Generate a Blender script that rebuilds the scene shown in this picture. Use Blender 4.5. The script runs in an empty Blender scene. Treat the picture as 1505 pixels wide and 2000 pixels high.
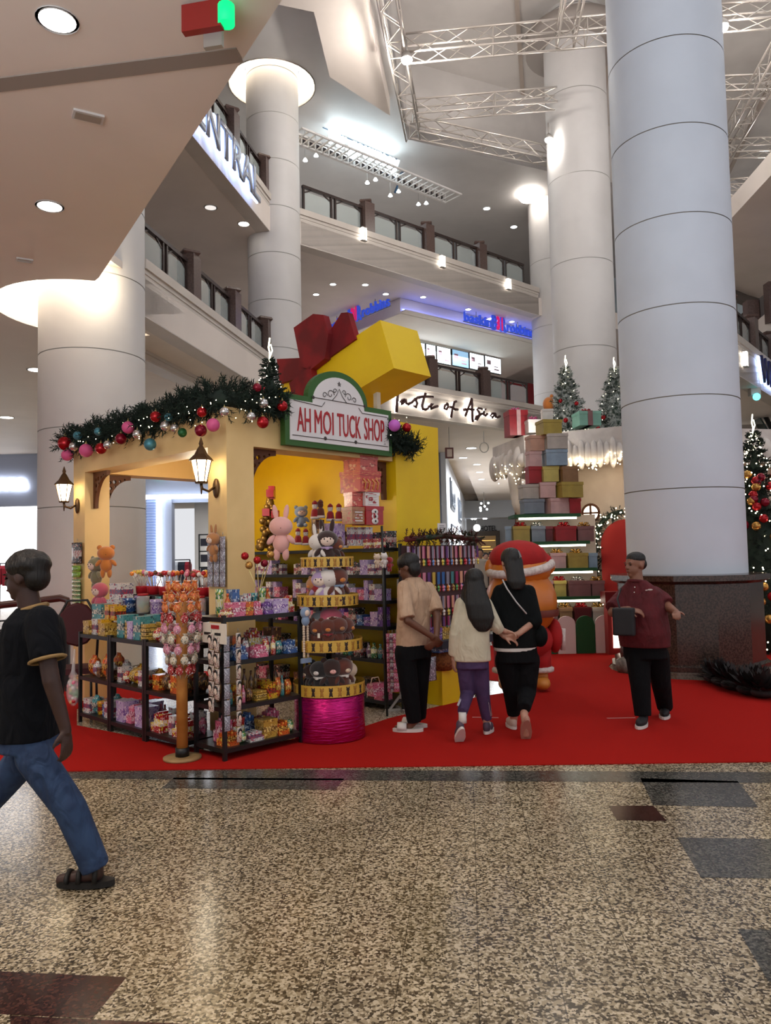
import bpy, bmesh, math, random
from mathutils import Vector, Matrix, Euler
from mathutils.geometry import tessellate_polygon
V = Vector
random.seed(11)
S = bpy.context.scene
COL = S.collection
# ---------------------------------------------------------------- camera, world, light, exposure
FPX, CX, CY, HCAM = 1500.0, 752.5, 1000.0, 1.6
PITCH, ROLL = math.atan(85/1500), math.radians(-1.2)
cam_d = bpy.data.cameras.new('camera'); cam = bpy.data.objects.new('camera', cam_d); COL.objects.link(cam)
cam_d.sensor_fit = 'VERTICAL'; cam_d.sensor_height = 36; cam_d.lens = FPX/2000*36; cam_d.clip_end = 300; cam_d.clip_start = .05
RC = (Matrix.Rotation(math.pi/2+PITCH, 3, 'X') @ Matrix.Rotation(ROLL, 3, 'Z'))
cam.matrix_world = Matrix.Translation((0, 0, HCAM)) @ RC.to_4x4()
S.camera = cam
S.view_settings.view_transform = 'Standard'; S.view_settings.look = 'None'; S.view_settings.gamma = 1
S.view_settings.use_curve_mapping = False
S.view_settings.exposure = 0.0
S.cycles.use_denoising = True
S.cycles.use_adaptive_sampling = True; S.cycles.adaptive_threshold = .1; S.cycles.adaptive_min_samples = 16
S.cycles.max_bounces = 5; S.cycles.diffuse_bounces = 3; S.cycles.glossy_bounces = 2; S.cycles.transmission_bounces = 4
S.cycles.transparent_max_bounces = 12; S.cycles.caustics_reflective = False; S.cycles.caustics_refractive = False
S.cycles.sample_clamp_indirect = 4
W = bpy.data.worlds.new('world'); S.world = W; W.use_nodes = True
W.node_tree.nodes['Background'].inputs[0].default_value = (.95, .96, 1, 1)
W.node_tree.nodes['Background'].inputs[1].default_value = .81
def light(name, kind, loc, power, color=(1, 1, 1), size=1, rot=None, size_y=None, spot=None, target=None, blend=.5):
    d = bpy.data.lights.new(name, kind); d.energy = power; d.color = color
    if kind == 'AREA':
        d.size = size
        if size_y: d.shape = 'RECTANGLE'; d.size_y = size_y
    else: d.shadow_soft_size = size
    if kind == 'SPOT': d.spot_size = math.radians(spot or 100); d.spot_blend = blend
    o = bpy.data.objects.new(name, d); COL.objects.link(o); o.location = loc
    if target is not None: o.rotation_euler = (V(target)-V(loc)).to_track_quat('-Z', 'Y').to_euler()
    elif rot: o.rotation_euler = rot
    return o
light('skylight', 'AREA', (3, 2, 12.9), 420, (.82, .91, 1), 12, size_y=9)
light('added_ceiling_fill', 'AREA', (3.2, 10.5, 10.8), 330, (1, .95, .9), 5, target=(4.5, 13, 16))  # three added upward fills without any fixture in the hall, brightening the ceilings
light('added_ceiling_fill', 'AREA', (-1, 6, 10), 20, (.9, .93, 1), 4, target=(0, 12, 14))
light('added_ceiling_fill', 'AREA', (-3, 0, 3.9), 250, (.93, .96, 1), 5, target=(-3.5, 1.5, 6))
light('skylight_far', 'AREA', (12, 13, 15), 330, (.95, .97, 1), 10, size_y=8)
WARM = (1, .86, .70)
for (x, y) in ((-2.2, 2.6), (-5, 3), (-4, -1.5), (-1.2, -2.5), (-7.5, 8), (-7.5, 3), (2.5, -3.5)):
    light('downlight_beam', 'SPOT', (x, y, 5.55), 205, WARM, .12, spot=130, blend=.8)

# ---------------------------------------------------------------- projection helpers (pixel of the 1505x2000 frame -> place in the hall)
def ray(px, py): return (RC @ V(((px-CX)/FPX, -(py-CY)/FPX, -1))).normalized()
O = V((0, 0, HCAM))
def at(px, py, Y): d = ray(px, py); return O + d*(Y/d.y)
def onz(px, py, z): d = ray(px, py); return O + d*((z-HCAM)/d.z)
def onp(px, py, P, dirv):          # on the vertical plane through P that runs along dirv
    n = V((-dirv[1], dirv[0], 0)); d = ray(px, py); P = V((P[0], P[1], 0)); return O + d*(((P-O).dot(n))/d.dot(n))
def rgb(*c): return tuple(((x/255+.055)/1.055)**2.4 if x > 10 else x/255/12.92 for x in c)
# ---------------------------------------------------------------- materials
MATS = {}
def mat(name, color, rough=.6, metal=0, emit=None, strength=0, spec=None, alpha=None, trans=0, coat=0, sheen=0):
    if name in MATS: return MATS[name]
    m = bpy.data.materials.new(name); m.use_nodes = True; MATS[name] = m
    b = m.node_tree.nodes['Principled BSDF']
    b.inputs['Base Color'].default_value = (*color[:3], 1); b.inputs['Roughness'].default_value = rough
    b.inputs['Metallic'].default_value = metal
    if emit is not None: b.inputs['Emission Color'].default_value = (*emit[:3], 1); b.inputs['Emission Strength'].default_value = strength
    if spec is not None: b.inputs['Specular IOR Level'].default_value = spec
    if trans: b.inputs['Transmission Weight'].default_value = trans
    if alpha is not None: b.inputs['Alpha'].default_value = alpha
    if coat: b.inputs['Coat Weight'].default_value = coat; b.inputs['Coat Roughness'].default_value = .08
    if sheen: b.inputs['Sheen Weight'].default_value = sheen
    return m
def N(m, t, **kw):
    n = m.node_tree.nodes.new(t)
    for k, v in kw.items():
        if k in n.inputs: n.inputs[k].default_value = v
        else: setattr(n, k, v)
    return n
def Lk(m, a, ao, b, bi): m.node_tree.links.new(a.outputs[ao], b.inputs[bi])
def bs(m): return m.node_tree.nodes['Principled BSDF']
def ramp(m, stops, interp='LINEAR'):
    r = N(m, 'ShaderNodeValToRGB'); r.color_ramp.interpolation = interp
    e = r.color_ramp.elements
    while len(e) > 1: e.remove(e[-1])
    e[0].position = stops[0][0]; e[0].color = (*stops[0][1][:3], 1)
    for p, c in stops[1:]:
        k = e.new(p); k.color = (*c[:3], 1)
    return r
def noisy(name, c1, c2, scale=5, rough=.6, metal=0, detail=4, bump=0, lo=.4, hi=.6, coord='Object', coat=0, sheen=0):
    if name in MATS: return MATS[name]
    m = mat(name, c1, rough, metal, coat=coat, sheen=sheen)
    tc = N(m, 'ShaderNodeTexCoord'); n = N(m, 'ShaderNodeTexNoise', Scale=scale, Detail=detail)
    Lk(m, tc, coord, n, 'Vector'); r = ramp(m, [(lo, c1), (hi, c2)]); Lk(m, n, 'Fac', r, 'Fac'); Lk(m, r, 'Color', bs(m), 'Base Color')
    if bump:
        b = N(m, 'ShaderNodeBump', Strength=bump, Distance=.02); Lk(m, n, 'Fac', b, 'Height'); Lk(m, b, 'Normal', bs(m), 'Normal')
    return m
# ---------------------------------------------------------------- mesh builder
class MB:
    def __init__(s): s.v = []; s.f = []; s.mi = []; s.sm = []; s.cur = 0; s.smooth = False; s.M = Matrix.Identity(4)
    def add(s, vs, fs, smooth=None):
        n = len(s.v); s.v += [tuple(s.M @ V(p)) for p in vs]
        for f in fs: s.f.append([i+n for i in f]); s.mi.append(s.cur); s.sm.append(s.smooth if smooth is None else smooth)
        return s
    def box(s, x0, x1, y0, y1, z0, z1):
        return s.add([(x0,y0,z0),(x1,y0,z0),(x1,y1,z0),(x0,y1,z0),(x0,y0,z1),(x1,y0,z1),(x1,y1,z1),(x0,y1,z1)],
              [(0,3,2,1),(4,5,6,7),(0,1,5,4),(1,2,6,5),(2,3,7,6),(3,0,4,7)], False)
    def prism(s, poly, z0, z1, holes=()):
        loops = [poly]+list(holes); pts = [V((p[0], p[1], 0)) for l in loops for p in l]
        tris = tessellate_polygon([[V((p[0], p[1], 0)) for p in l] for l in loops])
        n = len(pts); vs = [(p.x, p.y, z0) for p in pts]+[(p.x, p.y, z1) for p in pts]; fs = []
        for t in tris:
            a, b, c = t; cr = (pts[b]-pts[a]).cross(pts[c]-pts[a]).z
            if cr < 0: a, c = c, a
            fs += [(c, b, a), (a+n, b+n, c+n)]
        k = 0
        for l in loops:
            for i in range(len(l)):
                a = k+i; b = k+(i+1) % len(l); fs.append((a, b, b+n, a+n))
            k += len(l)
        return s.add(vs, fs, False)
    def extr(s, poly, y0, y1, holes=()):   # polygon in x,z extruded along y
        M0 = s.M.copy(); s.M = M0 @ Matrix(((1,0,0,0),(0,0,-1,0),(0,1,0,0),(0,0,0,1))); s.prism(poly, -y1, -y0, holes); s.M = M0; return s
    def rings(s, R, cap=True, smooth=True, closed=False):
        n = len(R[0]); vs = [p for r in R for p in r]; fs = []
        for i in range(len(R)-1):
            for j in range(n): fs.append((i*n+j, i*n+(j+1) % n, (i+1)*n+(j+1) % n, (i+1)*n+j))
        s.add(vs, fs, smooth)
        if cap:
            k = len(s.v)-len(vs)
            for base, rev in ((0, True), ((len(R)-1)*n, False)):
                f = [k+base+j for j in range(n)]; s.f.append(f[::-1] if rev else f); s.mi.append(s.cur); s.sm.append(False)
        return s
    def lathe(s, prof, n=24, c=(0, 0, 0), smooth=True, cap=True):
        return s.rings([[(c[0]+r*math.cos(6.28318531*j/n), c[1]+r*math.sin(6.28318531*j/n), c[2]+z) for j in range(n)] for r, z in prof], cap, smooth)
    def cyl(s, c, r, h, n=16, r2=None): return s.lathe([(r, 0), (r if r2 is None else r2, h)], n, c)
    def tube(s, pts, r, n=6, cap=True, smooth=True):
        pts = [V(p) for p in pts]; R = []; rr = r if isinstance(r, (list, tuple)) else [r]*len(pts); up = V((0, 0, 1)); pu = None
        for i, p in enumerate(pts):
            t = (pts[min(i+1, len(pts)-1)]-pts[max(i-1, 0)]).normalized()
            if pu is None: pu = up if abs(t.z) < .9 else V((1, 0, 0))
            a = (pu-t*pu.dot(t)); a = a.normalized() if a.length > 1e-6 else t.orthogonal().normalized(); b = t.cross(a); pu = a
            R.append([p+(a*math.cos(6.2832*j/n)+b*math.sin(6.2832*j/n))*rr[i] for j in range(n)])
        return s.rings(R, cap, smooth)
    def bar(s, a, b, w, h=None):
        a, b = V(a), V(b); h = h or w; t = (b-a).normalized(); up = V((0, 0, 1)) if abs(t.z) < .95 else V((0, 1, 0))
        x = t.cross(up).normalized()*w/2; y = x.cross(t).normalized()*h/2
        R = [[p-x-y, p+x-y, p+x+y, p-x+y] for p in (a, b)]; return s.rings(R, True, False)
    def ell(s, c, r, n=12, m=8, rot=None):
        c = V(c); r = (r, r, r) if not hasattr(r, '__len__') else r; Q = rot or Matrix.Identity(3); R = []
        for i in range(m+1):
            t = math.pi*(i/m); z = -math.cos(t); q = max(math.sin(t), .02)
            R.append([c+Q @ V((r[0]*q*math.cos(6.2832*j/n), r[1]*q*math.sin(6.2832*j/n), r[2]*z)) for j in range(n)])
        return s.rings(R, True, True)
    def build(s, name, mats, parent=None, loc=None, rz=0, **tags):
        me = bpy.data.meshes.new(name); me.from_pydata(s.v, [], s.f)
        if not isinstance(mats, (list, tuple)): mats = [mats]
        for m in mats: me.materials.append(m)
        me.polygons.foreach_set('material_index', s.mi); me.polygons.foreach_set('use_smooth', s.sm); me.update()
        return link(name, me, parent, loc, rz, **tags)
def link(name, me, parent=None, loc=None, rz=0, **tags):
    o = bpy.data.objects.new(name, me); COL.objects.link(o)
    if parent: o.parent = parent
    if loc is not None: o.location = loc
    o.rotation_euler.z = rz
    for k, v in tags.items(): o[k] = v
    return o
def thing(name, label, cat, loc=(0, 0, 0), rz=0, group=None):
    o = bpy.data.objects.new(name, None); COL.objects.link(o); o.location = loc; o.rotation_euler = (0, 0, rz)
    o['label'] = label; o['category'] = cat; o.empty_display_size = .1
    if group: o['group'] = group
    return o
def tag(o, label, cat, group=None):
    o['label'] = label; o['category'] = cat
    if group: o['group'] = group
    return o
def copy_tree(o, parent=None):
    c = o.copy(); COL.objects.link(c); c.parent = parent
    for ch in list(o.children): copy_tree(ch, c)
    return c
def txt(s, w, h, depth=.01, bold=0):        # lettering as a mesh in the x,z plane, lower left corner at 0
    cu = bpy.data.curves.new('t', 'FONT'); cu.body = s; cu.size = 1; cu.extrude = 0; cu.offset = bold; cu.resolution_u = 3
    o = bpy.data.objects.new('t', cu); me = o.to_mesh() if False else None
    COL.objects.link(o); bpy.context.view_layer.update()
    dg = bpy.context.evaluated_depsgraph_get(); me = bpy.data.meshes.new_from_object(o.evaluated_get(dg))
    bpy.data.objects.remove(o); bm = bmesh.new(); bm.from_mesh(me)
    xs = [v.co.x for v in bm.verts]; ys = [v.co.y for v in bm.verts]; x0, x1, y0, y1 = min(xs), max(xs), min(ys), max(ys)
    for v in bm.verts: v.co = V(((v.co.x-x0)/(x1-x0)*w, 0, (v.co.y-y0)/(y1-y0)*h))
    r = bmesh.ops.extrude_face_region(bm, geom=bm.faces[:])
    for e in r['geom']:
        if isinstance(e, bmesh.types.BMVert): e.co.y -= depth
    bmesh.ops.recalc_face_normals(bm, faces=bm.faces[:]); bm.to_mesh(me); bm.free(); me.materials.clear()
    return me
def lettering(name, s, P, ang, w, h, m, depth=.02, parent=None, bold=0, **tags):
    me = txt(s, w, h, depth, bold); me.name = name; me.materials.append(m); o = link(name, me, parent, P, ang, **tags); return o
# ================================================================ THE HALL
white = noisy('painted_plaster_white', rgb(213, 209, 207), rgb(208, 204, 202), 1.2, .55)
white_cool = noisy('painted_plaster_cool', rgb(214, 220, 231), rgb(209, 215, 226), 1.2, .55)
cream = noisy('painted_fascia_cream', rgb(207, 197, 188), rgb(201, 191, 182), 1.5, .5)
ceilm = noisy('ceiling_paint', rgb(232, 220, 211), rgb(226, 214, 205), .8, .6)
fabric_c = noisy('ceiling_fabric', rgb(230, 224, 220), rgb(217, 211, 207), .6, .9)
darkrail = mat('dark_wood_rail', rgb(48, 32, 28), .35)
pier_m = noisy('brown_granite_pier', rgb(98, 78, 72), rgb(80, 62, 57), 30, .3)
glass = mat('rail_glass', (.85, .95, .93), .05, alpha=.22, spec=.6)
lampw = mat('lamp_white', (1, 1, 1), .5, emit=(1, .93, .84), strength=14)
lampc = mat('lamp_cool', (1, 1, 1), .5, emit=(.9, .96, 1), strength=10)
metal_g = mat('painted_grey_metal', rgb(170, 165, 160), .4, .5)
black = mat('black_metal', rgb(18, 18, 19), .4)
def granite(name, cs, rough=.2, scale=95, spec=.35):
    m = mat(name, cs[1], rough, spec=spec); tc = N(m, 'ShaderNodeTexCoord')
    mp = N(m, 'ShaderNodeMapping'); mp.inputs['Rotation'].default_value = (0, 0, math.radians(6)); Lk(m, tc, 'Object', mp, 'Vector')
    v = N(m, 'ShaderNodeTexVoronoi', Scale=scale); Lk(m, tc, 'Object', v, 'Vector'); sp = N(m, 'ShaderNodeSeparateColor'); Lk(m, v, 'Color', sp, 'Color')
    r = ramp(m, [(0, cs[0]), (.2, cs[1]), (.42, cs[2]), (.75, cs[3])], 'CONSTANT'); Lk(m, sp, 'Red', r, 'Fac')
    n2 = N(m, 'ShaderNodeTexNoise', Scale=1.6, Detail=2); Lk(m, mp, 'Vector', n2, 'Vector')
    r2 = ramp(m, [(.35, (.82, .8, .78)), (.65, (1.06, 1.03, 1))]); Lk(m, n2, 'Fac', r2, 'Fac')
    mul = N(m, 'ShaderNodeMix', data_type='RGBA', blend_type='MULTIPLY'); mul.inputs[0].default_value = 1
    m.node_tree.links.new(r.outputs[0], mul.inputs[6]); m.node_tree.links.new(r2.outputs[0], mul.inputs[7])
    br = N(m, 'ShaderNodeTexBrick', Scale=1.0); br.inputs['Brick Width'].default_value = .3; br.inputs['Row Height'].default_value = .6
    br.inputs['Mortar Size'].default_value = .0022; br.inputs['Color1'].default_value = (1, 1, 1, 1); br.inputs['Color2'].default_value = (.93, .93, .94, 1)
    br.inputs['Mortar'].default_value = (.35, .33, .31, 1); br.offset = 0; Lk(m, mp, 'Vector', br, 'Vector')
    mu2 = N(m, 'ShaderNodeMix', data_type='RGBA', blend_type='MULTIPLY'); mu2.inputs[0].default_value = 1
    m.node_tree.links.new(mul.outputs[2], mu2.inputs[6]); m.node_tree.links.new(br.outputs[0], mu2.inputs[7])
    m.node_tree.links.new(mu2.outputs[2], bs(m).inputs['Base Color'])
    return m
g_main = granite('speckled_granite', [rgb(68, 58, 42), rgb(106, 94, 73), rgb(168, 154, 128), rgb(206, 192, 167)])
g_dark = granite('grey_granite', [rgb(50, 50, 47), rgb(68, 68, 64), rgb(88, 88, 82), rgb(108, 106, 100)])
g_brown = granite('brown_granite', [rgb(46, 26, 22), rgb(58, 34, 28), rgb(72, 44, 37), rgb(84, 54, 46)])
g_beige = granite('beige_granite', [rgb(120, 108, 94), rgb(150, 138, 122), rgb(190, 178, 160), rgb(206, 196, 180)])
# floor: one slab with its inlaid tiles
f = MB(); f.box(-40, 40, -10, 70, -.3, 0)
def inlay(pts, k, z=.0012): f.cur = k; f.add([(*onz(x, y, 0).xy, z) for x, y in pts], [tuple(range(len(pts)))]); f.cur = 0
inlay([(-60, 1500), (1600, 1509), (1600, 1530), (-60, 1520)][::-1], 1)
inlay([(340, 1519), (672, 1521), (655, 1543), (315, 1540)][::-1], 1)
inlay([(1250, 1520), (1440, 1526), (1480, 1577), (1275, 1573)][::-1], 1)
inlay([(1188, 1574), (1275, 1574), (1302, 1604), (1204, 1602)][::-1], 2)
inlay([(1322, 1636), (1560, 1640), (1600, 1718), (1368, 1714)][::-1], 1)
inlay([(1440, 1815), (1600, 1820), (1600, 1925), (1500, 1918)][::-1], 1)
inlay([(-100, 1893), (247, 1909), (180, 1990), (-100, 1976)][::-1], 2)
inlay([(20, 1984), (420, 2003), (420, 2100), (20, 2100)][::-1], 2)
f.build('floor', [g_main, g_dark, g_brown], kind='structure')
arc = lambda c, r, a0, a1, n: [(c.x+r*math.cos(math.radians(a0+(a1-a0)*i/n)), c.y+r*math.sin(math.radians(a0+(a1-a0)*i/n))) for i in range(n+1)]
# red carpet with the stone-floored kiosk plot left open
carpet_m = noisy('red_carpet', rgb(174, 34, 28), rgb(160, 27, 23), 260, .98, bump=.15)
bs(carpet_m).inputs['Specular IOR Level'].default_value = .05
cp = [(-9, onz(0, 1498, 0).y), (12, onz(1505, 1508, 0).y), (12, 13.4), (1.2, 13.4), (1.2, 11.15), (-9, 10.9)]
hole = [onz(x, y, 0).xy for x, y in ((150, 1418), (436, 1474), (568, 1446), (700, 1424), (760, 1404), (925, 1364), (1000, 1352), (1010, 1336), (868, 1318), (700, 1320), (330, 1362), (150, 1385))]
f = MB(); f.prism([tuple(p) for p in cp], .001, .008, [[tuple(p) for p in hole], arc(V((4.06, 10.45, 0)), 1.06, 0, 345, 23)])
tag(f.build('carpet', carpet_m), 'bright red event carpet laid over the granite floor', 'carpet')
f = MB(); f.prism([tuple(p) for p in hole], .0012, .0022); f.build('floor_stone_plot', g_beige, kind='structure')
tapem = mat('white_tape', rgb(190, 120, 115), .7)
for a, b in (((922, 1401), (973, 1402)), ((1185, 1403), (1240, 1402))):
    p, q = onz(*a, .008), onz(*b, .008); f = MB(); f.bar(p+V((0, 0, .001)), q+V((0, 0, .001)), .03, .002)
    tag(f.build('floor_tape', tapem), 'thin strip of pale tape stuck on the carpet ' + ('behind the girl in the cream jacket' if a[0] < 1000 else 'left of the man in maroon'), 'tape')

Z2, T2, Z3, T3, Z4 = 5.6, .93, 9.67, .93, 13.8
N0, N1 = onz(550, 0, Z2), onz(186, 553, Z2); dn = (N0-N1).normalized()
NB = N0+dn*9
B, RB = V((-4.62, 12.1, 0)), .80
Cc, RCc = V((-2.70, 19.2, 0)), .67
Ep = V((5.37, 25.75, 0)); F0 = V((-2.03, 19.4, 0)); FU = (Ep-F0).normalized(); FN = V((-FU.y, FU.x, 0))
FB, FC = V((-3.87, 12.3, 0)), V((-2.72, 18.5, 0))
LU = (FC-FB).normalized()
far_end = F0+FU*40
# level 2 slab: lower layer with the lamp recess round the near left column, upper layer closed
p = [tuple(NB.xy), tuple((N0+dn*-0).xy)]
p += [tuple((N1+dn*.25).xy)]+arc(B, 1.45, -68, -290, 28)+[(B.x, B.y), tuple(FB.xy), tuple(FC.xy), tuple(F0.xy), tuple(far_end.xy), (40, 60), (-40, 60), (-40, -10), (NB.x-1, -10)]
coffer = [tuple(onz(x, y, Z2).xy) for x, y in ((850, 899), (902, 899), (935, 979), (906, 979))]
f = MB(); f.prism(p[::1], Z2, Z2+.5, [coffer]); f.build('ceiling_ground_floor', ceilm, kind='structure')
ring2 = [tuple(NB.xy), tuple(N0.xy), tuple(N1.xy), tuple(FB.xy), tuple(FC.xy), tuple(F0.xy), tuple(far_end.xy), (40, 60), (-40, 60), (-40, -10), (NB.x-1, -10)]
f = MB(); f.prism(ring2, Z2+.5, Z2+.62); f.build('balcony_slab', ceilm, kind='structure')
f = MB(); f.prism(arc(B, 1.4, -64, -286, 26)[::-1]+arc(B, RB+.02, -64, -286, 26), Z2+.44, Z2+.47)
recess = f.build('recess_lamp', mat('recess_glow', (1, 1, 1), emit=(1, .9, .72), strength=5)); tag(recess, 'round glowing recess lamp where the near left column meets the soffit', 'lamp')
light('recess_spill', 'POINT', (B.x+.55, B.y-1.05, Z2+.2), 26, (1, .84, .6), .1)
def fascia(a, b, z0, z1, name, cap=True, thick=.35):
    a, b = V((a[0], a[1], 0)), V((b[0], b[1], 0)); d = (b-a); L = d.length; f = MB()
    f.M = Matrix.Translation(a) @ Matrix.Rotation(math.atan2(d.y, d.x), 4, 'Z')
    f.box(0, L, 0, thick, z0, z1); f.box(0, L, -.05, thick+.05, z1-.16, z1); f.box(0, L, -.015, thick, z1-.24, z1-.16)
    return f.build(name, cream, kind='structure')
fascia(FB, FC+LU*.1, Z2-.02, Z2+T2, 'balcony_fascia_left')
# inner drop beam under the left gallery
fascia(FB+V((-1.0, .4, 0)), FC+V((-1.0, 0, 0)), Z2-.18, Z2+.1, 'trim_1')
fascia(F0-FU*.6, Ep, Z2-.02, Z2+T2, 'balcony_fascia_far')
fascia(FB-LU*8, FC+LU*.1, Z3-.02, Z3+T3, 'balcony_fascia_upper_left')
fascia(F0-FU*.6, Ep, Z3-.02, Z3+T3, 'balcony_fascia_upper_far')
up = [tuple((FB-LU*9).xy), tuple(FC.xy), tuple(F0.xy), tuple(Ep.xy), (18, 33), (40, 33), (40, 60), (-40, 60), (-40, 3.2)]
f = MB(); f.prism(up, Z3, Z3+.6); f.build('ceiling_level_two', ceilm, kind='structure')
# soffit step near the camera: a darker strip painted in for its shade
a, b = onz(-60, 172, Z2), onz(468, 106, Z2); f = MB(); f.bar(a+V((0, 0, -.004)), b+V((0, 0, -.004)), .17, .012); f.build('trim_2', mat('painted_step_shade', rgb(150, 139, 131), .8), kind='structure')
# top ceiling with the tall opening
op = [onz(742, -40, Z4), onz(795, 272, Z4), onz(1080, 337, Z4)]
opening = [(op[0].x, op[0].y), (op[1].x, op[1].y), (op[2].x, op[2].y), (16, 31), (34, 31), (34, 8), (op[0].x-2, 8)]
f = MB(); f.prism([(-40, -2), (38, -2), (38, 60), (-40, 60)], Z4, Z4+.4, [opening] + [arc(Cc, 1.12, 0, 345, 23)]); f.build('ceiling', white, kind='structure')
f = MB(); f.prism(opening, Z4+2.4, Z4+2.6)
for i in range(len(opening)):
    a, b = V((*opening[i], 0)), V((*opening[(i+1) % len(opening)], 0)); f.add([(a.x, a.y, Z4), (b.x, b.y, Z4), (b.x, b.y, Z4+2.5), (a.x, a.y, Z4+2.5)], [(0, 1, 2, 3)])
f.build('ceiling_fabric', fabric_c, kind='structure')
f = MB()
for i in range(9):
    x = 1.5+i*2.6; f.bar((x, 9, Z4+2.36), (x+4.5, 30, Z4+2.36), .12, .08)
f.build('trim_3', mat('fabric_seam', rgb(190, 176, 165), .9), kind='structure')
f = MB(); a = onz(612, -20, Z4); b = onz(643, 112, Z4); c = onz(790, 190, Z4)
f.prism([(a.x-1.5, a.y-.5), (a.x, a.y), (b.x, b.y), (c.x-.4, c.y), (op[0].x-.3, op[0].y), (a.x+1, a.y-4)], Z4-.5, Z4); f.build('ceiling_drop_panel', ceilm, kind='structure')
f = MB(); f.lathe([(RCc+.03, Z4+.36), (1.1, Z4+.36), (1.1, Z4+.39), (RCc+.03, Z4+.39)], 32, (Cc.x, Cc.y, 0), cap=False)
tag(f.build('recess_lamp', MATS['recess_glow']), 'round glowing recess lamp at the head of the tall slim column', 'lamp')
f = MB(); f.lathe([(1.13, Z4-.02), (1.13, Z4+.4), (1.1, Z4+.4), (1.1, Z4-.02)], 32, (Cc.x, Cc.y, 0), cap=False); f.build('trim_4', cream, kind='structure')
# columns with their joint rings
def column(name, c, r, z0, z1, r0, step, label=None):
    f = MB(); zs = [z0]; z = r0
    while z < z1: zs.append(z); z += step
    zs.append(z1)
    for i in range(len(zs)-1): f.lathe([(r, zs[i]+.007), (r, zs[i+1]-.007)], 72, (c.x, c.y, 0), cap=False)
    f.cur = 1; f.lathe([(r-.012, z0), (r-.012, z1)], 48, (c.x, c.y, 0)); o = f.build(name, [white_cool if name == 'column_right' else white, mat('column_joint', rgb(178, 173, 168), .8)], kind='structure'); return o
A, RA = V((4.06, 10.45, 0)), .765
column('column_right', A, RA, 1.2, 16.3, 2.38, 1.19)
column('column_left', B, RB, 0, 9.7, 2.42, 1.19)
column('column_slim', Cc, RCc, 0, Z4+.4, 2.0, 1.19)
D = V((5.42, 20.3, 0)); column('column_mid', D, .82, 0, 16.3, 2.3, 2.3)
E = V((6.1, 26.4, 0)); column('column_far', E, .85, 0, Z4, 2.4, 2.3)
f = MB(); f.lathe([(1.3, Z4+1.5), (1.3, Z4+1.9)], 40, (D.x, D.y, 0)); f.build('trim_5', mat('cap_disc', rgb(165, 156, 150), .6), kind='structure')
# granite plinth of the near right column
plm = noisy('plinth_granite', rgb(80, 62, 54), rgb(48, 38, 34), 45, .18, detail=8)
f = MB(); f.lathe([(1.0, .0), (1.0, .14), (.93, .16), (.93, 1.16), (1.02, 1.2), (1.02, 1.27), (.8, 1.28)], 12, (A.x, A.y, 0), smooth=False)
f.build('column_plinth', plm, kind='structure')
f = MB(); f.lathe([(1.04, 0), (1.04, .08)], 12, (A.x, A.y, 0), smooth=False); f.build('baseboard_plinth', noisy('kerb_stone', rgb(120, 110, 98), rgb(90, 82, 72), 40, .4), kind='structure')
# railings
def railing(a, b, z, nb, label, px0=.0, pier_first=True, ends=True):
    a, b = V((a[0], a[1], z)), V((b[0], b[1], z)); d = b-a; L = d.length; rz = math.atan2(d.y, d.x)
    t = thing('balcony_railing', label, 'railing', a, rz); w = L/nb
    for i in range(nb+1):
        if i == nb and not ends: break
        if i == 0 and not pier_first: continue
        f = MB(); x = i*w; f.box(x-.17, x+.17, 0, .34, 0, .86); f.lathe([(.2, .86), (.24, .9), (.21, .95), (.02, 1.0)], 4, (x, .17, 0), False)
        f.build('pier', pier_m, t)
    for i in range(nb):
        x0, x1 = i*w+.17, (i+1)*w-.17; xm = (x0+x1)/2; f = MB()
        f.box(x0, x1, .12, .2, .68, .75); f.box(x0, x1, .14, .18, .02, .06)
        for x in (x0+.03, x1-.03, xm-.07, xm+.07): f.box(x-.025, x+.025, .13, .19, 0, .7)
        for sx, sg in ((x0+.06, 1), (xm-.1, -1), (xm+.1, 1), (x1-.06, -1)): f.bar((sx, .16, .56), (sx+sg*.22, .16, .68), .03)
        f.build('handrail', darkrail, t)
        for p0, p1 in ((x0+.07, xm-.11), (xm+.11, x1-.07)):
            f = MB(); f.box(p0, p1, .152, .164, .07, .6); f.build('glass_panel', glass, t)
    return t
railing(FB, FC, Z2+T2, 3, 'dark balcony railing with glass panels beside the near left column, first floor', pier_first=False)
railing(FB-LU*2, FC, Z3+T3, 4, 'dark balcony railing above the lit letters on the upper left gallery', pier_first=False)
railing(F0, Ep-FU*.4, Z3+T3, 4, 'long dark balcony railing of the upper far gallery, above the square wall lights', pier_first=False, ends=False)
railing(F0, Ep-FU*.4, Z2+T2, 4, 'dark balcony railing above the handwritten restaurant sign', pier_first=False, ends=False)
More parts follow.
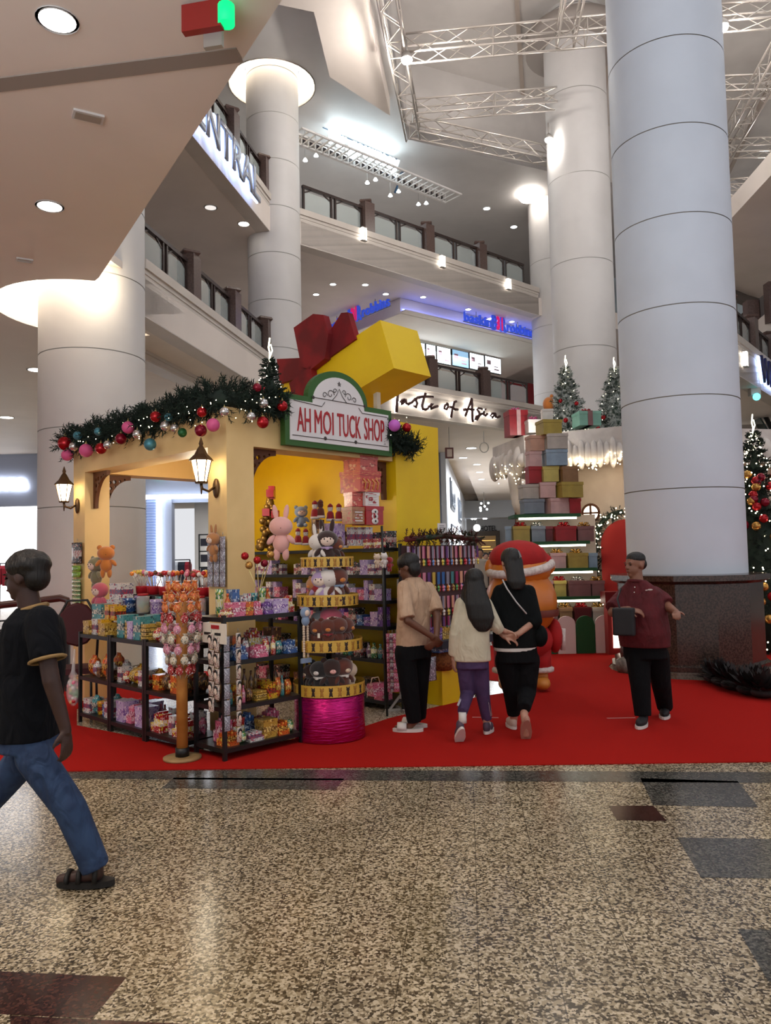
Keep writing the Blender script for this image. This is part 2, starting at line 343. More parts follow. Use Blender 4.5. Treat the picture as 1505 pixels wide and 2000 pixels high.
# downlights
def disc(px, py, z, r, label, m=lampw, name='ceiling_light', group=None):
    p = onz(px, py, z); t = thing(name, label, 'light', (p.x, p.y, z), 0, group)
    f = MB(); f.lathe([(r*1.18, -.012), (r*1.18, .0), (r, .0), (r, -.012)], 20, cap=False); f.build('rim', white, t)
    f = MB(); f.lathe([(r, -.006), (.01, -.006)], 20, cap=False); f.build('diffuser', m, t)
    return t
disc(112, 38, Z2, .13, 'big round ceiling light nearest the camera, top left corner'); disc(97, 402, Z2, .13, 'round ceiling light above the glowing column recess')
for i, (x, y, w) in enumerate(((172, 226, .26), (48, 507, .2))):
    p = onz(x, y, Z2); t = thing('emergency_light', ('larger' if i == 0 else 'smaller')+' flat rectangular emergency light on the soffit '+('between the two round lights' if i == 0 else 'just above the column recess'), 'light', (p.x, p.y, Z2), .5)
    f = MB(); f.box(-w/2, w/2, -w*.28, w*.28, -.02, 0); f.build('frame', white, t)
    f = MB(); f.box(-w/2+.02, w/2-.02, -w*.28+.02, w*.28-.02, -.026, -.02); f.build('lens', mat('lens_off', rgb(150, 135, 122), .3), t)
p = onz(398, 3, Z2); t = thing('exit_sign', 'red hanging sign box with a green corner cut off by the top edge', 'sign', (p.x, p.y, Z2-.02), -.2)
f = MB(); f.box(-.16, .14, -.03, .03, -.2, 0); f.build('panel', mat('sign_red', rgb(140, 28, 22), .5), t)
f = MB(); f.lathe([(.06, -.18), (.06, -.04)], 12, (.17, 0, 0)); f.build('green_lamp', mat('green_glow', (0, .5, .1), emit=(0, .9, .25), strength=1.2), t)
f = MB(); f.box(-.02, .12, .03, .07, -.3, -.1); f.build('bracket', metal_g, t)
for x, y in ((617, 575), (650, 555), (713, 556), (753, 574), (826, 580), (914, 604), (957, 622), (999, 628)):
    disc(x, y, Z3, .09, 'small round ceiling light on the soffit over the ice cream parlour', lampc, group='ceiling lights over the ice cream parlour')
for x, y, z in ((950, 407, Z4), (1003, 443, Z4)): disc(x, y, z-.0, .12, 'small round light on the top ceiling, '+('left' if x < 1000 else 'right')+' one above the far railing', lampc)
for x, y, l in ((411, 405, 'oval ceiling light under the upper left gallery, the unlit one'), (476, 437, 'bright round ceiling light beside the slim column under the upper left gallery')):
    disc(x, y, Z3, .13, l, lampw if x > 450 else mat('lamp_dim', (1, 1, 1), emit=(1, .95, .9), strength=.8))
for i, (x, y) in enumerate(((72, 722), (13, 815))): disc(x, y, Z2, .17, ('upper' if i == 0 else 'lower')+' round ceiling light left of the near left column', lampw)
p = onz(1026, 408, Z4); tag(MB().lathe([(.02, 0), (.3, .12), (.42, .3), (.4, .3)], 24, (p.x-.1, p.y-1.2, Z4-.35)).build('dome_lamp', lampw), 'bowl-shaped lamp glowing beside the head of the far column', 'lamp')
# square wall lights on the upper far fascia
def sconce(P, ang, label, group=None, s=1):
    t = thing('sconce', label, 'wall light', P, ang, group)
    f = MB(); f.box(-.09*s, .09*s, -.1*s, 0, .0, .02); f.box(-.09*s, .09*s, -.1*s, 0, .36*s, .38*s); f.box(-.01, .01, -.11*s, -.1*s, 0, .38*s); f.build('frame', metal_g, t)
    f = MB(); f.box(-.08*s, .08*s, -.09*s, -.005, .02, .36*s); f.build('shade', mat('lamp_soft', (1, 1, 1), emit=(1, .95, .85), strength=5), t)
FA = math.atan2(FU.y, FU.x)
for i, (x, y) in enumerate(((708, 472), (862, 524), (991, 567))):
    P = onp(x, y, F0-FN*.04, FU); sconce(P, FA, ['leftmost', 'middle', 'rightmost'][i]+' of the three lit square wall lights on the far fascia')
# lettered signs
glowb = mat('letter_halo_blue', (.5, .6, 1), emit=(.45, .6, 1), strength=3)
letter_dark = mat('letter_steel', rgb(172, 176, 190), .3, .6)
LA = math.atan2(LU.y, LU.x)
q0, q1 = onp(396, 232, FB+V((.05, 0, 0)), LU), onp(494, 350, FB+V((.05, 0, 0)), LU)
t = thing('fascia_sign', 'tall lit letters on the upper left gallery fascia', 'sign', (q1.x+.04, q1.y, Z3+.02), LA)
lx = -((q1-q0).xy.length); full = abs(lx)*1.5
for dx, m, dy, b in ((0, letter_dark, -.1, .02), (0, glowb, -.03, .07)):
    lettering('letters' if m is letter_dark else 'letter_halo', 'CENTRAL', (-full, dy, .06), 0, full, .72, m, .04, t, b)
# street-side script sign: "Taste of Asia" above the corridor
# ================================================================ SIGNS, TRUSSES, SHOPS FAR BEHIND
def strokes(S_, P, dirv, off, r, m, name, parent):
    f = MB(); n = V((dirv[1], -dirv[0], 0)).normalized()
    for st in S_: f.tube([onp(740+x/5.788, 740+y/5.788, P, dirv)+n*off for x, y in st], r, 6)
    return f.build(name, m, parent)
TA = [[(183,172),(176,270),(170,382)], [(70,165),(180,120),(318,98)],
 [(262,240),(228,250),(212,270),(226,287),(250,275),(275,243),(278,282),(300,292),(335,278)],
 [(335,278),(375,240),(405,215),(388,250),(402,285),(388,325),(365,312)],
 [(497,170),(475,235),(457,310),(468,348),(500,352),(530,335)], [(408,222),(470,206),(582,212)],
 [(530,322),(562,308),(582,287),(560,292),(540,322),(560,342),(600,325),(636,316)],
 [(745,285),(715,308),(710,345),(735,350),(752,318),(745,285)],
 [(846,262),(822,270),(806,330),(794,380),(786,442)], [(766,328),(800,325),(825,350),(862,353)],
 [(1018,228),(990,310),(962,380),(945,425)], [(1018,228),(1022,340),(1030,494)], [(928,356),(985,346),(1046,358)],
 [(1134,346),(1095,338),(1078,352),(1102,385),(1106,420),(1080,466),(1056,462),(1066,438),(1110,412),(1145,396)],
 [(1145,396),(1155,375),(1158,415),(1172,420),(1195,402)], [(1172,348),(1176,354)],
 [(1285,398),(1250,398),(1230,425),(1250,442),(1276,415),(1286,400),(1290,438),(1312,440),(1338,428)]]
PF = F0-FN*.06
t = thing('restaurant_sign', 'dark handwritten script letters with a white halo on the lower far fascia', 'sign', onp(860, 815, PF, FU)); t.location = (0, 0, 0)
strokes(TA, PF, FU, .10, .042, mat('letter_bronze', rgb(70, 34, 32), .4), 'letters', t)
strokes(TA, PF, FU, .04, .026, mat('letter_back_glow', (1, 1, 1), emit=(1, .95, .86), strength=13), 'halo', t)
# hanging parlour signs
blue_l = mat('sign_letter_blue', rgb(50, 80, 200), .4, emit=rgb(60, 90, 220), strength=.5); pink_l = mat('sign_letter_pink', rgb(220, 30, 110), .4, emit=rgb(225, 30, 110), strength=.6)
def parlour(px0, y0, px1, y1, ang, name, lab, P, d):
    a, b = onp(px0, y0, P, d), onp(px1, y1, P, d); L = (b-a).xy.length; z = 9.18; t = thing('parlour_sign', lab, 'sign', (a.x, a.y, z), math.atan2((b-a).y, (b-a).x))
    h = .32
    lettering('blue_letters', 'baskin', (0, 0, .06), 0, L*.38, h, blue_l, .06, t, .02); lettering('blue_initial', 'B', (L*.385, 0, 0), 0, L*.07, .5, blue_l, .06, t, .03)
    lettering('pink_initials', '31', (L*.44, -.02, .02), 0, L*.09, .46, pink_l, .06, t, .03); lettering('blue_initial', 'R', (L*.51, 0, 0), 0, L*.08, .5, blue_l, .06, t, .03)
    lettering('blue_letters', 'robbins', (L*.6, 0, .06), 0, L*.4, h, blue_l, .06, t, .02)
    f = MB(); f.bar((0, .02, .06), (L, .02, .06), .03); [f.bar((L*q, .02, .06), (L*q, .02, Z3-z), .02) for q in (.18, .78)]; f.build('hanger', metal_g, t)
K = onz(781, 581, Z3); Rr = onz(1054, 648, Z3); KU = (Rr-K).normalized(); KU.z = 0; KU.normalize(); KN = V((-KU.y, KU.x, 0))
Lx = onz(640, 668, 9.2); KL = (V((Lx.x, Lx.y, 0))-V((K.x, K.y, 0))).normalized()
parlour(905, 632, 1040, 668, 0, 'a', 'blue and pink hanging parlour sign at the right, under the upper far gallery', K-KN*.35, KU)
P2 = V((K.x, K.y, 0))-V((KL.y, -KL.x, 0))*-.5
parlour(636, 640, 762, 590, 0, 'b', 'blue and pink hanging parlour sign on the left, behind the red bow', V((K.x-.5, K.y-.3, 0)), KL)
R2 = K+KU*8; L2 = V((K.x, K.y, 0))+KL*5
bulk = [(K.x, K.y), (R2.x, R2.y), (R2.x-3, R2.y+8), (L2.x, L2.y+8), (L2.x, L2.y)]
f = MB(); f.prism(bulk, 9.16, Z3-.01); f.build('ceiling_bulkhead', ceilm, kind='structure')
f = MB(); led = mat('led_blue', (.1, .2, 1), emit=(.16, .24, 1), strength=9)
for (a, b, n) in ((V((K.x, K.y, 0)), V((R2.x, R2.y, 0)), -KN), (V((K.x, K.y, 0)), L2, V((KL.y, -KL.x, 0)))):
    f.bar(a+n*.10+V((0, 0, 9.26)), b+n*.10+V((0, 0, 9.26)), .03)
    g = MB(); g.bar(a+n*.12+V((0, 0, 9.2)), b+n*.12+V((0, 0, 9.2)), .26, .05); g.build('trim_6', ceilm, kind='structure')
tag(f.build('led_strip', led), 'blue led strip glowing in the ledge of the parlour bulkhead', 'lamp')
# back walls on the galleries
wall_back = noisy('gallery_wall', rgb(120, 115, 118), rgb(105, 100, 104), 1, .7); wallred = mat('gallery_wall_red', rgb(150, 22, 30), .6)
def wallseg(a, b, z0, z1, m, name, th=.2):
    a, b = V((a[0], a[1], 0)), V((b[0], b[1], 0)); d = b-a; f = MB(); f.M = Matrix.Translation(a) @ Matrix.Rotation(math.atan2(d.y, d.x), 4, 'Z'); f.box(0, d.length, 0, th, z0, z1); return f.build(name, m, kind='structure')
wallseg(F0+FN*13-FU*14, F0+FN*13+FU*40, Z2+.6, Z3, wall_back, 'wall_parlour')
wallseg(F0+FN*15-FU*20, F0+FN*15+FU*40, Z3+.6, Z4, white, 'wall_top')
p = onp(985, 740, F0+FN*5.5, FU); wallseg(p, p+FU*4, Z2+.62, Z3-.5, wallred, 'wall_red')
screens = [mat('screen_white', (.8, .85, .9), .3, emit=(.85, .95, 1), strength=1.6), mat('screen_blue', (.3, .5, .7), .3, emit=(.25, .42, .6), strength=1.0)]
PS = F0+FN*3.3
for i, (x0, x1) in enumerate(((800, 829), (831, 850), (852, 879), (882, 914), (916, 944), (946, 977))):
    yt = 660+(x0-800)*.205; a, b = onp(x0, yt, PS, FU), onp(x1, yt, PS, FU); L = (b-a).xy.length
    t = thing('menu_screen', ['first', 'second', 'third', 'fourth, blue', 'fifth', 'sixth'][i]+' lit menu screen from the left above the parlour counter', 'screen', (a.x, a.y, a.z-.70), FA)
    f = MB(); f.box(0, L, 0, .08, 0, .62); f.build('casing', black, t); f = MB(); f.box(.02, L-.02, -.01, 0, .02, .6)
    f.build('display', screens[1 if i == 3 else 0], t)
    f = MB(); f.box(L*.55, L*.85, -.014, -.01, .12, .17); f.box(L*.55, L*.8, -.014, -.01, .24, .27); f.box(L*.12, L*.35, -.014, -.01, .3, .46); f.build('menu_print', mat('menu_print', rgb(190, 150, 165), .5), t)
f = MB(); a = onp(800, 735, F0+FN*3, FU); f.M = Matrix.Translation((a.x, a.y, Z2+.62)) @ Matrix.Rotation(FA, 4, 'Z'); f.box(0, 5.2, 0, .8, 0, 1.05)
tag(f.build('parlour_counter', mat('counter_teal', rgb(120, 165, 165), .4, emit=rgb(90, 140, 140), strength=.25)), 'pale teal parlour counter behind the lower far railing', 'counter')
light('parlour_light', 'AREA', K+KU*3+KN*2.5+V((0, 0, -.8)), 220, (.95, .97, 1), 4, target=K+KU*3+KN*2.5-V((0, 0, 5)))
# cafe canopy and its lit sign on the top gallery
PC = F0+FN*.85
def pc(x, y, o=0): return onp(x, y, PC-FN*o, FU)
t = thing('cafe_canopy', 'long white trellis canopy with dark slats above the upper far railing', 'canopy', (0, 0, 0))
a0, a1, b0, b1 = pc(560, 262), pc(868, 368), pc(560, 283), pc(868, 388)
za, zb = (a0.z+a1.z)/2, (b0.z+b1.z)/2; L = (a1-a0).xy.length; base = Matrix.Translation((a0.x, a0.y, 0)) @ Matrix.Rotation(FA, 4, 'Z')
f = MB(); f.M = base; f.box(0, L, -.03, .03, za-.06, za); f.box(0, L, -.03, .03, zb, zb+.05); f.box(0, L, -.75, -.7, zb-.02, zb+.03)
nb = 26
for i in range(nb+1): x = L*i/nb; f.box(x-.02, x+.02, -.03, .03, zb, za); f.box(x-.015, x+.015, -.75, 0, zb-.01, zb+.02)
f.build('trellis', mat('canopy_white', rgb(225, 222, 220), .5), t)
f = MB(); f.M = base
for i in range(nb):
    for q in (.28, .6): x = L*(i+q)/nb; f.box(x-.05, x+.05, .05, .09, zb+.04, za-.08)
f.build('slats', mat('canopy_slat', rgb(58, 50, 52), .6), t)
f = MB(); f.M = base; f.box(0, L, .12, .2, zb+.1, za+.02); f.build('beam', ceilm, t)
c0, c1 = pc(641, 262), pc(776, 313)
t = thing('cafe_sign', 'overexposed blue-white letters standing on top of the trellis canopy', 'sign', (c0.x, c0.y, c0.z-.42), FA)
me = lettering('letters', 'Mr.gourmey', (0, 0, 0), 0, (c1-c0).xy.length, .62, mat('letter_cyan', (1, 1, 1), emit=(.75, .93, 1), strength=9), .1, t, .03)
f = MB(); Lc = (c1-c0).xy.length; f.box(-.1, Lc+.2, .06, .09, -.04, 0); f.box(-.1, Lc+.2, .12, .14, .63, .645); f.bar((Lc, .04, .0), (Lc+.7, .5, .6), .05); f.bar((Lc+.7, .5, .6), (Lc+.75, 1, .1), .05); f.build('frame', mat('steel_blue', rgb(60, 90, 120), .4, .4), t)
light('cafe_sign_glow', 'AREA', c0+(c1-c0)*.5+FN*-.5+V((0, 0, .75)), 420, (.6, .85, 1), 4, size_y=.6, target=c0+(c1-c0)*.5+FN*1.5+V((0, 0, 6)))
for i, (x, y) in enumerate(((596, 314), (617, 305), (717, 358), (733, 352), (762, 383), (778, 375), (817, 400), (832, 398))):
    q = onp(x, y, F0+FN*1.5, FU); t = thing('pendant_lamp', 'small white pendant lamp hanging under the trellis canopy', 'lamp', q, 0, 'pendant lamps under the canopy')
    MB().lathe([(.015, .08), (.03, .07), (.07, 0), (.02, -.015)], 12).build('shade', lampc, t); MB().tube([(0, 0, .1), (0, 0, max(.5, Z4-q.z))], .008, 4).build('cord', metal_g, t)
light('cafe_light', 'AREA', F0+FU*3+FN*4+V((0, 0, 13.2)), 120, (.86, .95, 1), 6, size_y=4, rot=(0, 0, 0))
# trusses of the tall opening
trm = mat('truss_aluminium', rgb(205, 196, 188), .35, .55)
def truss(a, b, label, w=.38, st=.5):
    a, b = V(a), V(b); d = (b-a); L = d.length; d.normalize(); s = d.cross(V((0, 0, 1))).normalized()*w/2; u = V((0, 0, w/2)); f = MB()
    cs = [s+u, -s+u, -s-u, s-u]
    for c in cs: f.tube([a+c, b+c], .026, 5)
    n = max(2, int(L/st))
    for i in range(n):
        p, q = a+d*(L*i/n), a+d*(L*(i+1)/n)
        for k in range(4):
            c0, c1 = cs[k], cs[(k+1) % 4]; f.tube([p+(c0 if i % 2 else c1), q+(c1 if i % 2 else c0)], .013, 4, False)
            if i % 4 == 0: f.tube([p+c0, p+c1], .015, 4, False)
    return tag(f.build('lighting_truss', trm), label, 'truss')
ZT = 13.0
tp = lambda x, y, z=ZT: onz(x, y, z)
truss(tp(752, -30), tp(806, 262), 'lighting truss running towards the viewer along the left edge of the ceiling opening')
truss(tp(806, 248), tp(1078, 306), 'lighting truss along the far edge of the ceiling opening')
truss(tp(786, 96), tp(1190, 58), 'nearest cross truss, high up between the bright left spotlight and the big column', .42)
truss(tp(806, 216), tp(1085, 192, 13.2), 'lighting truss crossing the middle of the opening behind the mid column')
truss(tp(1102, 82), tp(1126, -40), 'short steep lighting truss beside the dark disc of the mid column')
truss(tp(1395, 36), tp(1560, 24), 'lighting truss at the top right corner above the bright spotlight')
truss(tp(1395, 172), tp(1560, 166), 'second lighting truss from the top, right of the big column')
truss(tp(1412, 296), tp(1530, 92, 12.6), 'slanting lighting truss right of the big column', .42)
truss(tp(1400, 292), tp(1560, 284), 'third level lighting truss right of the big column, under the slanting one')
truss(tp(1400, 368), tp(1560, 356), 'lowest lighting truss right of the big column')
spotm = mat('spot_glow', (1, 1, 1), emit=(1, .97, .92), strength=30)
def spot(px, py, label, z=12.6, r=.13, power=60, m=None):
    p = onz(px, py, z); t = thing('spotlight', label, 'spotlight', p)
    f = MB(); f.lathe([(r*.3, r*1.4), (r*.9, r*.7), (r, 0)], 14); f.tube([(0, 0, r*1.4), (0, 0, .45)], .02, 5); f.build('housing', metal_g, t)
    f = MB(); f.ell((0, 0, -.02), (r*.95, r*.95, r*.6), 12, 6); f.build('lens', m or spotm, t)
    if power: light('spot_beam', 'POINT', p-V((0, 0, r+.1)), power, (1, .95, .88), .1)
spot(794, 116, 'bright spotlight under the left corner of the ceiling trusses', power=260)
spot(1410, 52, 'brightest spotlight at the upper right beside the big column', power=120)
spot(1494, 368, 'bright spotlight on the lowest truss at the right edge', power=80)
spot(1071, 272, 'bright spotlight beside the mid column, far end of the truss', power=80, r=.11)
cyan = mat('signal_cyan', (0, .6, .7), emit=(.1, .8, .9), strength=4)
# right-hand gallery
G0, G1 = onz(1392, 700, Z2), onz(1505, 772, Z2); G0.z = G1.z = 0; GU = (G1-G0).normalized(); GN = V((-GU.y, GU.x, 0)); GE = G0+GU*14
fascia(G0, GE, Z2-.02, Z2+T2, 'balcony_fascia_right')
f = MB(); f.prism([tuple(G0.xy), tuple(GE.xy), (40, GE.y), (40, 14.5), (12, 14.5)][::1], Z2, Z2+.5) if False else f.prism([tuple(G0.xy), tuple(GE.xy), tuple((GE+GN*5).xy), tuple((G0+GU*4+GN*5).xy), tuple((G0+GN*.5).xy)], Z2, Z2+.5)
f.build('balcony_slab_right', ceilm, kind='structure')
railing(G0, GE, Z2+T2, 7, 'dark balcony railing of the right gallery below the dark staircase', pier_first=False)
P = onp(1452, 718, G0-GN*.04, GU); sconce(P, math.atan2(GU.y, GU.x), 'lit square wall light on the right gallery fascia, left of the lit letters')
q = onp(1477, 748, G0-GN*.03, GU)
t = thing('gallery_sign', 'navy letters with a cool halo cut off by the right edge of the photo', 'sign', (q.x, q.y, Z2+.08), math.atan2(GU.y, GU.x))
lettering('letters', 'WELCOME', (0, -.1, 0), 0, 4.0, .66, mat('letter_navy', rgb(40, 44, 90), .4), .05, t, .02); lettering('letter_halo', 'WELCOME', (0, -.02, 0), 0, 4.0, .66, glowb, .05, t, .08)
z3 = [onz(x, y, Z3) for x, y in ((1395, 462), (1700, 130), (1900, 700), (1430, 568))]; f = MB(); f.prism([tuple(v.xy) for v in z3], Z3, Z3+.5) ; f.build('ceiling_right', ceilm, kind='structure')
f = MB(); a, b = onz(1380, 548, Z3), onz(1600, 640, Z3); f.bar(a+V((0, 0, -.1)), b+V((0, 0, -.1)), .25, .3); f.build('trim_7', mat('edge_brown', rgb(96, 84, 76), .6), kind='structure')
pale = noisy('pale_blue_wall', rgb(176, 190, 198), rgb(190, 200, 206), .6, .7)
wallseg(V((10, 34, 0)), V((38, 20, 0)), 0, Z4, pale, 'wall_right')
# stair flight above the right railing
t = thing('staircase', 'staircase climbing to the right behind the right gallery railing', 'staircase')
sa, sb = at(1438, 668, 21.5), at(1530, 590, 20.5)
f = MB(); f.bar(sa-V((0, 0, .25)), sb-V((0, 0, .25)), .25, .5); f.build('stringer', cream, t)
f = MB(); f.bar(sa+V((0, 0, .2)), sb+V((0, 0, .2)), .1, .75); f.build('stair_railing', darkrail, t)
for q in (.28, .72): f = MB(); pp = sa+(sb-sa)*q; f.box(pp.x-.16, pp.x+.16, pp.y-.3, pp.y, pp.z-.3, pp.z+.8); f.build('pier', pier_m, t)
p = onz(1477, 775, Z2-.25); t = thing('signal_lamp', 'glowing cyan signal lamp under the right gallery', 'lamp', p)
MB().ell((0, 0, 0), .09, 12, 8).build('lens', cyan, t); f = MB(); f.box(-.12, .12, .02, .2, .05, .24); f.build('housing', metal_g, t)
# escalator far right on the ground floor
t = thing('escalator', 'escalator with a black handrail behind the top of the right christmas tree', 'escalator')
ea, eb = at(1474, 838, 24), at(1560, 985, 21)
f = MB(); f.bar(ea, eb, 1.2, .35); f.build('truss_panel', cream, t)
f = MB(); f.tube([ea+V((-.5, .2, .1)), ea+V((-.55, .2, .5)), ea+V((-.2, .1, .75)), ea+V((.2, 0, .7)), eb+V((0, 0, .7))], .07, 6); f.build('handrail', black, t)
f = MB(); f.bar(ea+V((0, 0, .35)), eb+V((0, 0, .35)), .05, .5); f.build('balustrade', mat('dark_glass', rgb(60, 80, 80), .1), t)
# ---------------------------------------------------------------- shops on the ground floor far left
sf = mat('shop_fascia_grey', rgb(160, 168, 190), .5)
YS = 28.0
def sx(px): return at(px, 1090, YS).x
def sz(py, px=200): return at(px, py, YS).z
f = MB()
f.box(-26, sx(430), YS, YS+.3, sz(985), Z2)                      # fascia
f.box(sx(75), sx(288), YS, YS+.3, 0, sz(985)); f.box(sx(318), sx(337), YS-.1, YS+.3, 0, sz(976)); f.box(sx(430), sx(560), YS, YS+.3, 0, Z2)
f.build('wall_shops', sf, kind='structure')
f = MB(); f.box(-26, sx(75), YS+4, YS+4.2, 0, 4.2); f.build('wall_shop_interior', mat('shop_wall_painted_glow', (1, 1, 1), emit=(.97, .98, 1), strength=1.7), kind='structure')  # back wall glows by itself, standing in for the bright light inside the shop
f = MB(); f.box(-26, 2, YS+.3, YS+7, 4.3, 4.5); f.build('ceiling_shops', mat('shop_ceiling', rgb(120, 118, 116), .7), kind='structure')
f = MB(); f.box(sx(300), sx(470), YS+6, YS+6.2, 0, 4.3); f.build('wall_shop_back', mat('shop_backwall', rgb(190, 186, 182), .7), kind='structure')
f = MB(); f.box(sx(338), sx(388), YS+5.6, YS+5.7, .0, 2.4); tag(f.build('light_panel', mat('lightpanel', (1, 1, 1), emit=(1, 1, 1), strength=2.2)), 'white lit display panel inside the shop seen through the kiosk opening', 'display panel')
light('shop_light', 'AREA', (sx(370), YS+3, 4.1), 90, (1, .97, .93), 4, rot=(0, 0, 0))
light('shop_light', 'AREA', (sx(20), YS+2, 4.0), 160, (.95, .97, 1), 4, rot=(0, 0, 0))
light('mall_spill', 'AREA', (-8, 22, 5.2), 520, (.92, .94, 1), 8, size_y=5, rot=(0, 0, 0))
gl = mat('shopfront_frame_glow', (1, 1, 1), emit=(.85, .93, 1), strength=4)
t = thing('shopfront_light_frame', 'glowing white light frame around the shop seen through the kiosk opening', 'light frame')
f = MB(); f.box(sx(287), sx(412), YS-.3, YS-.12, sz(978), sz(970)); f.build('top_strip', gl, t); f = MB(); f.box(sx(310), sx(318), YS-.3, YS-.12, 0, sz(978)); f.build('side_strip', gl, t)
f = MB(); f.box(sx(289), sx(310), YS-.15, YS-.02, 0, sz(978))
for i in range(40): f.box(sx(289), sx(310), YS-.19, YS-.15, .1*i, .1*i+.05)
f.build('ribbed_panel', mat('ribbed_blue', rgb(150, 165, 200), .4, emit=rgb(120, 150, 210), strength=.35), t)
t = thing('shop_sign', 'white glowing rounded letters on the grey shop front at the far left edge', 'sign', (sx(-38), YS-.05, sz(955)), 0)
lettering('letters', 'oma', (0, 0, 0), 0, sx(55)-sx(-38), .48, mat('letter_white', (1, 1, 1), emit=(.95, .97, 1), strength=6), .08, t, .05)
t = thing('shop_sign', 'small white glowing sign with a green clover, above the lit shop frame', 'sign', (sx(303), YS-.05, sz(939)), 0)
f = MB(); [f.ell((.16+.09*math.cos(a), 0, .2+.1*math.sin(a)), (.1, .04, .1), 10, 6) for a in (.8, 2.35, 3.9, 5.5)]; f.build('clover', mat('clover_green', (0, .6, .3), emit=(.15, .85, .55), strength=1.6), t)
f = MB(); f.lathe([(.02, 0), (.25, .0), (.25, .03), (.02, .03)], 20); 
lettering('letters', 'clover', (.42, 0, .12), 0, 1.15, .26, MATS['letter_white'], .05, t, .03)
f = MB(); f.box(-.02, .34, .045, .06, .02, .4); f.build('backing', MATS['letter_white'], t)
# garments and stands in those shops
def rack(px, y0, w, cols, label, Y=YS+1.5, n=6):
    x = at(px, y0, Y).x; t = thing('clothes_rack', label, 'clothes rack', (x, Y, 0))
    f = MB(); f.bar((0, 0, 1.6), (w, 0, 1.6), .04); [f.bar((q, 0, 0), (q, 0, 1.6), .04) for q in (0, w)]; [f.bar((q, -.25, .02), (q, .25, .02), .04) for q in (0, w)]; f.build('frame', black, t)
    for i in range(n):
        f = MB(); xx = w*(i+.5)/n; f.loft_g(xx, random.uniform(.45, .8)); f.build('garment', cols[i % len(cols)], t)
def loft_g(s, x, L): s.rings([[(x-.05, -.2, 1.52), (x+.05, -.2, 1.52), (x+.05, .2, 1.52), (x-.05, .2, 1.52)], [(x-.07, -.28, 1.4), (x+.07, -.28, 1.4), (x+.07, .28, 1.4), (x-.07, .28, 1.4)], [(x-.06, -.26, 1.4-L), (x+.06, -.26, 1.4-L), (x+.06, .26, 1.4-L), (x-.06, .26, 1.4-L)]], True, False)
MB.loft_g = loft_g
reds = [mat('cloth_red', rgb(170, 40, 55), .9), mat('cloth_white', rgb(225, 225, 225), .9), mat('cloth_dark', rgb(50, 50, 60), .9), mat('cloth_teal', rgb(60, 120, 120), .9)]
rack(0, 1100, 1.1, [reds[0], reds[0], reds[1]], 'rack of red and white garments in the bright shop at the far left')
rack(-50, 1100, .8, [reds[2], reds[3], reds[1]], 'rack of dark garments in the bright shop, cut off by the left edge')
rack(330, 1100, .8, [reds[2], reds[0], reds[1], reds[2]], 'short rack of mixed garments in the shop behind the candy shelves')
t = thing('display_stand', 'tall narrow black wire display stand in the shop seen through the kiosk opening', 'display stand', (sx(376), YS+1, 0))
f = MB()
for x in (0, .42): f.bar((x, 0, 0), (x, 0, 2.55), .05)
for z in (2.53, 1.9, 1.3, .6): f.bar((0, 0, z), (.42, 0, z), .05)
f.build('frame', black, t); f = MB(); [f.box(.05, .37, -.02, .02, z, z+.28) for z in (2.1, 1.5, 1.0)]; f.build('goods', reds[2], t)
t = thing('potted_topiary', 'round green topiary beside the black display stand', 'plant', (sx(407), YS+1.2, 0))
f = MB(); f.lathe([(.16, .004), (.2, .5)], 14); f.build('pot', black, t); f = MB(); [f.ell((random.uniform(-.14, .14), random.uniform(-.14, .14), 1.9+random.uniform(-.16, .16)), .15, 8, 6) for _ in range(14)]; f.tube([(0, 0, .5), (0, 0, 1.9)], .02); f.build('foliage', mat('topiary_green', rgb(30, 120, 50), .8), t)
for i, x in enumerate((350, 362, 372, 395)):
    p = at(x, 984-(i % 2)*3, YS+3); p.z = 4.14; t = thing('track_spotlight', 'small track spotlight on the ceiling of the shop behind the kiosk', 'spotlight', p, 0, 'track spotlights in the shop'); MB().lathe([(.05, .16), (.07, 0)], 10).build('housing', black, t); MB().ell((0, 0, 0), (.06, .06, .03), 10, 5).build('lens', lampc, t)
# ---------------------------------------------------------------- corridor to the hotel
cw = mat('corridor_wall', rgb(210, 214, 222), .5)
wallseg((2.2, 30), (6.1, 60), 0, Z2, cw, 'wall_corridor', -.2)
wallseg((sx(540), YS+.2), (2.2, 30.1), 0, Z2, sf, 'wall_back_shops')
wallseg((2.2, 62), (16, 62), 0, Z2, mat('corridor_end', rgb(150, 148, 146), .6), 'wall_corridor_end')
f = MB(); f.box(5.5, 11, 58, 60, 4.3, Z2); f.build('trim_8', cw, kind='structure')
wd = V((3.9, 30, 0)).normalized(); WA = math.atan2(30, 3.9)
for i, (s0, s1, z0, z1) in enumerate(((3, 7, 3.6, 4.9), (12, 16, 3.4, 4.7), (3, 9.5, 0, 2.9), (12, 19, 0, 2.9))):
    t = thing('shop_window', ['near upper', 'far upper', 'near lower', 'far lower'][i]+' window of the bright shop wall along the hotel corridor', 'shop window', (2.2, 30, 0), WA)
    f = MB(); f.box(s0, s1, -.26, -.21, z0, z1); f.M = Matrix.Identity(4); f.build('frame', mat('window_frame_grey', rgb(90, 95, 105), .4), t)
    f = MB(); f.box(s0+.25, s1-.25, -.30, -.26, z0+.12, z1-.12)
    f.build('pane', mat('pane_dark', rgb(90, 100, 115), .2) if i < 2 else mat('pane_lit', (1, 1, 1), emit=(.96, .98, 1), strength=2.2), t)
t = thing('hotel_sign', 'dark letters reading hotel over the dark doorway at the corridor end', 'sign', (at(937, 1037, 61.8).x, 61.8, at(950, 1037, 61.8).z), 0)
lettering('letters', 'HOTEL', (0, 0, 0), 0, 1.35, .42, black, .05, t, .02)
t = thing('hotel_entrance', 'dark bronze doorway with golden lights at the end of the corridor', 'doorway', (at(950, 1090, 61.7).x, 61.6, 0), 0)
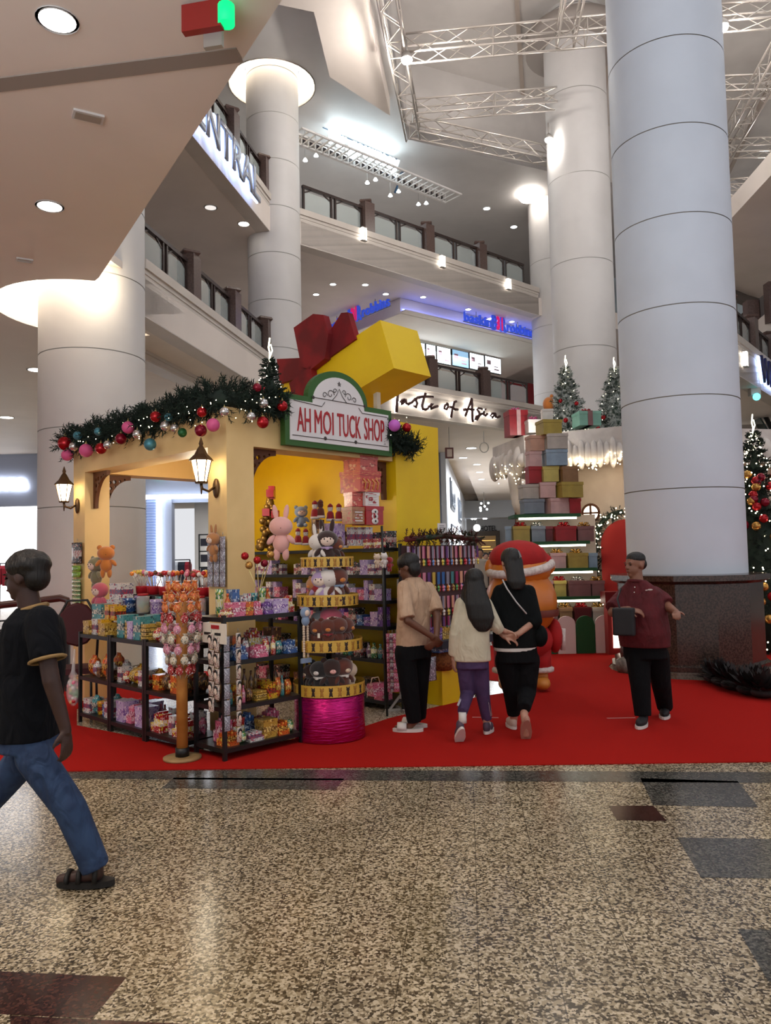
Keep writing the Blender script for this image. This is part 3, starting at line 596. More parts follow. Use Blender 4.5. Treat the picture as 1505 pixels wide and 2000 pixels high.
f = MB(); f.box(-1.1, 1.1, 0, .3, 0, 3.4); f.build('door_panel', mat('bronze_dark', rgb(62, 48, 34), .3, .3), t)
f = MB(); f.box(-.75, .75, -.05, 0, .4, 3.0); f.build('glass_panel', mat('door_glass', rgb(90, 70, 45), .2, emit=rgb(120, 90, 50), strength=.5), t)
f = MB(); [f.box(-.7, .7, -.1, -.05, z, z+.05) for z in (1.2, 1.9, 2.6)]; f.box(-.4, .3, -.1, -.05, 2.1, 2.16); f.build('gold_trim', mat('gold_glow', rgb(220, 170, 80), .3, emit=rgb(240, 190, 100), strength=1.5), t)
t = thing('round_sign', 'round white lit sign hanging left of the hotel letters', 'sign', at(931, 1031, 59)); MB().ell((0, 0, 0), (.27, .08, .27), 20, 10).build('face', MATS['letter_white'], t); MB().tube([(0, 0, .4), (0, 0, 1.6)], .03).build('rod', metal_g, t)
for i, (x, y) in enumerate(((920, 875), (904, 894), (931, 907), (936, 922), (940, 936))): disc(x, y, Z2, .17 if i else .19, ['first and nearest', 'second', 'third', 'fourth', 'fifth'][i]+' ceiling light along the hotel corridor', lampc)
for i, (x, y) in enumerate(((922, 1008), (927, 1012), (945, 1009), (948, 1014))): p = at(x, y, 59); p.z = 4.27; t = tag(MB().ell((p.x, p.y, p.z+.0), (.12, .12, .06), 10, 6).build('corridor_lamp', lampc), 'small lit ceiling lamp above the hotel letters', 'lamp', 'lamps above the hotel letters')
p = at(945, 988, 50); t = thing('chandelier', 'small white cluster lamp hanging in the corridor', 'lamp', p)
f = MB(); [f.ell((random.uniform(-.3, .3), 0, random.uniform(-.35, .35)), .07, 8, 6) for _ in range(7)]; f.build('globes', lampc, t); MB().tube([(0, 0, 0), (0, 0, .9)], .02).build('rod', metal_g, t)
light('corridor_light', 'AREA', (6.5, 38, 5.3), 1900, (.9, .95, 1), 5, size_y=16, rot=(0, 0, 0))
t = thing('hanging_board', 'small brown framed board hanging from the ceiling right of the yellow box', 'sign', at(877, 885, 24), .15)
f = MB(); f.box(-.13, .13, -.03, .03, -.17, .17); f.build('frame', mat('frame_brown', rgb(90, 35, 28), .5), t); f = MB(); f.box(-.08, .08, -.035, -.03, -.12, .12); f.build('face', mat('frame_beige', rgb(200, 180, 165), .6), t); MB().tube([(0, 0, .17), (0, 0, .9)], .01).build('cord', metal_g, t)
t = thing('ceiling_speaker_frame', 'dark round wire ornament under the far fascia right of the corridor lights', 'ornament', at(945, 874, 23)); f = MB(); f.tube([(.13*math.cos(a*.524), 0, .15*math.sin(a*.524)) for a in range(13)], .015, 5); f.tube([(0, 0, .15), (0, 0, .5)], .01); f.build('ring', metal_g, t)
# ---------------------------------------------------------------- railing and chair at the left edge
t = thing('stair_railing', 'brown-topped black railing at the left edge behind the man in black', 'railing')
hr = mat('handrail_brown', rgb(72, 34, 30), .35)
pts = [(-90, 1192), (0, 1182), (70, 1174), (118, 1168), (131, 1172), (133, 1184), (126, 1200), (108, 1216)]
f = MB(); f.tube([at(x, y, 9.6) for x, y in pts], [.045]*4+[.042, .04, .036, .03], 8); f.build('handrail', hr, t)
f = MB()
for yy in (1218, 1236, 1254): f.bar(at(-90, yy, 9.62), at(122, yy-12, 9.62), .02)
for x in (-40, 55, 132): a = at(x, 1200, 9.62); f.bar((a.x, a.y, 0), a, .05)
f.build('bars', black, t)
f = MB(); a, b = at(-120, 1200, 9.7), at(130, 1200, 9.7); f.box(a.x, b.x, 9.7, 9.72, .08, .9); f.build('glass_panel', glass, t)
c = onz(128, 1398, 0); t = thing('banquet_chair', 'maroon padded banquet chair between the left railing and the hanging goods', 'chair', (c.x, c.y+.3, 0), .25)
mar = mat('maroon_pad', rgb(70, 18, 26), .7); f = MB(); f.rings([[(.2*w*math.cos(a*.524), d, .92+.24*h*math.sin(a*.524)) for a in range(12)] for w, h, d in ((.9, .9, -.03), (1, 1, 0), (.9, .9, .04))]); f.build('backrest', mar, t)
f = MB(); f.box(-.21, .21, -.45, -.02, .44, .5); f.build('seat', mar, t)
for sx_ in (-1, 1):
    for yy in (-.42, .02): f = MB(); f.tube([(sx_*.19, yy, .45), (sx_*.2, yy*1.15, 0)], .013); f.build('leg', black, t)
f = MB(); f.tube([(-.19, .02, .45), (-.22, .02, .95), (-.1, .02, 1.18), (.1, .02, 1.18), (.22, .02, .95), (.19, .02, .45)], .014); f.build('back_frame', black, t)
# ================================================================ THE TUCK SHOP KIOSK
C0 = V((-1.426, 6.9, 0)); KA = math.radians(46)
KV, KUU = V((math.cos(KA), math.sin(KA), 0)), V((-math.sin(KA), math.cos(KA), 0))
kl = lambda a, b, z=0: C0+KV*a+KUU*b+V((0, 0, z))
KM = Matrix.Translation(C0) @ Matrix.Rotation(KA, 4, 'Z')
kcream = noisy('kiosk_cream_board', rgb(238, 203, 142), rgb(230, 195, 134), 2, .55)
kyel = noisy('giftbox_yellow', rgb(240, 200, 12), rgb(232, 190, 9), 1.5, .5)
kred = noisy('bow_red_velvet', rgb(132, 10, 20), rgb(104, 6, 14), 3, .8)
brwood = mat('bracket_brown', rgb(96, 52, 24), .6)
kiosk = thing('kiosk', 'cream framed open-corner market kiosk stall on the red carpet', 'kiosk', C0, KA)
BL, BR_, ZB, ZT_ = 3.16, 2.2, 2.64, 2.95
for i, (a, b) in enumerate(((0, 0), (0, BL-.3), (BR_-.3-.0, BL-.3))):
    f = MB(); f.box(a, a+.3, b, b+.3, .009, ZB); f.build('pillar', kcream, kiosk)
f = MB(); f.box(0, .3, 0, BL, ZB, ZT_); f.build('beam', kcream, kiosk)
f = MB(); f.box(.3, BR_-.02, 0, .3, ZB, ZT_); f.build('beam', kcream, kiosk)
f = MB(); f.box(.3, BR_-.02, BL-.3, BL, ZB, ZT_); f.build('beam', kcream, kiosk)
f = MB(); f.box(0, BR_-.02, 0, BL, ZT_, ZT_+.03); f.build('roof_panel', kcream, kiosk)
def bracket(a, b, ax, sg, name='bracket'):
    L, H = .34, .42; f = MB()
    poly = [(0, 0), (L, 0), (L, -.05)]
    for i in range(1, 9): t = i/9*math.pi/2; poly.append((L-.0-(L-.05)*math.sin(t), -.05-(H-.05)*(1-math.cos(t))))
    poly += [(.05, -H), (0, -H)]
    holes = []
    for cx, cz, r in ((.07, -.09, .022), (.13, -.08, .026), (.2, -.07, .018), (.08, -.16, .022), (.07, -.235, .017), (.14, -.135, .014), (.26, -.045, .012)):
        holes.append([(cx+r*math.cos(q*1.047), cz+r*math.sin(q*1.047)) for q in range(6)])
    f.M = Matrix.Translation((a, b, ZB)) @ Matrix.Rotation({('a', 1): 0, ('a', -1): math.pi, ('b', 1): math.pi/2, ('b', -1): -math.pi/2}[(ax, sg)], 4, 'Z')
    f.extr(poly, -.02, .02, holes); f.build(name, brwood, kiosk)
bracket(.3, .12, 'a', 1); bracket(BR_-.02, .12, 'a', -1); bracket(.12, BL-.3, 'b', -1); bracket(.3, BL-.15, 'a', 1)
light('kiosk_light', 'POINT', kl(.8, 1.6, 2.4), 30, (1, .88, .66), .2)
# signboard
def sgn(px, py): return onp(px, py, kl(0, -.06), KV)
s0 = .597; L = 1.475
sign = thing('kiosk_sign', 'white signboard with an arched top, green border and red shop lettering', 'sign', kl(s0, -.03, 2.675), KA)
def signpoly(g):
    W_, H_ = L-g, .5-g; cx, r0 = .70, .41-g; p_ = [(g, g), (W_, g), (W_, H_), (cx+r0+.0, H_)]
    for i in range(1, 24): t = math.pi*i/24; p_.append((cx+r0*math.cos(t), H_-.0+(.31)*math.sin(t)*(1 if g == 0 else .97)))
    return p_+[(cx-r0, H_), (g, H_)]
f = MB(); f.extr(signpoly(0), -.07, 0); f.build('border', mat('sign_green', rgb(48, 92, 34), .5), sign)
f = MB(); f.extr(signpoly(.055), -.078, -.069); f.build('face', mat('sign_white', rgb(228, 222, 222), .5), sign)
sr = mat('sign_letter_red', rgb(170, 30, 38), .5)
x = .14
for w_, ww in (('AH', .17), ('MOI', .25), ('TUCK', .33), ('SHOP', .30)):
    lettering('letters', w_, (x, -.078, .145), 0, ww, .235, sr, .008, sign, .0); x += ww+.052
ink = mat('sign_scroll_ink', rgb(60, 52, 50), .5); f = MB(); y_ = -.082
def curl(cx, cz, r, s, turns=1.2, a0=0): return [(cx+r*(1-i/18)*math.cos(a0+s*i/16*turns*6.28), y_, cz+r*(1-i/18)*math.sin(a0+s*i/16*turns*6.28)) for i in range(15)]
for pts in ([(.1, y_, .44), (.46, y_, .42), (.5, y_, .47)], [(1.4, y_, .42), (1.02, y_, .42), (.97, y_, .47)], [(.08, y_, .1), (1.4, y_, .1)], [(.36, y_, .50), (1.05, y_, .50)],
            [(.6, y_, .50), (.66, y_, .56), (.70, y_, .63), (.74, y_, .56), (.8, y_, .50)], curl(.58, .56, .05, 1), curl(.83, .56, .05, -1, a0=3.14), curl(.5, .54, .035, 1), curl(.91, .54, .035, -1, a0=3.14),
            curl(.64, .60, .03, 1), curl(.77, .60, .03, -1, a0=3.14), [(.7+.025*math.cos(i*1.2566*2+1.57), y_, .68+.025*math.sin(i*1.2566*2+1.57)) for i in range(6)]):
    f.tube(pts, .0035, 4, True, False)
for cx in (.5, .92): f.ell((cx, y_, .105), (.02, .004, .02), 6, 4)
for cx in (.35, 1.06): f.ell((cx, y_, .50), (.018, .004, .018), 6, 4)
f.build('scrollwork', ink, sign)
# giant gift box with its lid lifted
gb = thing('giant_gift_box', 'giant yellow gift box behind the kiosk with tilted lid and dark red bow', 'gift box', C0, KA)
f = MB(); f.box(BR_, BR_+.74, -.03, 3.3, 0.009, 3.09); f.build('box_body', kyel, gb)
aP = BR_-.12; PP = kl(aP, 0)
def lidpt(px, py, a=aP): w = KM.inverted() @ onp(px, py, kl(a, 0), KUU); return w.y, w.z    # (b, z)
A1, A2, A3 = lidpt(518, 774), lidpt(742, 625), lidpt(769, 719)
e1 = V((A1[0]-A2[0], A1[1]-A2[1])); pr = V((A3[0]-A2[0], A3[1]-A2[1]))
def quad_extr(pts, a0, a1):        # pts (b,z); extruded along a
    f = MB(); M0 = Matrix(((0, 0, 1, 0), (1, 0, 0, 0), (0, 1, 0, 0), (0, 0, 0, 1))); f.M = M0; f.prism(pts, a0, a1); return f
lid = [tuple(V(A2)), tuple(V(A2)+e1*1.0), tuple(V(A2)+e1+pr), tuple(V(A2)+pr)]
quad_extr(lid, aP, aP+.62).build('lid', kyel, gb)
bow = [([(573, 640), (611, 613), (631, 615), (641, 651), (634, 700), (606, 722), (588, 716)], -.10, -.01), ([(641, 651), (666, 611), (679, 610), (694, 662), (640, 700), (606, 722)], -.03, .05),
       ([(540, 701), (588, 699), (608, 719), (584, 738), (545, 749)], -.06, .04), ([(564, 748), (606, 715), (612, 760), (602, 790), (574, 792)], -.1, -.01)]
for pts, d0, d1 in bow:
    q = [lidpt(x, y, aP+d0) for x, y in pts]; quad_extr(q, aP+d0, aP+d1).build('bow_loop', kred, gb)
t0 = kl(aP+.25, -.0); f = MB(); pw = KM.inverted() @ onp(734, 745, kl(aP+.3, 0), KUU); f.box(aP+.28, aP+.34, pw.y-.03, pw.y+.03, 3.09, pw.z+.1); f.build('support_post', mat('post_white', rgb(225, 220, 210), .5), gb)
# wall lanterns
bronze = mat('lantern_bronze', rgb(92, 66, 40), .4, .6); lglass = mat('lantern_glow', (1, .9, .7), .4, emit=(1, .84, .55), strength=11)
def lantern(P, ang, label):
    t = thing('lantern', label, 'lantern', P, ang); t.scale = (1.3, 1.3, 1.3)
    f = MB(); f.ell((0, -.012, -.14), (.035, .016, .07), 12, 8); f.build('mount', bronze, t)
    f = MB(); f.tube([(0, -.02, -.13), (0, -.07, -.165), (0, -.12, -.15), (0, -.13, -.12)], .009, 6); f.tube([(0, -.13, -.19), (0, -.13, -.1)], [.004, .012], 6); f.build('arm', bronze, t)
    f = MB(); f.lathe([(.035, -.1), (.066, .05)], 6, (0, -.13, 0), False); f.build('glass', lglass, t)
    f = MB(); f.lathe([(.085, .045), (.075, .06), (.045, .09), (.025, .13), (.012, .15), (.016, .165), (.002, .21)], 6, (0, -.13, 0), False)
    f.lathe([(.04, -.115), (.045, -.1)], 6, (0, -.13, 0), False)
    for k in range(6): a = k*1.0472; f.bar((.036*math.cos(a), -.13+.036*math.sin(a), -.1), (.069*math.cos(a), -.13+.069*math.sin(a), .05), .006)
    f.build('frame', bronze, t)
    w = t.location+Matrix.Rotation(ang, 3, 'Z') @ V((0, -.13, -.0)); light('lantern_light', 'POINT', w+V((0, 0, -.02))+Matrix.Rotation(ang, 3, 'Z') @ V((0, -.1, 0)), 5, (1, .8, .5), .04)
p = onp(424, 915, C0, KUU); lantern(p, KA-math.pi/2, 'larger lit bronze wall lantern on the corner pillar of the kiosk')
p = onp(153, 958, C0, KUU); lantern(p, KA-math.pi/2, 'smaller lit bronze wall lantern on the left pillar of the kiosk')
# ---------------------------------------------------------------- evergreen foliage, garlands and trees
pine = noisy('pine_needles', rgb(28, 46, 34), rgb(16, 30, 22), 9, .8); snowy = noisy('pine_snow', rgb(60, 78, 66), rgb(206, 210, 205), 14, .9, lo=.42, hi=.58)
fairy = mat('fairy_light', (1, .9, .7), emit=(1, .86, .58), strength=14)
def tips(f, P, d, L, n=9, w=.006):
    d = d.normalized(); s = d.orthogonal().normalized(); t_ = d.cross(s)
    f.bar(P, P+d*L, w*.8)
    for i in range(n):
        q = (i+.5)/n; a = i*2.4; o = s*math.cos(a)+t_*math.sin(a); b = P+d*L*q; e = b+(o*.75+d*.65)*L*(.42 if q < .8 else .3); side = o.cross(d)*w
        f.add([b-side, b+side, e], [(0, 1, 2)], False); f.add([b-d*w, b+d*w, e], [(0, 1, 2)], False)
def garland(path, r, n, label, L=.09, name='garland', m=None, droop=.0):
    f = MB(); pts = [V(p) for p in path]; seg = [(pts[i+1]-pts[i]).length for i in range(len(pts)-1)]; T = sum(seg)
    f.tube(pts, r*.42, 8)
    def P(u):
        u *= T
        for i, s_ in enumerate(seg):
            if u <= s_ or i == len(seg)-1: return pts[i]+(pts[i+1]-pts[i])*(u/s_), (pts[i+1]-pts[i]).normalized()
            u -= s_
    for i in range(n):
        p, t_ = P(random.random()); a = random.uniform(0, 6.283); s = t_.orthogonal().normalized(); s2 = t_.cross(s); o = s*math.cos(a)+s2*math.sin(a)
        q = random.random()**.6; tips(f, p+o*r*q*.6, o*.8+t_*random.uniform(-.7, .7)+V((0, 0, .1)), L*random.uniform(.7, 1.25))
    o_ = f.build(name, m or pine); tag(o_, label, 'garland'); return P
def glints(name, pts, r, parent=None, m=None):
    f = MB()
    for p in pts: f.ell(p, r, 6, 4)
    return f.build(name, m or fairy, parent)
BC = {'red': mat('bauble_red', rgb(170, 18, 28), .22, .5), 'pink': mat('bauble_pink', rgb(215, 88, 140), .6), 'silver': mat('bauble_silver', rgb(205, 200, 198), .18, .8), 'teal': mat('bauble_teal', rgb(70, 130, 145), .35, .4), 'green': mat('bauble_green', rgb(30, 90, 45), .4, .4),
      'gold': mat('bauble_gold', rgb(190, 140, 70), .25, .7), 'crimson': mat('bauble_crimson', rgb(130, 10, 38), .25, .4), 'purple': mat('bauble_orchid', rgb(196, 100, 196), .5)}
capm = mat('bauble_cap', rgb(200, 180, 120), .3, .8)
def bauble(P, r, c, label, group=None):
    t = thing('bauble', label, 'christmas ornament', P, 0, group)
    MB().ell((0, 0, 0), r, 16, 10).build('ball', BC[c], t); f = MB(); f.lathe([(r*.2, r*.96), (r*.2, r*1.15)], 8); f.tube([(0, 0, r*1.1), (0, 0, r*1.5)], .003, 4); f.build('cap', capm, t)
    return t
zt = ZT_+.09
gp = [kl(-.02, BL+.14, zt-.03), kl(.0, 1.9, zt), kl(.0, 1.0, zt), kl(-.05, 0, zt+.02), kl(.3, -.05, zt), kl(.62, -.05, zt+.02)]
garland(gp, .17, 1500, 'long pine garland with coloured baubles along the top of the kiosk beam', .13)
garland([kl(2.0, -.08, zt-.12), kl(2.45, -.12, zt-.25)], .11, 220, 'short pine garland end hanging right of the shop sign', .12)
pl = lambda x, y, o=.16: onp(x, y, kl(-o, 0), KUU)
BB = [(127, 866, 14, 'red'), (131, 889, 11, 'pink'), (144, 872, 9, 'silver'), (168, 880, 13, 'pink'), (197, 876, 11, 'red'), (211, 869, 9, 'silver'), (236, 857, 11, 'crimson'), (152, 851, 9, 'teal'), (192, 843, 8, 'teal'), (250, 835, 12, 'pink'),
      (268, 848, 9, 'silver'), (293, 868, 12, 'teal'), (304, 814, 11, 'red'), (323, 832, 10, 'silver'), (329, 815, 8, 'teal'), (341, 836, 8, 'silver'), (356, 845, 9, 'green'), (392, 841, 12, 'crimson'), (416, 830, 13, 'pink'), (394, 805, 10, 'red'), (438, 804, 9, 'silver')]
num = ['first', 'second', 'third', 'fourth', 'fifth', 'sixth', 'seventh', 'eighth', 'ninth', 'tenth', 'eleventh', 'twelfth', 'thirteenth', 'fourteenth', 'fifteenth', 'sixteenth', 'seventeenth', 'eighteenth', 'nineteenth', 'twentieth', 'twenty-first']
cn = {}
for x, y, r, c in sorted(BB):
    P = pl(x, y); i = cn.get(c, 0); cn[c] = i+1
    bauble(P, r/1500*P.y*1.02, c, f'{c} bauble on the left side garland, {num[i]} {c} one from the left end')
for x, y, r, c, l in ((490, 813, 9, 'silver', 'silver bauble on the garland just right of the kiosk corner'), (513, 825, 12, 'red', 'large red bauble hanging low left of the shop sign'), (514, 788, 10, 'silver', 'silver bauble above the large red one left of the shop sign'), (551, 793, 11, 'red', 'red bauble overlapping the top left corner of the shop sign'), (770, 831, 12, 'purple', 'orchid purple bauble right of the shop sign'), (794, 835, 9, 'red', 'small red bauble on the garland end right of the shop sign'), (502, 757, 9, 'crimson', 'dark red bauble at the left foot of the little kiosk tree')):
    P = onp(x, y, kl(0, -.2), KV); bauble(P, r/1500*P.y, c, l)
lp = [pl(random.uniform(125, 440), 0, .17) for _ in range(0)]
pts = []
for i in range(46):
    x = random.uniform(128, 445); y = 872-(x-128)*.23+random.uniform(-24, 20); pts.append(pl(x, y, random.uniform(.12, .2)))
for i in range(16): pts.append(onp(random.uniform(450, 548), random.uniform(775, 830), kl(0, -.2), KV))
for i in range(7): pts.append(onp(random.uniform(760, 800), random.uniform(815, 850), kl(0, -.2), KV))
o = glints('fairy_lights', pts, .0042); o['kind'] = 'stuff'; o['label'] = 'tiny fairy lights scattered through the kiosk garland'; o['category'] = 'fairy lights'
def tree(P, h, r, label, m=pine, nb=900, lights=120, balls=(), L=.16, star=.25, trunk=.0, lr=.008, name='christmas_tree', half=None):
    t = thing(name, label, 'christmas tree', P); f = MB(); f.tube([(0, 0, 0), (0, 0, h*.95)], [.035, .008], 6); f.build('trunk', mat('bark', rgb(60, 42, 30), .8), t)
    f = MB(); pts = []
    for i in range(nb):
        q = random.random()**1.3; z = h*(trunk+(1-trunk)*q); R = r*(1-q)**.9*(.75+.25*math.sin(z*22))+.02; a = random.uniform(0, 6.283)
        d = V((math.cos(a), math.sin(a), random.uniform(-.1, .5))); k = random.uniform(.35, 1); tips(f, V((R*k*d.x, R*k*d.y, z)), d, L*random.uniform(.7, 1.2)*(1-.55*q), 9, .008)
    f.lathe([(r*.55, h*trunk+.05), (r*.3, h*.5), (.01, h*.93)], 12, smooth=True)
    f.build('foliage', m, t)
    for i in range(lights):
        q = random.random()**1.4; z = h*(trunk+(1-trunk)*q); R = r*(1-q)*1.1+.03; a = random.uniform(0, 6.283); pts.append((R*math.cos(a), R*math.sin(a), z))
    if lights: glints('string_lights', pts, lr, t)['kind'] = 'stuff'
    if star:
        f = MB(); s = star
        f.tube([(0, 0, h*.95), (.02*s, 0, h+.35*s), (-.05*s, 0, h+.7*s), (.03*s, 0, h+1.3*s)], [.03*s+.004]*4, 5); f.tube([(.02*s, 0, h+.1*s), (.18*s, 0, h+.5*s), (.08*s, 0, h+.9*s)], .02*s+.004, 5)
        f.build('star_topper', mat('topper_glow', (1, 1, .8), emit=(1, .95, .7), strength=4), t)
    for i, (q, a, rr, c) in enumerate(balls):
        R = r*(1-q)*1.02+.02; MB().ell((R*math.cos(a), R*math.sin(a), h*(trunk+(1-trunk)*q)), rr, 12, 8).build('ball', BC[c], t)
    return t
tp_ = kl(.45, .55, ZT_+.03); tp_ = at(528, 860, 8.0); tp_.z = ZT_+.03
tree(tp_, .72, .23, 'little lit christmas tree standing on the kiosk roof behind the garland', nb=420, lights=46, L=.1, star=.17, lr=.006, balls=[(.25, 4.0, .045, 'red'), (.1, 3.6, .05, 'crimson'), (.3, 5.2, .035, 'red'), (.5, 4.4, .03, 'red')])
# ================================================================ SHELVES AND GOODS
def pack(name, c1, c2, c3, sc=3.0, rough=.35, band=False):
    """printed wrapper: bands of colour, a motif and speckle of small print"""
    m = mat('print_'+name, c1, rough, coat=.25); tc = N(m, 'ShaderNodeTexCoord'); v = N(m, 'ShaderNodeTexVoronoi', Scale=sc); Lk(m, tc, 'Generated', v, 'Vector')
    n = N(m, 'ShaderNodeTexNoise', Scale=sc*2.2, Detail=3); Lk(m, tc, 'Generated', n, 'Vector')
    r1 = ramp(m, [(0, c2), (.28, c2), (.34, c1), (1, c1)]); Lk(m, v, 'Distance', r1, 'Fac'); r2 = ramp(m, [(0, (0, 0, 0)), (.56, (0, 0, 0)), (.6, (1, 1, 1))]); Lk(m, n, 'Fac', r2, 'Fac')
    mx = N(m, 'ShaderNodeMix', data_type='RGBA'); m.node_tree.links.new(r2.outputs[0], mx.inputs[0]); m.node_tree.links.new(r1.outputs[0], mx.inputs[6]); mx.inputs[7].default_value = (*c3, 1)
    sx_ = N(m, 'ShaderNodeSeparateXYZ'); Lk(m, tc, 'Generated', sx_, 'Vector'); mp = N(m, 'ShaderNodeMapping'); mp.inputs['Scale'].default_value = (15, 15, 6); Lk(m, tc, 'Generated', mp, 'Vector')
    nl = N(m, 'ShaderNodeTexNoise', Scale=1, Detail=1); Lk(m, mp, 'Vector', nl, 'Vector'); rl = ramp(m, [(0, c3), (.5, c3), (.53, c2), (1, c2)]); Lk(m, nl, 'Fac', rl, 'Fac')
    rb = ramp(m, [(0, (0, 0, 0)), (.33, (1, 1, 1)), (.62, (0, 0, 0))], 'CONSTANT'); Lk(m, sx_, 'Z', rb, 'Fac'); m2 = N(m, 'ShaderNodeMix', data_type='RGBA'); m.node_tree.links.new(rb.outputs[0], m2.inputs[0]); m.node_tree.links.new(mx.outputs[2], m2.inputs[6]); m.node_tree.links.new(rl.outputs[0], m2.inputs[7])
    m.node_tree.links.new(m2.outputs[2] if band else mx.outputs[2], bs(m).inputs['Base Color']); return m
PK = {n: pack(n.replace(' ', '_'), rgb(*a), rgb(*b), rgb(*c), 4.2, band=True) for n, a, b, c in (
    ('red', (170, 25, 30), (230, 200, 60), (240, 235, 230)), ('pink', (225, 120, 150), (250, 230, 235), (170, 40, 90)), ('yellow', (220, 170, 40), (190, 40, 30), (80, 50, 30)),
    ('blue', (60, 100, 160), (210, 225, 240), (30, 50, 110)), ('purple', (120, 80, 160), (220, 200, 230), (60, 30, 90)), ('green', (60, 130, 70), (220, 210, 80), (240, 240, 230)),
    ('orange', (220, 100, 35), (250, 210, 90), (120, 40, 20)), ('white', (225, 220, 215), (180, 60, 80), (90, 90, 120)), ('brown', (95, 55, 35), (200, 150, 80), (40, 22, 15)),
    ('teal', (70, 145, 150), (230, 220, 200), (30, 70, 80)), ('lilac', (195, 175, 215), (240, 225, 240), (130, 90, 170)), ('gold', (190, 150, 60), (235, 205, 120), (110, 75, 25)), ('black', (30, 28, 32), (160, 40, 40), (200, 190, 180)))}
clearp = mat('clear_plastic', (.9, .92, .95), .12, alpha=.32, spec=.7)
_mc = {}
def mesh_of(key, fn):
    if key not in _mc:
        o = fn().build('m', [black]); me = o.data; bpy.data.objects.remove(o); me.name = key[0]; _mc[key] = me
    return _mc[key]
def m_carton(w, d, h):
    f = MB(); e = min(w, d, h)*.06; f.box(-w/2, w/2, -d/2, d/2, 0, h-e); f.box(-w/2-e*.4, w/2+e*.4, -d/2-e*.4, d/2+e*.4, h-e*3, h); return f
def m_pouch(w, d, h):
    f = MB(); R = []
    for z, k, t in ((0, 1, .12), (.06, .98, .2), (.25, .94, .9), (.5, .92, 1), (.75, .94, .85), (.93, .98, .2), (1, 1, .1)):
        R.append([(w/2*k*x, d/2*t*y, h*z) for x, y in ((-1, 0), (-.6, -.85), (0, -1), (.6, -.85), (1, 0), (.6, .85), (0, 1), (-.6, .85))])
    f.rings(R, True, True); return f
def m_bottle(w, d, h):
    f = MB(); f.lathe([(w*.42, 0), (w*.46, h*.05), (w*.46, h*.6), (w*.2, h*.78), (w*.17, h*.86), (w*.2, h*.87), (w*.2, h)], 12); return f
def m_tub(w, d, h):
    f = MB(); f.lathe([(w*.4, 0), (w*.47, h*.1), (w*.47, h*.8), (w*.5, h*.82), (w*.5, h), (w*.1, h*1.0)], 16); return f
def m_tray(w, d, h):      # open display carton holding upright sachets
    f = MB(); f.box(-w/2, w/2, -d/2, d/2, 0, h*.45)
    n = max(3, int(w/.03))
    for i in range(n): x = -w/2+w*(i+.5)/n; f.box(x-w/n*.4, x+w/n*.4, -d*.3, d*.3, h*.3, h*(.85+.15*((i*7) % 3)/2))
    return f
def m_stack(w, d, h):
    f = MB(); n = 4
    for i in range(n): s = .96 if i % 2 else 1; f.box(-w/2*s, w/2*s, -d/2*s, d/2*s, h*i/n+.001, h*(i+.85)/n)
    return f
KF = {'carton': m_carton, 'pouch': m_pouch, 'bottle': m_bottle, 'tub': m_tub, 'display tray': m_tray, 'stack of slim packs': m_stack}
KNAME = {'carton': 'carton', 'pouch': 'snack_pouch', 'bottle': 'bottle', 'tub': 'tub', 'display tray': 'display_tray', 'stack of slim packs': 'pack_stack'}
def item(kind, col, w, d, h, P, rz, label, group=None):
    w, d, h = round(w, 2), round(d, 2), round(h, 2); me = mesh_of((kind, w, d, h), lambda: KF[kind](w, d, h))
    key = ('c', kind, w, d, h, col)
    if key not in _mc: m2 = me.copy(); m2.materials.clear(); m2.materials.append(PK[col]); _mc[key] = m2
    o = link(KNAME[kind], _mc[key], None, P, rz); tag(o, label, 'sweets' if kind != 'bottle' else 'bottle', group); return o
num += ['twenty-second', 'twenty-third', 'twenty-fourth'] if len(num) < 22 else []
def row(origin, dirv, ang, length, specs, place, side='left', depth=.14, jit=.02):
    """set one item beside the next along a shelf"""
    x = .01; i = 0; dirv = V(dirv).normalized()
    while x < length-.05:
        kind, col, w, h = specs[i % len(specs)]; w *= random.uniform(.68, .86); h *= random.uniform(.9, 1.1)
        if x+w > length: break
        P = V(origin)+dirv*(x+w/2); P += V((math.cos(ang+math.pi/2), math.sin(ang+math.pi/2), 0))*random.uniform(-jit, jit)
        nth = num[i] if i < len(num) else None
        if nth is None: break
        item(kind, col, w, min(depth, w*1.3), h, P, ang+random.uniform(-.06, .06), f'{col} {kind}, {nth} from the {side}, {place}'); x += w+.008; i += 1
def sp(s):      # compact specs: "kind-colour-width-height"
    K_ = {'c': 'carton', 'p': 'pouch', 'b': 'bottle', 't': 'tub', 'd': 'display tray', 's': 'stack of slim packs'}; out = []
    for q in s.split(): a, c, w, h = q.split('-'); out.append((K_[a], c, float(w)/100, float(h)/100))
    return out
def rack_frame(name, a0, a1, b0, b1, zs, H, label, cat='shelf', open_side=True, top=True):
    t = thing(name, label, cat, C0, KA)
    for a, b in ((a0, b0), (a1, b0), (a0, b1), (a1, b1)):
        f = MB(); f.box(a-.015, a+.015, b-.015, b+.015, 0.003, H); f.build('post', black, t)
    for z in zs:
        f = MB(); f.box(a0-.012, a1+.012, b0-.012, b1+.012, z-.035, z); f.build('shelf_board', black, t)
    return t
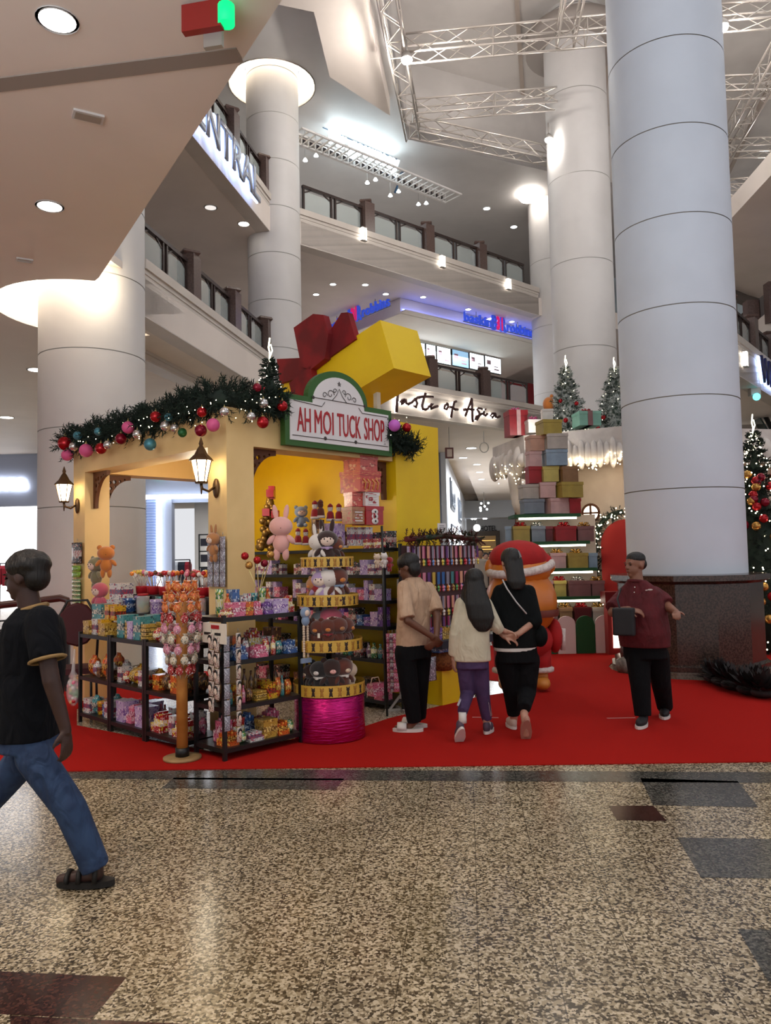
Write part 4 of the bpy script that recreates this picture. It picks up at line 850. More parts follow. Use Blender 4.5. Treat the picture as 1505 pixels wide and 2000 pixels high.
# corner rack: its long side runs with the sign, the short end faces the candy stand
rack_frame('display_rack', -.45, .33, -.60, -.19, (.10, .42, .78, 1.13), 1.15, 'black metal display rack between the lollipop stand and the round plush tower')
fz = [('corner rack bottom shelf', .10, sp('d-orange-16-12 p-green-9-10 d-white-18-9 c-gold-20-14')), ('corner rack third shelf', .42, sp('p-orange-7-15 b-teal-6-17 p-orange-7-14 b-pink-6-15 p-brown-8-12 s-gold-14-7 d-yellow-15-12')),
      ('corner rack second shelf', .78, sp('p-teal-9-12 d-blue-15-11 p-white-8-13 d-pink-15-10 p-red-8-14 b-red-6-15')), ('corner rack top shelf', 1.13, sp('d-red-10-7 c-pink-14-12 c-orange-9-10 d-pink-11-11 d-purple-12-11 c-lilac-18-12 d-red-12-14'))]
for pn, z, s_ in fz: row(kl(-.43, -.52, z), KV, KA, .76, s_, 'front row, '+pn, 'left', .13)
for pn, z, s_ in (('corner rack bottom shelf', .10, sp('d-pink-16-20 c-red-14-17 d-blue-18-18 d-red-14-15')), ('corner rack third shelf', .42, sp('b-brown-6-21 b-brown-6-23 c-yellow-11-12 b-brown-6-20 b-brown-6-22')), ('corner rack second shelf', .78, sp('c-brown-14-20 c-orange-12-18 t-black-12-16 d-red-14-21 c-white-10-14')),
                  ('corner rack top shelf', 1.13, sp('t-green-9-20 b-orange-8-19 c-blue-10-21 d-white-14-17 t-teal-10-18'))): row(kl(-.36, -.34, z), KV, KA, .66, s_, 'back row, '+pn, 'left', .13)
# end of the corner rack, seen from the left
for z, s_ in ((.10, sp('t-purple-10-15 t-orange-9-14')), (.78, sp('c-white-12-18 p-lilac-9-16'))):
    pass
# low shelves along the open left side
for k in range(3):
    b0, b1 = -.12+k*.66, .50+k*.66; nm = ['nearest', 'middle', 'farthest'][k]
    rack_frame('low_shelf', -.52, -.16, b0, b1, (.10, .46, .88), .90, f'low black shelf unit on the left side of the kiosk, {nm} of three')
LS = [[sp('d-red-22-16 p-pink-9-14 c-white-12-18'), sp('c-orange-14-14 p-brown-12-15 p-red-10-13'), sp('p-red-12-12 c-white-10-9 p-teal-12-10')],
      [sp('c-lilac-20-18 d-pink-14-17 b-red-6-18 b-pink-6-17'), sp('c-white-11-13 p-red-10-12 p-gold-14-15 p-yellow-12-14'), sp('c-teal-16-22 s-gold-11-16 c-lilac-13-15')],
      [sp('c-white-14-14 p-teal-10-16 t-yellow-12-12 c-blue-10-10'), sp('p-orange-12-22 p-white-10-16 c-brown-12-9'), sp('c-gold-16-13 c-white-14-15 c-yellow-12-14')]]
for k in range(3):
    nm = ['nearest', 'middle', 'farthest'][k]
    for z, s_, lv in zip((.10, .46, .88), LS[k], ('bottom', 'middle', 'top')):
        row(kl(-.42, .48+k*.66, z), -KUU, KA-math.pi/2, .58, s_, f'front row, {lv} shelf, {nm} low unit', 'left', .15)
        if lv != 'top' or k < 2: row(kl(-.26, .48+k*.66, z), -KUU, KA-math.pi/2, .58, s_[::-1], f'back row, {lv} shelf, {nm} low unit', 'left', .12)
# raised candy table inside the left opening
tb = thing('candy_table', 'raised black table behind the low shelves crowded with jars and lollipop tubs', 'table', C0, KA)
f = MB(); f.box(-.06, .42, .36, 2.2, 1.02, 1.06); f.build('tabletop', black, tb)
for a, b in ((-.03, .4), (.38, .4), (-.03, 2.16), (.38, 2.16)): f = MB(); f.box(a-.02, a+.02, b-.02, b+.02, .003, 1.02); f.build('leg', black, tb)
jarlid = mat('jar_lid_red', rgb(185, 30, 40), .4)
candyc = [mat('candy_'+n, rgb(*c), .35, coat=.5) for n, c in (('red', (200, 40, 50)), ('orange', (235, 140, 50)), ('yellow', (235, 205, 90)), ('pink', (235, 130, 160)), ('white', (235, 228, 222)), ('green', (90, 165, 90)), ('blue', (110, 150, 205)), ('brown', (120, 70, 45)))]
CN = ['red', 'orange', 'yellow', 'pink', 'white', 'green', 'blue', 'brown']
def jar(P, r, h, cols, label, lid=None):
    t = thing('candy_jar', label, 'jar', P, random.uniform(0, 3))
    MB().lathe([(r*.95, 0), (r, .01), (r, h*.82), (r*.8, h*.9), (r*.8, h*.92)], 16).build('glass', clearp, t)
    f = MB(); f.lathe([(r*.84, h*.9), (r*.84, h), (.01, h)], 16); f.build('lid', lid or jarlid, t)
    for k, c in enumerate(cols):
        f = MB(); f.M = Matrix.Identity(4)
        for _ in range(22):
            a, q = random.uniform(0, 6.28), math.sqrt(random.random())*r*.8; f.ell((q*math.cos(a), q*math.sin(a), h*(k+random.random())/len(cols)*.78+.012), r*.16, 6, 4)
        o = f.build('candies', candyc[c], t); o['kind'] = 'stuff'
def lolly_tub(P, label, cols, n=14, r=.07):
    t = thing('lollipop_tub', label, 'tub', P)
    f = MB(); f.lathe([(r*.9, 0), (r, .08), (r, .085), (.01, .085)], 14); f.build('tub', jarlid, t)
    for i in range(n):
        a, q = random.uniform(0, 6.28), math.sqrt(random.random()); d = V((math.cos(a)*q*.5, math.sin(a)*q*.5, 1)).normalized(); b = V((math.cos(a)*q*r*.7, math.sin(a)*q*r*.7, .08)); e = b+d*random.uniform(.13, .17)
        f = MB(); f.tube([b, e], .0035, 4); f.cur = 1; f.ell(e, (.024, .024, .024), 8, 6); f.build('lollipop', [mat('stick_white', rgb(230, 225, 215), .6), candyc[cols[i % len(cols)]]], t)
i = 0
for b in (2.05, 1.78, 1.5, 1.22, .95, .68, .45):
    a = -.01; n_ = num[i]
    if b > 2: item('carton', 'white', .26, .16, .13, kl(a, b-.05, 1.06), KA-math.pi/2, 'wide white patterned carton at the far end of the candy table'); item('carton', 'white', .24, .15, .17, kl(a+.02, b-.05, 1.192), KA-math.pi/2, 'white-lidded printed carton on top of the wide white carton')
    elif i % 2 == 0: jar(kl(a, b, 1.06), .065, .2, [i % 8, (i+3) % 8, (i+5) % 8], f'clear candy jar at the front of the candy table, {num[i]} place from the far end')
    else: item('tub', ['blue', 'lilac', 'pink'][i//2 % 3], .14, .14, .15, kl(a, b, 1.06), 0, f'{["blue", "lilac", "pink"][i//2 % 3]} tub at the front of the candy table, {num[i]} place from the far end')
    i += 1
f = MB(); f.box(.1, .4, .4, 2.05, 1.06, 1.24); f.build('riser', black, tb)
for i, b in enumerate((1.9, 1.66, 1.42, 1.18, .94, .7, .5)): lolly_tub(kl(.2, b, 1.24), f'red tub of lollipops at the back of the candy table, {num[i]} from the far end', [[1, 2, 4], [0, 3, 4], [3, 7, 0], [0, 1, 4], [7, 0, 3], [4, 0, 2], [0, 3, 1]][i])
for i, b in enumerate((1.8, 1.6, 1.36, 1.1, .86, .62)): item('pouch', ['lilac', 'white', 'teal', 'pink', 'red', 'gold'][i], .13, .07, .17, kl(.085, b, 1.06), KA-math.pi/2, f'{["lilac", "white", "teal", "pink", "red", "gold"][i]} pouch standing before the red lollipop tubs, {num[i]} from the far end')
# lollipop stand
c = onz(356, 1484, 0); c.z = .009
lt = thing('lollipop_stand', 'wooden pole on a round base bristling with wrapped lollipops', 'stand', c); woodp = noisy('pole_wood', rgb(196, 132, 62), rgb(176, 112, 48), 8, .5)
MB().lathe([(.15, 0), (.15, .018), (.1, .022)], 28).build('base', noisy('base_ply', rgb(170, 140, 95), rgb(150, 120, 80), 8, .6), lt)
MB().lathe([(.045, .02), (.045, 1.25)], 16).build('pole', woodp, lt); MB().lathe([(.055, .02), (.055, .09)], 16).build('collar', black, lt)
lolm = {k: pack('swirl_'+k, rgb(*a), rgb(*b), rgb(*c_), 4) for k, a, b, c_ in (('orange', (215, 110, 50), (240, 200, 110), (150, 60, 30)), ('pink', (215, 140, 160), (240, 220, 225), (120, 80, 130)), ('cream', (215, 205, 190), (60, 90, 90), (190, 150, 60)), ('red', (175, 40, 45), (235, 215, 205), (90, 25, 30)))}
for i in range(72):
    lev = i//8; z = 1.36-lev*.083; a = (i % 8)*.785+lev*.4; col = ['orange', 'orange', 'orange', 'red', 'pink', 'cream', 'pink', 'cream', 'red'][lev]; rr = .085+.055*math.sin((lev+1)/9*3.1)
    t = thing('lollipop', f'{["orange", "orange", "orange", "red", "pink and silver", "cream and green", "pink and silver", "cream and green", "red striped"][lev]} wrapped lollipop on the wooden stand, ring {num[lev]} from its top', 'lollipop', c+V((0, 0, z)), a, f'{num[lev]} ring of lollipops on the wooden stand')
    f = MB(); f.tube([(.04, 0, -.06), (rr, 0, .0)], .003, 4); f.build('stick', MATS['stick_white'], t)
    f = MB(); f.ell((rr+.01, 0, .012), (.016, .033, .036), 10, 7); f.tube([(rr+.01, 0, .04), (rr+.012, 0, .062)], [.006, .02], 5); f.build('candy', lolm[col], t)
# ---------------------------------------------------------------- plush toys
def plushm(n, c): return mat('plush_'+n, rgb(*c), .95, sheen=.6)
PL = {n: plushm(n, c) for n, c in (('pink', (236, 176, 168)), ('white', (226, 216, 210)), ('brown', (96, 44, 30)), ('dark brown', (52, 28, 24)), ('tan', (176, 118, 70)), ('orange', (205, 122, 50)), ('grey', (120, 125, 130)), ('olive', (128, 122, 92)), ('rose', (196, 92, 112)), ('lilac', (176, 148, 190)), ('cream', (222, 196, 170)), ('blue', (130, 150, 180)), ('black', (28, 24, 26)), ('red', (150, 24, 34)))}
eyem = mat('eye_black', rgb(12, 10, 12), .2); facem = mat('plush_face', rgb(232, 208, 192), .9, sheen=.4)
def plush(P, s, col, ears, ang, label, face=True, lean=0, sit=True, band=None, muzzle=None, group=None, tagc=None):
    t = thing('plush_'+('rabbit' if ears == 'long' else 'bear'), label, 'soft toy', P, ang, group); t.scale = (s, s, s); t.rotation_euler[0] = lean
    f = MB(); f.ell((0, 0, .2), (.17, .14, .2), 14, 9); f.ell((0, -.01, .54), (.24, .2, .2), 16, 10)
    for sx_ in (-1, 1):
        f.ell((sx_*.2, -.04, .27), (.06, .06, .12), 10, 7, Matrix.Rotation(sx_*-.7, 3, 'Y'))
        if sit: f.ell((sx_*.12, -.16, .07), (.07, .14, .07), 10, 7)
        else: f.ell((sx_*.09, 0, -.02), (.07, .08, .14), 10, 7)
        if ears == 'long': f.ell((sx_*.11, .0, .83), (.055, .035, .16), 10, 7, Matrix.Rotation(sx_*.16, 3, 'Y'))
        elif ears == 'round': f.ell((sx_*.17, 0, .7), (.075, .04, .075), 10, 7)
        elif ears == 'pom': f.ell((sx_*.1, 0, .76), (.045, .04, .07), 10, 7)
    f.build('body', PL[col], t)
    if face: MB().ell((0, -.13, .52), (.16, .085, .125), 14, 8).build('face', facem, t)
    if muzzle: MB().ell((0, -.19, .48), (.07, .05, .05), 12, 8).build('muzzle', PL[muzzle], t)
    f = MB(); y = -.215 if face else -.195
    for sx_ in (-1, 1): f.ell((sx_*.065, y+.012, .55), (.015, .01, .02), 8, 6)
    f.ell((0, y-(.03 if muzzle else 0), .5), (.015, .012, .011), 8, 6); f.build('eyes', eyem, t)
    if band: f = MB(); f.lathe([(.135, .34), (.155, .36), (.135, .39)], 16); f.ell((0, -.16, .35), (.05, .03, .035), 8, 6); f.build('ribbon', PL[band], t)
    if tagc: f = MB(); f.box(.1, .17, -.23, -.225, .3, .42); f.build('paper_tag', mat('tag_paper', rgb(235, 225, 210), .7), t)
    return t
# round plush tower with foil-wrapped base
tc_ = V((-.535, 6.93, .009)); faceang = math.atan2(-tc_.x, tc_.y)*-1
tw = thing('plush_tower', 'round tiered tower of plush toys on a shiny magenta foil drum', 'display stand', tc_)
foil = mat('foil_magenta', rgb(190, 22, 110), .2, .75); nt = foil; tcn = N(nt, 'ShaderNodeTexCoord'); mp = N(nt, 'ShaderNodeMapping'); mp.inputs['Scale'].default_value = (3, 3, 26); Lk(nt, tcn, 'Object', mp, 'Vector'); nn = N(nt, 'ShaderNodeTexNoise', Scale=2.2, Detail=4); Lk(nt, mp, 'Vector', nn, 'Vector'); bb = N(nt, 'ShaderNodeBump', Strength=.6, Distance=.02); Lk(nt, nn, 'Fac', bb, 'Height'); Lk(nt, bb, 'Normal', bs(nt), 'Normal')
MB().lathe([(.31, 0), (.318, .01), (.31, .2), (.312, .41), (.3, .41)], 40).build('foil_drum', foil, tw)
bandm = pack('bear_frieze', rgb(214, 172, 70), rgb(214, 172, 70), rgb(206, 160, 60)); frz = [mat('frieze_dark', rgb(45, 28, 22), .6), mat('frieze_tan', rgb(168, 118, 46), .6)]
tiers = [(.41, .315, .10), (.79, .30, .10), (1.18, .27, .10), (1.52, .235, .09)]
for i, (z, r, h) in enumerate(tiers):
    f = MB(); f.lathe([(.02, z-.02), (r, z-.02), (r, z), (.02, z)], 36); f.build('tier_board', black, tw)
    f = MB(); f.lathe([(r+.005, z-.02), (r+.005, z+h-.02)], 36, cap=False); f.build('printed_band', bandm, tw)
    f = MB()      # little bear silhouettes printed round the band
    for k in range(26):
        a = k*6.2832/26; f.cur = k % 2; M0 = Matrix.Rotation(a, 4, 'Z') @ Matrix.Translation((r+.006, 0, z+h/2-.022)); f.M = M0; hh = h*.4
        f.ell((0, 0, hh*.35), (.002, hh*.42, hh*.4), 8, 5); f.ell((0, 0, -hh*.4), (.002, hh*.34, hh*.5), 8, 5)
        for q in (-1, 1): f.ell((0, q*hh*.32, hh*.75), (.002, hh*.15, hh*.17), 6, 4); f.ell((0, q*hh*.3, -hh*.85), (.002, hh*.14, hh*.22), 6, 4)
    f.M = Matrix.Identity(4); f.build('bear_print', frz, tw)
f = MB(); f.tube([(0, 0, .4), (0, 0, 1.53)], .03, 8); f.build('core_pole', black, tw)
def onring(deg, r, z): a = math.radians(-90+deg); return tc_+V((r*math.cos(a), r*math.sin(a), z)), math.radians(deg)
TT = [  # tier z, angle, scale, colour, ears, muzzle, face, band, label
    (.40, -52, .26, 'dark brown', 'round', 'cream', 0, 0, 'dark brown bear with a cream muzzle, left end of the lowest plush tier'), (.40, -20, .3, 'black', 'round', 'white', 0, 'white', 'near-black bear with white scarf on the lowest tier of the plush tower'), (.40, 12, .32, 'dark brown', 'round', 'pink', 0, 0, 'dark bear with a pink muzzle in the middle of the lowest tier'), (.40, 42, .32, 'brown', 'round', 'cream', 0, 'white', 'brown bear with a pale scarf on the right of the lowest tier'), (.40, 74, .26, 'cream', 'round', 0, 0, 0, 'cream bear at the right end of the lowest tier of the plush tower'),
    (.78, -58, .28, 'brown', 'round', 'orange', 0, 0, 'brown bear with an orange muzzle at the left end of the second tier'), (.78, -24, .27, 'brown', 'none', 'orange', 0, 0, 'brown bear with tucked ears and a paper tag on the second tier'), (.78, 4, .28, 'brown', 'round', 'orange', 0, 'red', 'brown bear with a red ribbon in the middle of the second tier'), (.78, 34, .29, 'brown', 'round', 'tan', 0, 0, 'brown bear with a tan muzzle right of the middle of the second tier'), (.78, 66, .28, 'brown', 'none', 'orange', 0, 0, 'brown bear at the right end of the second tier'),
    (.78, -40, .35, 'grey', 'long', 0, 1, 0, 'grey rabbit squeezed behind the bears on the second tier'), (.78, 18, .38, 'rose', 'long', 0, 1, 0, 'rose rabbit standing behind the second tier bears'),
    (1.17, -50, .25, 'tan', 'round', 'orange', 0, 0, 'tan bear at the left end of the third tier of the plush tower'), (1.17, -16, .31, 'lilac', 'long', 0, 1, 0, 'lilac rabbit with a pale face on the third tier'), (1.17, 8, .33, 'white', 'pom', 0, 0, 0, 'white bear sitting beside the lilac rabbit on the third tier'), (1.17, 40, .34, 'brown', 'round', 'orange', 0, 'blue', 'big brown bear with a pale blue ribbon on the third tier'), (1.17, -34, .2, 'red', 'none', 0, 0, 0, 'small red toy tucked left of the lilac rabbit'),
    (1.51, -38, .3, 'white', 'long', 0, 0, 0, 'white rabbit leaning on the left of the top tier'), (1.51, 6, .33, 'dark brown', 'long', 0, 1, 'lilac', 'dark brown rabbit with a pale face and lilac ribbon on the top tier'), (1.51, 48, .26, 'brown', 'round', 'orange', 0, 0, 'brown bear lying at the right of the top tier')]
for z, deg, s, c_, ears, mz, fc, bd, lab in TT:
    rr = [r for zz, r, h in tiers if abs(zz-z) < .03][0]; back = s > .34 and c_ in ('grey', 'rose'); P, a = onring(deg, rr-(.21 if back else .12), z+.012); plush(P, s*1.24, c_, ears, a, lab, bool(fc), band=bd or None, muzzle=mz or None, tagc=('tag' in lab) or None)
p = onp(548, 1066, kl(.95, 0), KUU); plush(at(549, 1080, 7.2), .46, 'pink', 'long', .1, 'large pink rabbit plush with a round head above the left of the plush tower', False, sit=False)
# ---------------------------------------------------------------- long black shelves against the gift box
rack_frame('tall_shelf', 1.76, 2.16, -.24, 2.85, (.10, .52, .86, 1.13, 1.40, 1.68), 1.69, 'tall black shelving against the yellow gift box, full of boxed toys')
WS = [(.10, 'lowest', sp('c-pink-16-18 c-brown-14-16 c-black-20-20')), (.52, 'fifth', sp('b-pink-7-16 b-teal-9-14 b-green-9-17 b-white-6-13 b-lilac-7-14 c-black-16-16')), (.86, 'fourth', sp('c-purple-10-18 c-lilac-12-16 c-purple-11-9 c-blue-12-12 c-black-16-18 c-pink-10-13')),
      (1.13, 'third', sp('c-lilac-14-12 c-white-12-17 c-lilac-9-19 c-pink-12-12')), (1.40, 'second', sp('c-white-10-15 c-white-12-12 c-lilac-14-16 c-black-12-14 c-white-9-13')), (1.68, 'top', sp('c-red-11-11 c-black-11-17 c-red-12-19 c-white-9-9'))]
for z, nm, s_ in WS:
    if nm != 'top': row(kl(1.84, -.2, z), KUU, KA-math.pi/2, 1.55, s_, f'{nm} tall shelf, right half', 'right', .14); row(kl(1.84, 1.5, z), KUU, KA-math.pi/2, 1.2, s_[::-1], f'{nm} tall shelf, left half', 'middle post', .14)
for q, (b, h_) in enumerate(((.02, .17), (-.14, .18))): item('carton', 'black', .13, .1, h_, kl(1.95, b, 1.68), KA-math.pi/2, f'dark printed carton at the right end of the top shelf, {"left" if q == 0 else "right"} of the pair'); item('carton', 'red', .1, .08, .1, kl(1.83, b+.02, 1.68), KA-math.pi/2, f'small red carton before the {"left" if q == 0 else "right"} dark carton at the right end of the top shelf')
# tower of red gift boxes
rm = [pack('gift_'+n, rgb(*a), rgb(*b), rgb(*c_), sc) for n, a, b, c_, sc in (('red_scroll', (196, 66, 56), (170, 30, 34), (220, 140, 80), 2.5), ('coral', (205, 84, 70), (230, 170, 140), (160, 40, 40), 3), ('red_plain', (168, 18, 28), (168, 18, 28), (176, 24, 32), 2), ('white_face', (228, 220, 215), (170, 30, 40), (228, 220, 215), 1.6), ('kraft', (172, 118, 78), (190, 60, 60), (150, 95, 60), 4))]
GT = [(675, 942, 1030, .26, 'kraft', 'kraft box with red patches at the foot of the red box tower', .0), ]
def gbox(px, py, Y, w, h, m, label, rz=.6, deco=None):
    p = at(px, py, Y); t = thing('gift_box', label, 'gift box', p, rz); w2 = w/2; f = MB(); f.box(-w2, w2, -w2, w2, 0, h*.97); f.build('box', m, t); f = MB(); f.box(-w2-.006, w2+.006, -w2-.006, w2+.006, h*.78, h); f.build('lid', m, t)
    if deco == 'snow':
        f = MB(); [f.ell((0, -w2-.004, h*z), (w*.2, .006, h*.17), 12, 6) for z in (.2, .45, .7)]; f.build('white_rounds', rm[3], t); f = MB(); [f.ell((0, -w2-.012, h*z), (w*.05, .004, h*.06), 8, 5) for z in (.2, .45, .7)]; f.build('buttons', eyem, t)
    if deco == 'stripe': f = MB(); [f.box(-w2*.6, w2*.6, -w2-.008, -w2-.004, h*(.15+.17*k), h*(.21+.17*k)) for k in range(4)]; f.build('stripes', rm[3], t)
    if deco == 'swirl': f = MB(); [f.tube([(x*w, -w2-.006, h*.12), (x*w+.02, -w2-.006, h*.45), (x*w-.02, -w2-.006, h*.6)], .008, 5) for x in (-.3, -.1, .12, .32)]; f.build('ribbon_print', mat('gold_print', rgb(225, 160, 90), .4), t)
    return t
b1 = gbox(718, 1026, 8.3, .24, .2, rm[2], 'bright red box with three white rounds in the red box tower', .72, 'snow')
gbox(690, 1024, 8.15, .17, .18, rm[4], 'kraft box with white stripes beside the bright red box', .72, 'stripe')
gbox(716, 990, 8.3, .19, .15, rm[3], 'white box with a red ribbon print standing on the bright red box', .72, 'stripe'); gbox(690, 990, 8.2, .14, .15, rm[1], 'small coral box left of the white one', .72)
gbox(704, 963, 8.3, .31, .23, rm[0], 'wide coral box with golden swirls in the red box tower', .8, 'swirl'); gbox(704, 927, 8.3, .26, .19, rm[1], 'topmost coral box of the red box tower', .8)
# small festive figures on the top shelf
def nutcracker(px, py, Y, s, label, hat='red', body='white'):
    t = thing('festive_figure', label, 'figurine', at(px, py, Y), .4); t.scale = (s, s, s)
    f = MB(); f.lathe([(.22, 0), (.24, .2), (.2, .5), (.12, .6)], 14); f.build('coat', PL[hat if hat != 'brown' else 'brown'], t); f = MB(); f.lathe([(.25, 0), (.27, .12), (.26, .14)], 14); f.build('hem', PL['white'], t)
    MB().ell((0, 0, .74), (.17, .16, .18), 12, 8).build('head', PL[body], t); f = MB(); f.lathe([(.17, .84), (.16, .95), (.07, 1.05), (.01, 1.08)], 14); f.build('hat', PL[hat], t); f = MB(); [f.ell((x_, -.155, .76), .02, 6, 5) for x_ in (-.06, .06)]; f.build('eyes', eyem, t)
for x, y, s, l, h_, b_ in ((615, 1004, .19, 'snowman figure with a red hat, leftmost of the upper figures', 'red', 'white'), (626, 1002, .19, 'brown antlered figure beside the red-hatted snowman', 'brown', 'brown'), (645, 1008, .18, 'red-hatted snowman jar figure, left of the matching pair', 'red', 'white'), (662, 1008, .18, 'red-hatted snowman jar figure, right of the matching pair', 'red', 'white'),
                         (582, 1052, .17, 'small snowman with a red hat behind the white rabbit', 'red', 'white'), (597, 1053, .17, 'small snowman with a red hat right beside the dark brown rabbit', 'red', 'white'), (657, 1060, .2, 'red and white figure with a red hat in front of the clear boxes', 'red', 'white'), (672, 1058, .18, 'brown and red reindeer figure at the foot of the kraft box', 'brown', 'brown')):
    nutcracker(x, y+(12 if y > 1040 else 10), 8.35, s, l, h_, b_)
for x, y, w, h_, c_, l in ((621, 1062, .14, .27, 'brown', 'kraft carton under the leftmost upper snowman'), (645, 1062, .12, .23, 'lilac', 'clear-fronted carton under the left snowman of the pair'), (663, 1062, .12, .23, 'lilac', 'clear-fronted carton under the right snowman of the pair'), (688, 1064, .12, .2, 'white', 'clear gift bag with red trim, left of three in a row'), (702, 1064, .12, .2, 'white', 'clear gift bag with red trim, middle of three in a row'), (717, 1064, .12, .2, 'white', 'clear gift bag with red trim, right of three in a row')):
    item('carton', c_, w*.75, .08, h_, at(x, y+2, 8.3), .7, l)
t = thing('gold_ornament_cone', 'gold leafy cone stack with red boxes at the left end of the top shelf', 'ornament', at(528, 1072, 9.1)); t.scale = (.62, .62, .62)
f = MB(); [f.ell((random.uniform(-.3, .3)*(1-q)+0, random.uniform(-.2, .2)*(1-q), q*.95), .07, 7, 5) for q in [i/70 for i in range(70)]]; f.build('leaves', mat('gold_leaf', rgb(140, 108, 52), .35, .6), t)
f = MB(); [f.box(x-.07, x+.07, -.2, -.06, z, z+.14) for x, z in ((-.05, .62), (.12, .58), (.03, .98))]; f.box(-.02, .1, -.06, .06, .95, 1.2); f.build('red_boxes', rm[2], t)
plush(at(588, 1030, 8.9), .33, 'blue', 'round', .3, 'blue-grey penguin-like plush behind the pink rabbit', True)
# plush toys and packs hanging on the pillars
def onpil(px, py, o=.07): return onp(px, py, kl(-o, 0), KUU)
plush(onpil(188, 1143), .42, 'olive', 'round', KA-math.pi/2+.1, 'olive plush hanging on the left pillar beside the orange one', True, sit=False); plush(onpil(207, 1118, .12), .38, 'orange', 'round', KA-.5, 'orange plush hanging highest at the right of the left pillar', False, sit=False)
plush(onpil(196, 1193), .42, 'rose', 'none', KA-math.pi/2+.2, 'rose pink plush hanging lowest on the left pillar', True, sit=False)
plush(onpil(417, 1088), .3, 'tan', 'long', KA-math.pi/2, 'tan rabbit plush hanging on the corner pillar among silver packs', True, sit=False)
silver = pack('silver_blister', rgb(150, 148, 160), rgb(225, 225, 235), rgb(90, 80, 90), 6, .15)
SM = {'silver': silver, 'slate': PK['black'], 'lime': pack('lime_strip', rgb(130, 175, 50), rgb(180, 215, 90), rgb(60, 100, 30), 5), 'green': PK['green'], 'tan': pack('tan_strip', rgb(176, 120, 66), rgb(220, 180, 120), rgb(110, 70, 40), 5), 'white': PK['white'], 'pinkish': PK['pink'], 'teal': PK['teal']}
def hangpack(P, ang, w, h, m, label, group=None, n=1, grp='snack_strip', tilt=0):
    t = thing(grp, label, 'hanging packs', P, ang, group); hh = h/n
    for i in range(n):
        f = m_pouch(w, .025, hh*.94); o = f.build('pack', m, t); o.location = (0, 0, -hh*(i+1)); o.rotation_euler.x = tilt
    f = MB(); f.tube([(0, .005, 0), (0, .005, .03)], .003, 4); f.build('hook', metal_g, t); return t
AP = KA-math.pi/2
PF_ = lambda x, y: onp(x, y, kl(-.04, 0), KUU)
hangpack(PF_(150, 1057), AP, .28, .26, SM['slate'], 'dark slate snack packs at the top of the left pillar', n=1); hangpack(PF_(149, 1104), AP, .24, .14, SM['lime'], 'lime green strip under the dark packs on the left pillar', n=2)
hangpack(PF_(149, 1131), AP, .24, .30, SM['green'], 'pale green sachet strip under the lime one on the left pillar', n=6); hangpack(PF_(152, 1186), AP, .2, .29, SM['tan'], 'tan sachet strip hanging lowest on the left pillar', n=5)
for i in range(3):
    for j in range(4): hangpack(PF_(410+i*12, 1046+j*24+(48 if i == 0 else 0)*0), AP, .095, .13, SM['silver'], 'small silver blister toy pack hanging on the corner pillar', 'silver blister packs on the corner pillar', grp='blister_pack')
# card of hanging character strips on the end of the corner rack
hd = onp(425, 1232, kl(-.5, 0), KUU)
cardm = mat('card_cream', rgb(232, 222, 208), .6)
t = thing('hanging_card', 'cream header card with red label hung on the corner rack post', 'card', kl(-.49, -.50, 1.07), AP); f = MB(); f.box(-.13, .2, -.01, 0, -.14, .02); f.build('card', cardm, t); f = MB(); f.box(0, .11, -.014, -.01, -.025, .005); f.build('red_label', sr, t); f = MB(); f.box(-.1, -.01, -.014, -.01, -.075, -.055); f.box(.05, .13, -.014, -.01, -.075, -.055); f.build('slots', black, t)
strip = pack('face_strip', rgb(222, 206, 196), rgb(150, 60, 45), rgb(60, 50, 55), 5)
for k, (a_, n_, dz, w_) in enumerate(((-.60, 4, .0, .075), (-.52, 5, .02, .08), (-.44, 6, .0, .06), (-.36, 7, .02, .05))):
    P = kl(-.505, a_+.02, .99+dz) if k < 2 else kl(-.44+(k-2)*.11, -.625, .99+dz)
    t = hangpack(P, AP if k < 2 else KA, w_, .125*n_, strip if k != 2 else SM['silver'], f'long strip of small printed packs on the corner rack, {num[k]} from its left', n=n_)
    if k != 2:
        for i in range(n_):
            f = MB(); z = -.125*(i+.45); f.ell((0, -.014, z), (w_*.3, .004, .028), 10, 6); f.build('face_print', facem, t); f = MB(); f.ell((0, -.0135, z+.012), (w_*.38, .003, .032), 10, 6); f.build('hair_print', eyem, t)
# long-legged hanging toy
t = thing('hanging_toy', 'pale blue hooded toy with long striped legs hanging on the corner rack', 'soft toy', kl(.345, -.66, 1.13), KA)
f = MB(); f.ell((0, 0, -.01), (.055, .03, .05), 12, 8); f.ell((0, 0, -.08), (.04, .03, .045), 10, 7); f.build('hood', PL['blue'], t); MB().ell((0, -.02, -.012), (.03, .02, .028), 10, 7).build('face', facem, t)
for q in (-1, 1): f = MB(); [f.ell((q*.022, 0, -.13-.021*i), (.012, .012, .014), 7, 5) for i in range(13)]; f.build('leg', PL['cream'], t)
f = MB(); f.box(-.055, .055, -.01, .01, -.44, -.40); f.build('shoes', PL['blue'], t); f = MB(); f.tube([(0, 0, .03), (0, .03, .06)], .003, 4); f.build('hook', metal_g, t)
# metallic balloons-on-sticks above the corner rack
bc = kl(.12, -.30, 1.13)
for i, (x, y, c_, l) in enumerate(((478, 1086, 'red', 'leftmost dark red'), (486, 1104, 'gold', 'lower left gold'), (502, 1094, 'red', 'middle red'), (516, 1100, 'crimson', 'right crimson'), (528, 1083, 'gold', 'upper right gold'))):
    P = onp(x, y, kl(0, -.34), KV); t = thing('ball_ornament', l+' shiny ball on a stick above the corner rack', 'ornament', P); MB().ell((0, 0, 0), .034, 14, 9).build('ball', BC[c_], t); f = MB(); f.tube([(0, 0, -.03), bc+V((0, 0, .15))-P+V((0, 0, 0)), bc-P+V((0, 0, .002))], .004, 4); f.build('stick', capm, t)
